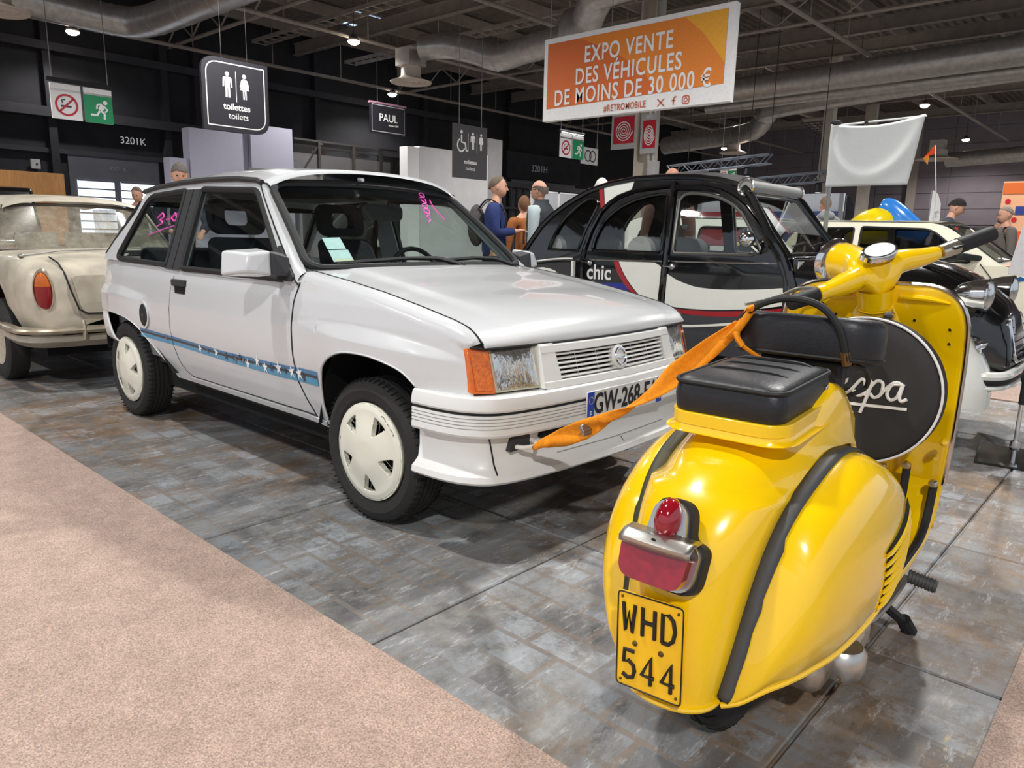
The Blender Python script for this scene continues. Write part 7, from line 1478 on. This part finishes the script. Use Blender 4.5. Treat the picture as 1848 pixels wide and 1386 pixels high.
person('woman with brown hair in brown suede coat left of the man in the vest', (-3.95, 4.62), 1.60, 150, BROWNC, trousers=mat('blue_jeans', (70, 88, 120), .9), hair=(112, 78, 52), hairstyle='long')
person('white-haired man in dark navy jacket seen behind the black saloon tail', (-2.55, 4.28), 1.74, 130, DARKJ, hair=(214, 208, 202), hairstyle='short')
person('tanned bald man whose crown shows above the black saloon roof', (-1.62, 4.12), 1.80, 100, mat('brown_jumper', (96, 70, 62), .95), hair=(150, 104, 84), hairstyle='bald', skin_m=SKIN2)
person('man with greying dark hair in dark jacket behind the white hatchback roof', (-5.85, 1.20), 1.79, -20, DARKJ, hair=(104, 96, 90), hairstyle='short', nod=.35, arms={1: ((.10, .24, 1.14), (.34, .16, 1.05)), -1: ((.10, -.24, 1.14), (.36, -.12, 1.05))})
person('man with thin hair looking down between the dusty saloon and the hatchback', (-9.9, 2.34), 1.72, -45, BLACKJ, hair=(110, 92, 80), hairstyle='receding', nod=.4)
t, L, hc, Rm, k = person('man in grey hooded sweatshirt seen from behind below the white flag', (-1.95, 9.25), 1.81, 128, GREYH, hair=(120, 96, 74), hairstyle='short')
B().ball((-.06 * k, 0, 1.47 * k), (.10 * k, .12 * k, .075 * k), 14, 8).obj('hood', GREYH, t)
text_obj('back_lettering', 'AUTOS', .13, frame((-.150 * k, 0, 1.27 * k), (0, -1, 0), (0.05, 0, 1)), mat('print_black', (40, 40, 44), .8), t, offset=.003)
person('dark-haired man in slate jacket leaning over behind the cream estate', (-.35, 9.05), 1.76, 20, GREYJ, hair=(38, 32, 30), hairstyle='short', lean=.22, nod=.25, arms=arms_front(1.2, .30))
person('man in slate jacket, light face, beside the dark-haired leaning man', (.32, 9.75), 1.66, 215, mat('muted_jacket', (104, 96, 92), .9), hair=(150, 136, 124), hairstyle='receding', nod=.2)
person('dark-haired person in brown-black coat at the right edge beyond the grip', (-.22, 12.9), 1.60, 200, mat('brown_black_coat', (48, 36, 32), .9), hair=(40, 30, 28), hairstyle='long')
person('woman with white scarf and dark coat beyond the hatchback windscreen', (-4.9, 3.15), 1.42, -45, BLACKJ, hair=(110, 84, 70), hairstyle='short')
sc_ = [o for o in bpy.data.objects if o.get('label', '').startswith('woman with white scarf')][0]
B().grid([[(x, y * w_, z * .81) for y in (-1, -.5, 0, .5, 1)] for x, w_, z in ((.09, .07, 1.53), (.13, .05, 1.42), (.15, .06, 1.30), (.15, .08, 1.18))]).obj('scarf', mat('white_scarf', (226, 228, 224), .95), sc_, solid=.02)
# ================================================================== tow strap between hatchback and scooter
STRAP = mat('orange_webbing', (240, 146, 14), .75, var=.08, scale=90, bump=.1)
ST0 = thing('tow_strap', 'twisted orange webbing strap tied from hatchback towing eye to scooter handle', 'strap', (.66, -.53, .41))
SO = Matrix.Translation((-.66, .53, -.41))
A0 = Vector((.668, -.532, .404)); A1 = Vector((1.428, -.668, .905)); N = 90; V = []; tw = [(0, 1.2), (.06, .5), (.22, .15), (.36, .25), (.46, 1.15), (.54, 1.9), (.60, 2.4), (.72, 3.0), (.86, 3.35), (1, 3.6)]; wd = [(0, .012), (.05, .018), (.18, .030), (.30, .032), (.42, .022), (.52, .016), (.60, .020), (.75, .032), (.9, .026), (1, .014)]
G = []
for i in range(N + 1):
    t_ = i / N; p = A0.lerp(A1, t_); p.z -= .045 * math.sin(math.pi * t_) ; d = (A1 - A0).normalized(); up = Vector((0, 0, 1)); up = (up - d * up.dot(d)).normalized(); sd_ = d.cross(up)
    a = ip(t_, tw); w_ = ip(t_, wd); dirn = up * math.cos(a) + sd_ * math.sin(a); nn = d.cross(dirn)
    G.append([p + dirn * w_ * u + nn * (.006 * math.sin(u * 3 + t_ * 17) + .010 * (1 - u * u) * (1 if w_ < .022 else .25)) for u in np.linspace(-1, 1, 9)])
o = B().grid(G).obj('webbing', STRAP, ST0, angle=60, solid=.0025); o.data.transform(SO)
P = A0.lerp(A1, .335); P.z -= .045 * math.sin(math.pi * .335) + .004
bk = B().box((0, 0, 0), (.012, .05, .032), Matrix.Rotation(-.55, 3, 'Y')); bk.box((.008, 0, .0), (.006, .056, .008), Matrix.Rotation(-.55, 3, 'Y')); bk.box((.008, 0, -.014), (.006, .056, .008), Matrix.Rotation(-.55, 3, 'Y'))
bo = bk.obj('buckle', STEEL, ST0, bevel=.002); bo.data.transform(SO @ Matrix.Translation(P + Vector((.0, -.012, 0))))
# knot round the handle and loose end
KN = B(); KN.tube(spline([A1 + Vector((-.02, .0, -.03)), A1 + Vector((.0, -.012, -.012)), A1 + Vector((.012, .0, .012)), A1 + Vector((.022, .01, .035)), A1 + Vector((.032, .0, .05)), A1 + Vector((.018, .012, .04)), A1 + Vector((.0, .01, .005)), A1 + Vector((.004, -.014, -.02)), A1 + Vector((.02, -.01, -.045))], 5), .0095, 8, squash=(1.3, .7)); k_ = KN.obj('knot', STRAP, ST0, angle=70); k_.data.transform(SO)
LE = [A1 + Vector((.0, -.01, -.03)), A1 + Vector((.03, .0, -.055)), A1 + Vector((.07, .05, -.09)), A1 + Vector((.12, .10, -.12)), A1 + Vector((.17, .14, -.135))]
lo = B().grid([[p + Vector((0, 0, .005)) * u + Vector((.002, -.002, 0)) * u for u in (-1, 0, 1)] for p in spline(LE, 6)]).obj('loose_end', STRAP, ST0, solid=.002); lo.data.transform(SO)
# ================================================================== flags and stands
POLE = mat('pole_grey', (150, 150, 150), .4, .6)
t = thing('flag_stand', 'white cloth flag on a grey pole behind the black saloon', 'flag', (-.25, 4.55, 0))
B().lathe([(0, .03), (.22, .02), (.22, 0)], 20).obj('base', POLE, t); B().tube([(0, 0, 0), (0, 0, 2.12)], .017, 10).obj('pole', POLE, t); B().tube([(0, 0, 1.05), (0, 0, 1.4)], .021, 10).obj('pole_sleeve', mat('pole_greenish', (160, 168, 150), .4, .3), t)
B().lathe([(0, -.03), (.028, -.03), (.030, .01), (.05, .03), (.05, .045), (.02, .06), (0, .062)], 16, Matrix.Translation((0, 0, 2.12))).obj('pole_head', DGREY, t)
B().tube([(0, 0, 2.135), (.72, 0, 2.155)], .008, 8).obj('top_arm', mat('arm_white', (220, 220, 218), .4), t); B().tube([(.24, 0, 2.1425), (.27, 0, 2.1433)], .012, 8).obj('arm_joint', BLACK_PLASTIC, t)
G = []
for i in range(24):
    v = i / 23; row = []
    for j in range(32):
        u = j / 31; x = -.028 + .75 * u * (1 - .10 * v) - .00; sag = .045 * math.sin(math.pi * min(1, u * 1.02)) * (1 - v); z = 2.145 - .535 * v - sag * (1 - v) + .02 * u * (1 - v); r_ = math.hypot((u - .48) / .52, (v - .05) / .85); y = -.022 - .018 * math.exp(-((r_ - .95) / .14) ** 2) + .012 * math.sin(u * 5) * v
        row.append((x, y, z))
    G.append(row)
B().grid(G).obj('flag_cloth', mat('flag_white', (222, 224, 220), .85, var=.02, scale=80), t, angle=80, solid=.002)
t = thing('whip_pennant', 'thin whip rod with a small orange pennant above the cream estate', 'pennant', (-1.55, 14.0, 0)); B().tube([(0, 0, 0), (-.02, 0, 2.0), (-.16, 0, 3.02)], .010, 6).obj('rod', mat('rod_white', (210, 210, 206), .5), t); B().prism([(-.165, 3.02), (-.33, 2.80), (-.15, 2.86), (-.14, 2.9)], lambda u, v: (u, -.01, v), lambda u, v: (u, .01, v)).obj('pennant', mat('fluorescent_orange', (244, 80, 30), .6), t); B().prism([(-.34, 2.79), (-.24, 2.84), (-.25, 2.66)], lambda u, v: (u, -.02, v), lambda u, v: (u, 0, v)).obj('pennant_fold', mat('pennant_amber', (240, 150, 50), .6), t); B().lathe([(0, .05), (.25, .03), (.25, 0)], 16).obj('base', BLACK_PLASTIC, t)
def feather(loc, s, m, lab, lean_):
    t = thing('feather_flag', lab, 'flag', loc); B().tube([(0, 0, 0), (0, 0, 2.6 * s)], .02, 6).obj('pole', POLE, t); B().lathe([(0, .05), (.3, .03), (.3, 0)], 16).obj('base', BLACK_PLASTIC, t)
    P = [(0, .5 * s), (.26 * s, .55 * s), (.26 * s, 1.9 * s), (.24 * s, 2.25 * s), (.15 * s, 2.5 * s), (.03 * s, 2.6 * s), (-.02 * s, 2.58 * s)]; B().prism(P, lambda u, v: (u, -.01 + lean_ * u, v), lambda u, v: (u, .01 + lean_ * u, v)).obj('banner', m, t)
    b = B(); M = frame((.06 * s, -.025, 1.0 * s), (1, 0, 0), (0, 0, 1)); return t, M
t, M = feather((-3.2, 20.5, 0), 1.0, WHITE, 'white feather flag beside the orange pennant rod', .2)
b = B()
for z in (.25, .55, .85): ribbon(b, [(.04, z), (.12, z + .08), (.08, z + .16), (.16, z + .2)], .03, -.012, M)
b.obj('flag_marks', GREYBOX, t)
feather((-6.6, 24, 0), 1.05, mat('feather_black', (40, 42, 46), .7), 'black feather flag behind the blue and yellow shape', .2)
# black base plate with slender pole and white sign at the right edge
t = thing('sign_stand', 'white sign panel with red emblem on a black floor stand, right edge', 'sign stand', (1.69, 2.24, 0))
B().box((0, 0, .006), (.33, .46, .012), Matrix.Rotation(.12, 3, 'Z')).obj('base_plate', mat('glossy_black_plate', (12, 12, 13), .12, coat=1), t, bevel=.003)
B().tube([(0, 0, .01), (0, 0, .30)], .011, 10).obj('pole_lower', CHROME, t); B().tube([(0, 0, .30), (0, 0, 1.0)], .016, 10).obj('pole_upper', BLACK_PLASTIC, t); B().lathe([(.022, 0), (.026, .02), (.022, .05)], 14, Matrix.Translation((0, 0, .05)), caps=True).obj('clamp', CHROME, t); B().lathe([(.02, 0), (.024, .03), (.02, .06)], 14, Matrix.Translation((0, 0, .42)), caps=True).obj('clamp', BLACK_PLASTIC, t)
SPN = Vector((.35, -.93, -.10)).normalized(); SPX = Vector((.93, .35, 0)).normalized(); SPY = SPX.cross(SPN) * -1
MS = Matrix(((SPX.x, SPY.x, SPN.x, .035), (SPX.y, SPY.y, SPN.y, 0), (SPX.z, SPY.z, SPN.z, 1.24), (0, 0, 0, 1)))
pn = B().prism(rrect(-.15, -.27, .15, .36, .02), lambda u, v: tuple(MS @ Vector((u + v * .13, v, 0))), lambda u, v: tuple(MS @ Vector((u + v * .13, v, -.012)))).obj('sign_panel', mat('sign_panel_white', (222, 222, 222), .4), t, bevel=.002)
B().prism(roundpoly([(-.14, .10), (-.06, .19), (.02, .10), (-.02, -.02), (-.06, -.05), (-.10, -.02)], .03), lambda u, v: tuple(MS @ Vector((u + .03, v, .001))), lambda u, v: tuple(MS @ Vector((u + .03, v, .004)))).obj('red_emblem', RED, pn); bb_ = B(); ribbon(bb_, [(-.09, .04), (-.06, .12), (-.03, .06), (-.06, .02)], .016, .006, MS @ Matrix.Translation((.03, 0, 0))); bb_.obj('emblem_mark', mat('emblem_pink', (226, 160, 160), .5), pn)
B().lathe([(0, .05), (.035, .05), (.035, -.05), (0, -.05)], 12, Matrix.Translation((.0, 0, .97))).obj('bracket', BLACK_PLASTIC, t)
# blue and yellow plastic ride shape, plain
t = thing('plastic_ride', 'plain yellow and blue rounded plastic fairground shape above the cream estate', 'ride', (-1.32, 9.75, 0))
B().lathe([(.45, 0), (.45, .7), (.3, .9)], 20, caps=True).obj('pedestal', GREYBOX, t)
b = B().ball((0, 0, 0), (.40, .30, .28), 22, 14); R = Matrix.Rotation(-.45, 3, 'Y'); b.v = [tuple(R @ Vector(p) + Vector((-.10, 0, 1.36))) for p in b.v]; b.obj('yellow_shell', mat('ride_yellow', (240, 212, 20), .2, coat=1), t)
b = B(); PTS = spline([(.0, 0, 1.68), (.10, 0, 1.64), (.22, 0, 1.52), (.34, 0, 1.42), (.50, 0, 1.33), (.66, 0, 1.22)], 5); b.tube(PTS, [.05 + .11 * math.sin(math.pi * min(1, (i + 3) / (len(PTS) + 4))) for i in range(len(PTS))], 18, squash=(.8, 1.3)); b.obj('blue_hood', mat('ride_blue', (52, 130, 214), .2, coat=1), t)
# orange notice board, right background
t = thing('notice_board', 'tall orange and peach notice board at the right edge background', 'board', (-.55, 16, 0)); B().bb((-.27, 0, 0), (.45, .06, 2.45)).obj('board', mat('peach_board', (226, 170, 130), .6), t)
for z0, z1, m in ((2.20, 2.42, OR1), (1.05, 1.45, mat('board_red_orange', (220, 84, 40), .6))): B().bb((-.26, -.008, z0), (.44, 0, z1)).obj('orange_band', m, t)
B().bb((-.0, -.008, 1.78), (.30, 0, 1.95)).obj('blue_panel', mat('board_blue', (40, 60, 130), .6), t)
for x, z in ((-.15, 2.05), (-.15, 1.68), (.0, 1.68), (-.15, 1.55)): B().prism(circ(x, z, .05, 16), lambda u, v: (u, -.01, v), lambda u, v: (u, 0, v)).obj('red_dot', RED, t)
# booth bits seen through the black saloon
t = thing('booth_counter', 'pale booth counter with dark red and blue panels far behind the black saloon', 'booth', (-4.6, 12.5, 0)); B().bb((-1.6, 0, 0), (1.6, .6, 1.0)).obj('counter', WHITE, t); B().bb((-1.5, .55, 1.0), (-.2, .6, 1.75)).obj('red_panel', mat('booth_red', (150, 50, 60), .6), t); B().bb((-.1, .55, 1.0), (1.5, .6, 1.75)).obj('blue_panel', mat('booth_blue', (60, 80, 130), .6), t); B().bb((-1.6, .62, 1.75), (1.6, .66, 2.1)).obj('top_panel', mat('booth_top', (210, 214, 220), .5), t)
for x in (-1.55, 1.55): B().bb((x - .04, .6, 0), (x + .04, .68, 2.1)).obj('post', POLE, t)
t = thing('storage_tub', 'blue tub with yellow lid seen through the black saloon front window', 'tub', (-1.9, 6.95, .0)); B().bb((-.3, -.2, 0), (.3, .2, 1.02)).obj('tub', mat('tub_blue', (40, 70, 190), .5), t, bevel=.02); B().bb((-.32, -.22, 1.02), (.32, .22, 1.10)).obj('lid', mat('tub_yellow', (214, 190, 110), .6), t, bevel=.02)
t = thing('roll_case', 'red topped case with white and green box near the right edge', 'case', (-.1, 11.2, 0)); B().bb((-.5, -.25, 0), (.5, .25, 1.02)).obj('case', BLACK_PLASTIC, t, bevel=.02); B().ball((-.28, 0, 1.08), (.16, .14, .09), 14, 8).obj('red_cap', mat('cap_red', (206, 24, 40), .4), t); B().bb((-.02, -.18, 1.02), (.30, .18, 1.12)).obj('green_box', mat('box_green', (24, 140, 90), .5), t); B().bb((-.04, -.19, 1.12), (.32, .19, 1.18)).obj('box_lid', WHITE, t)
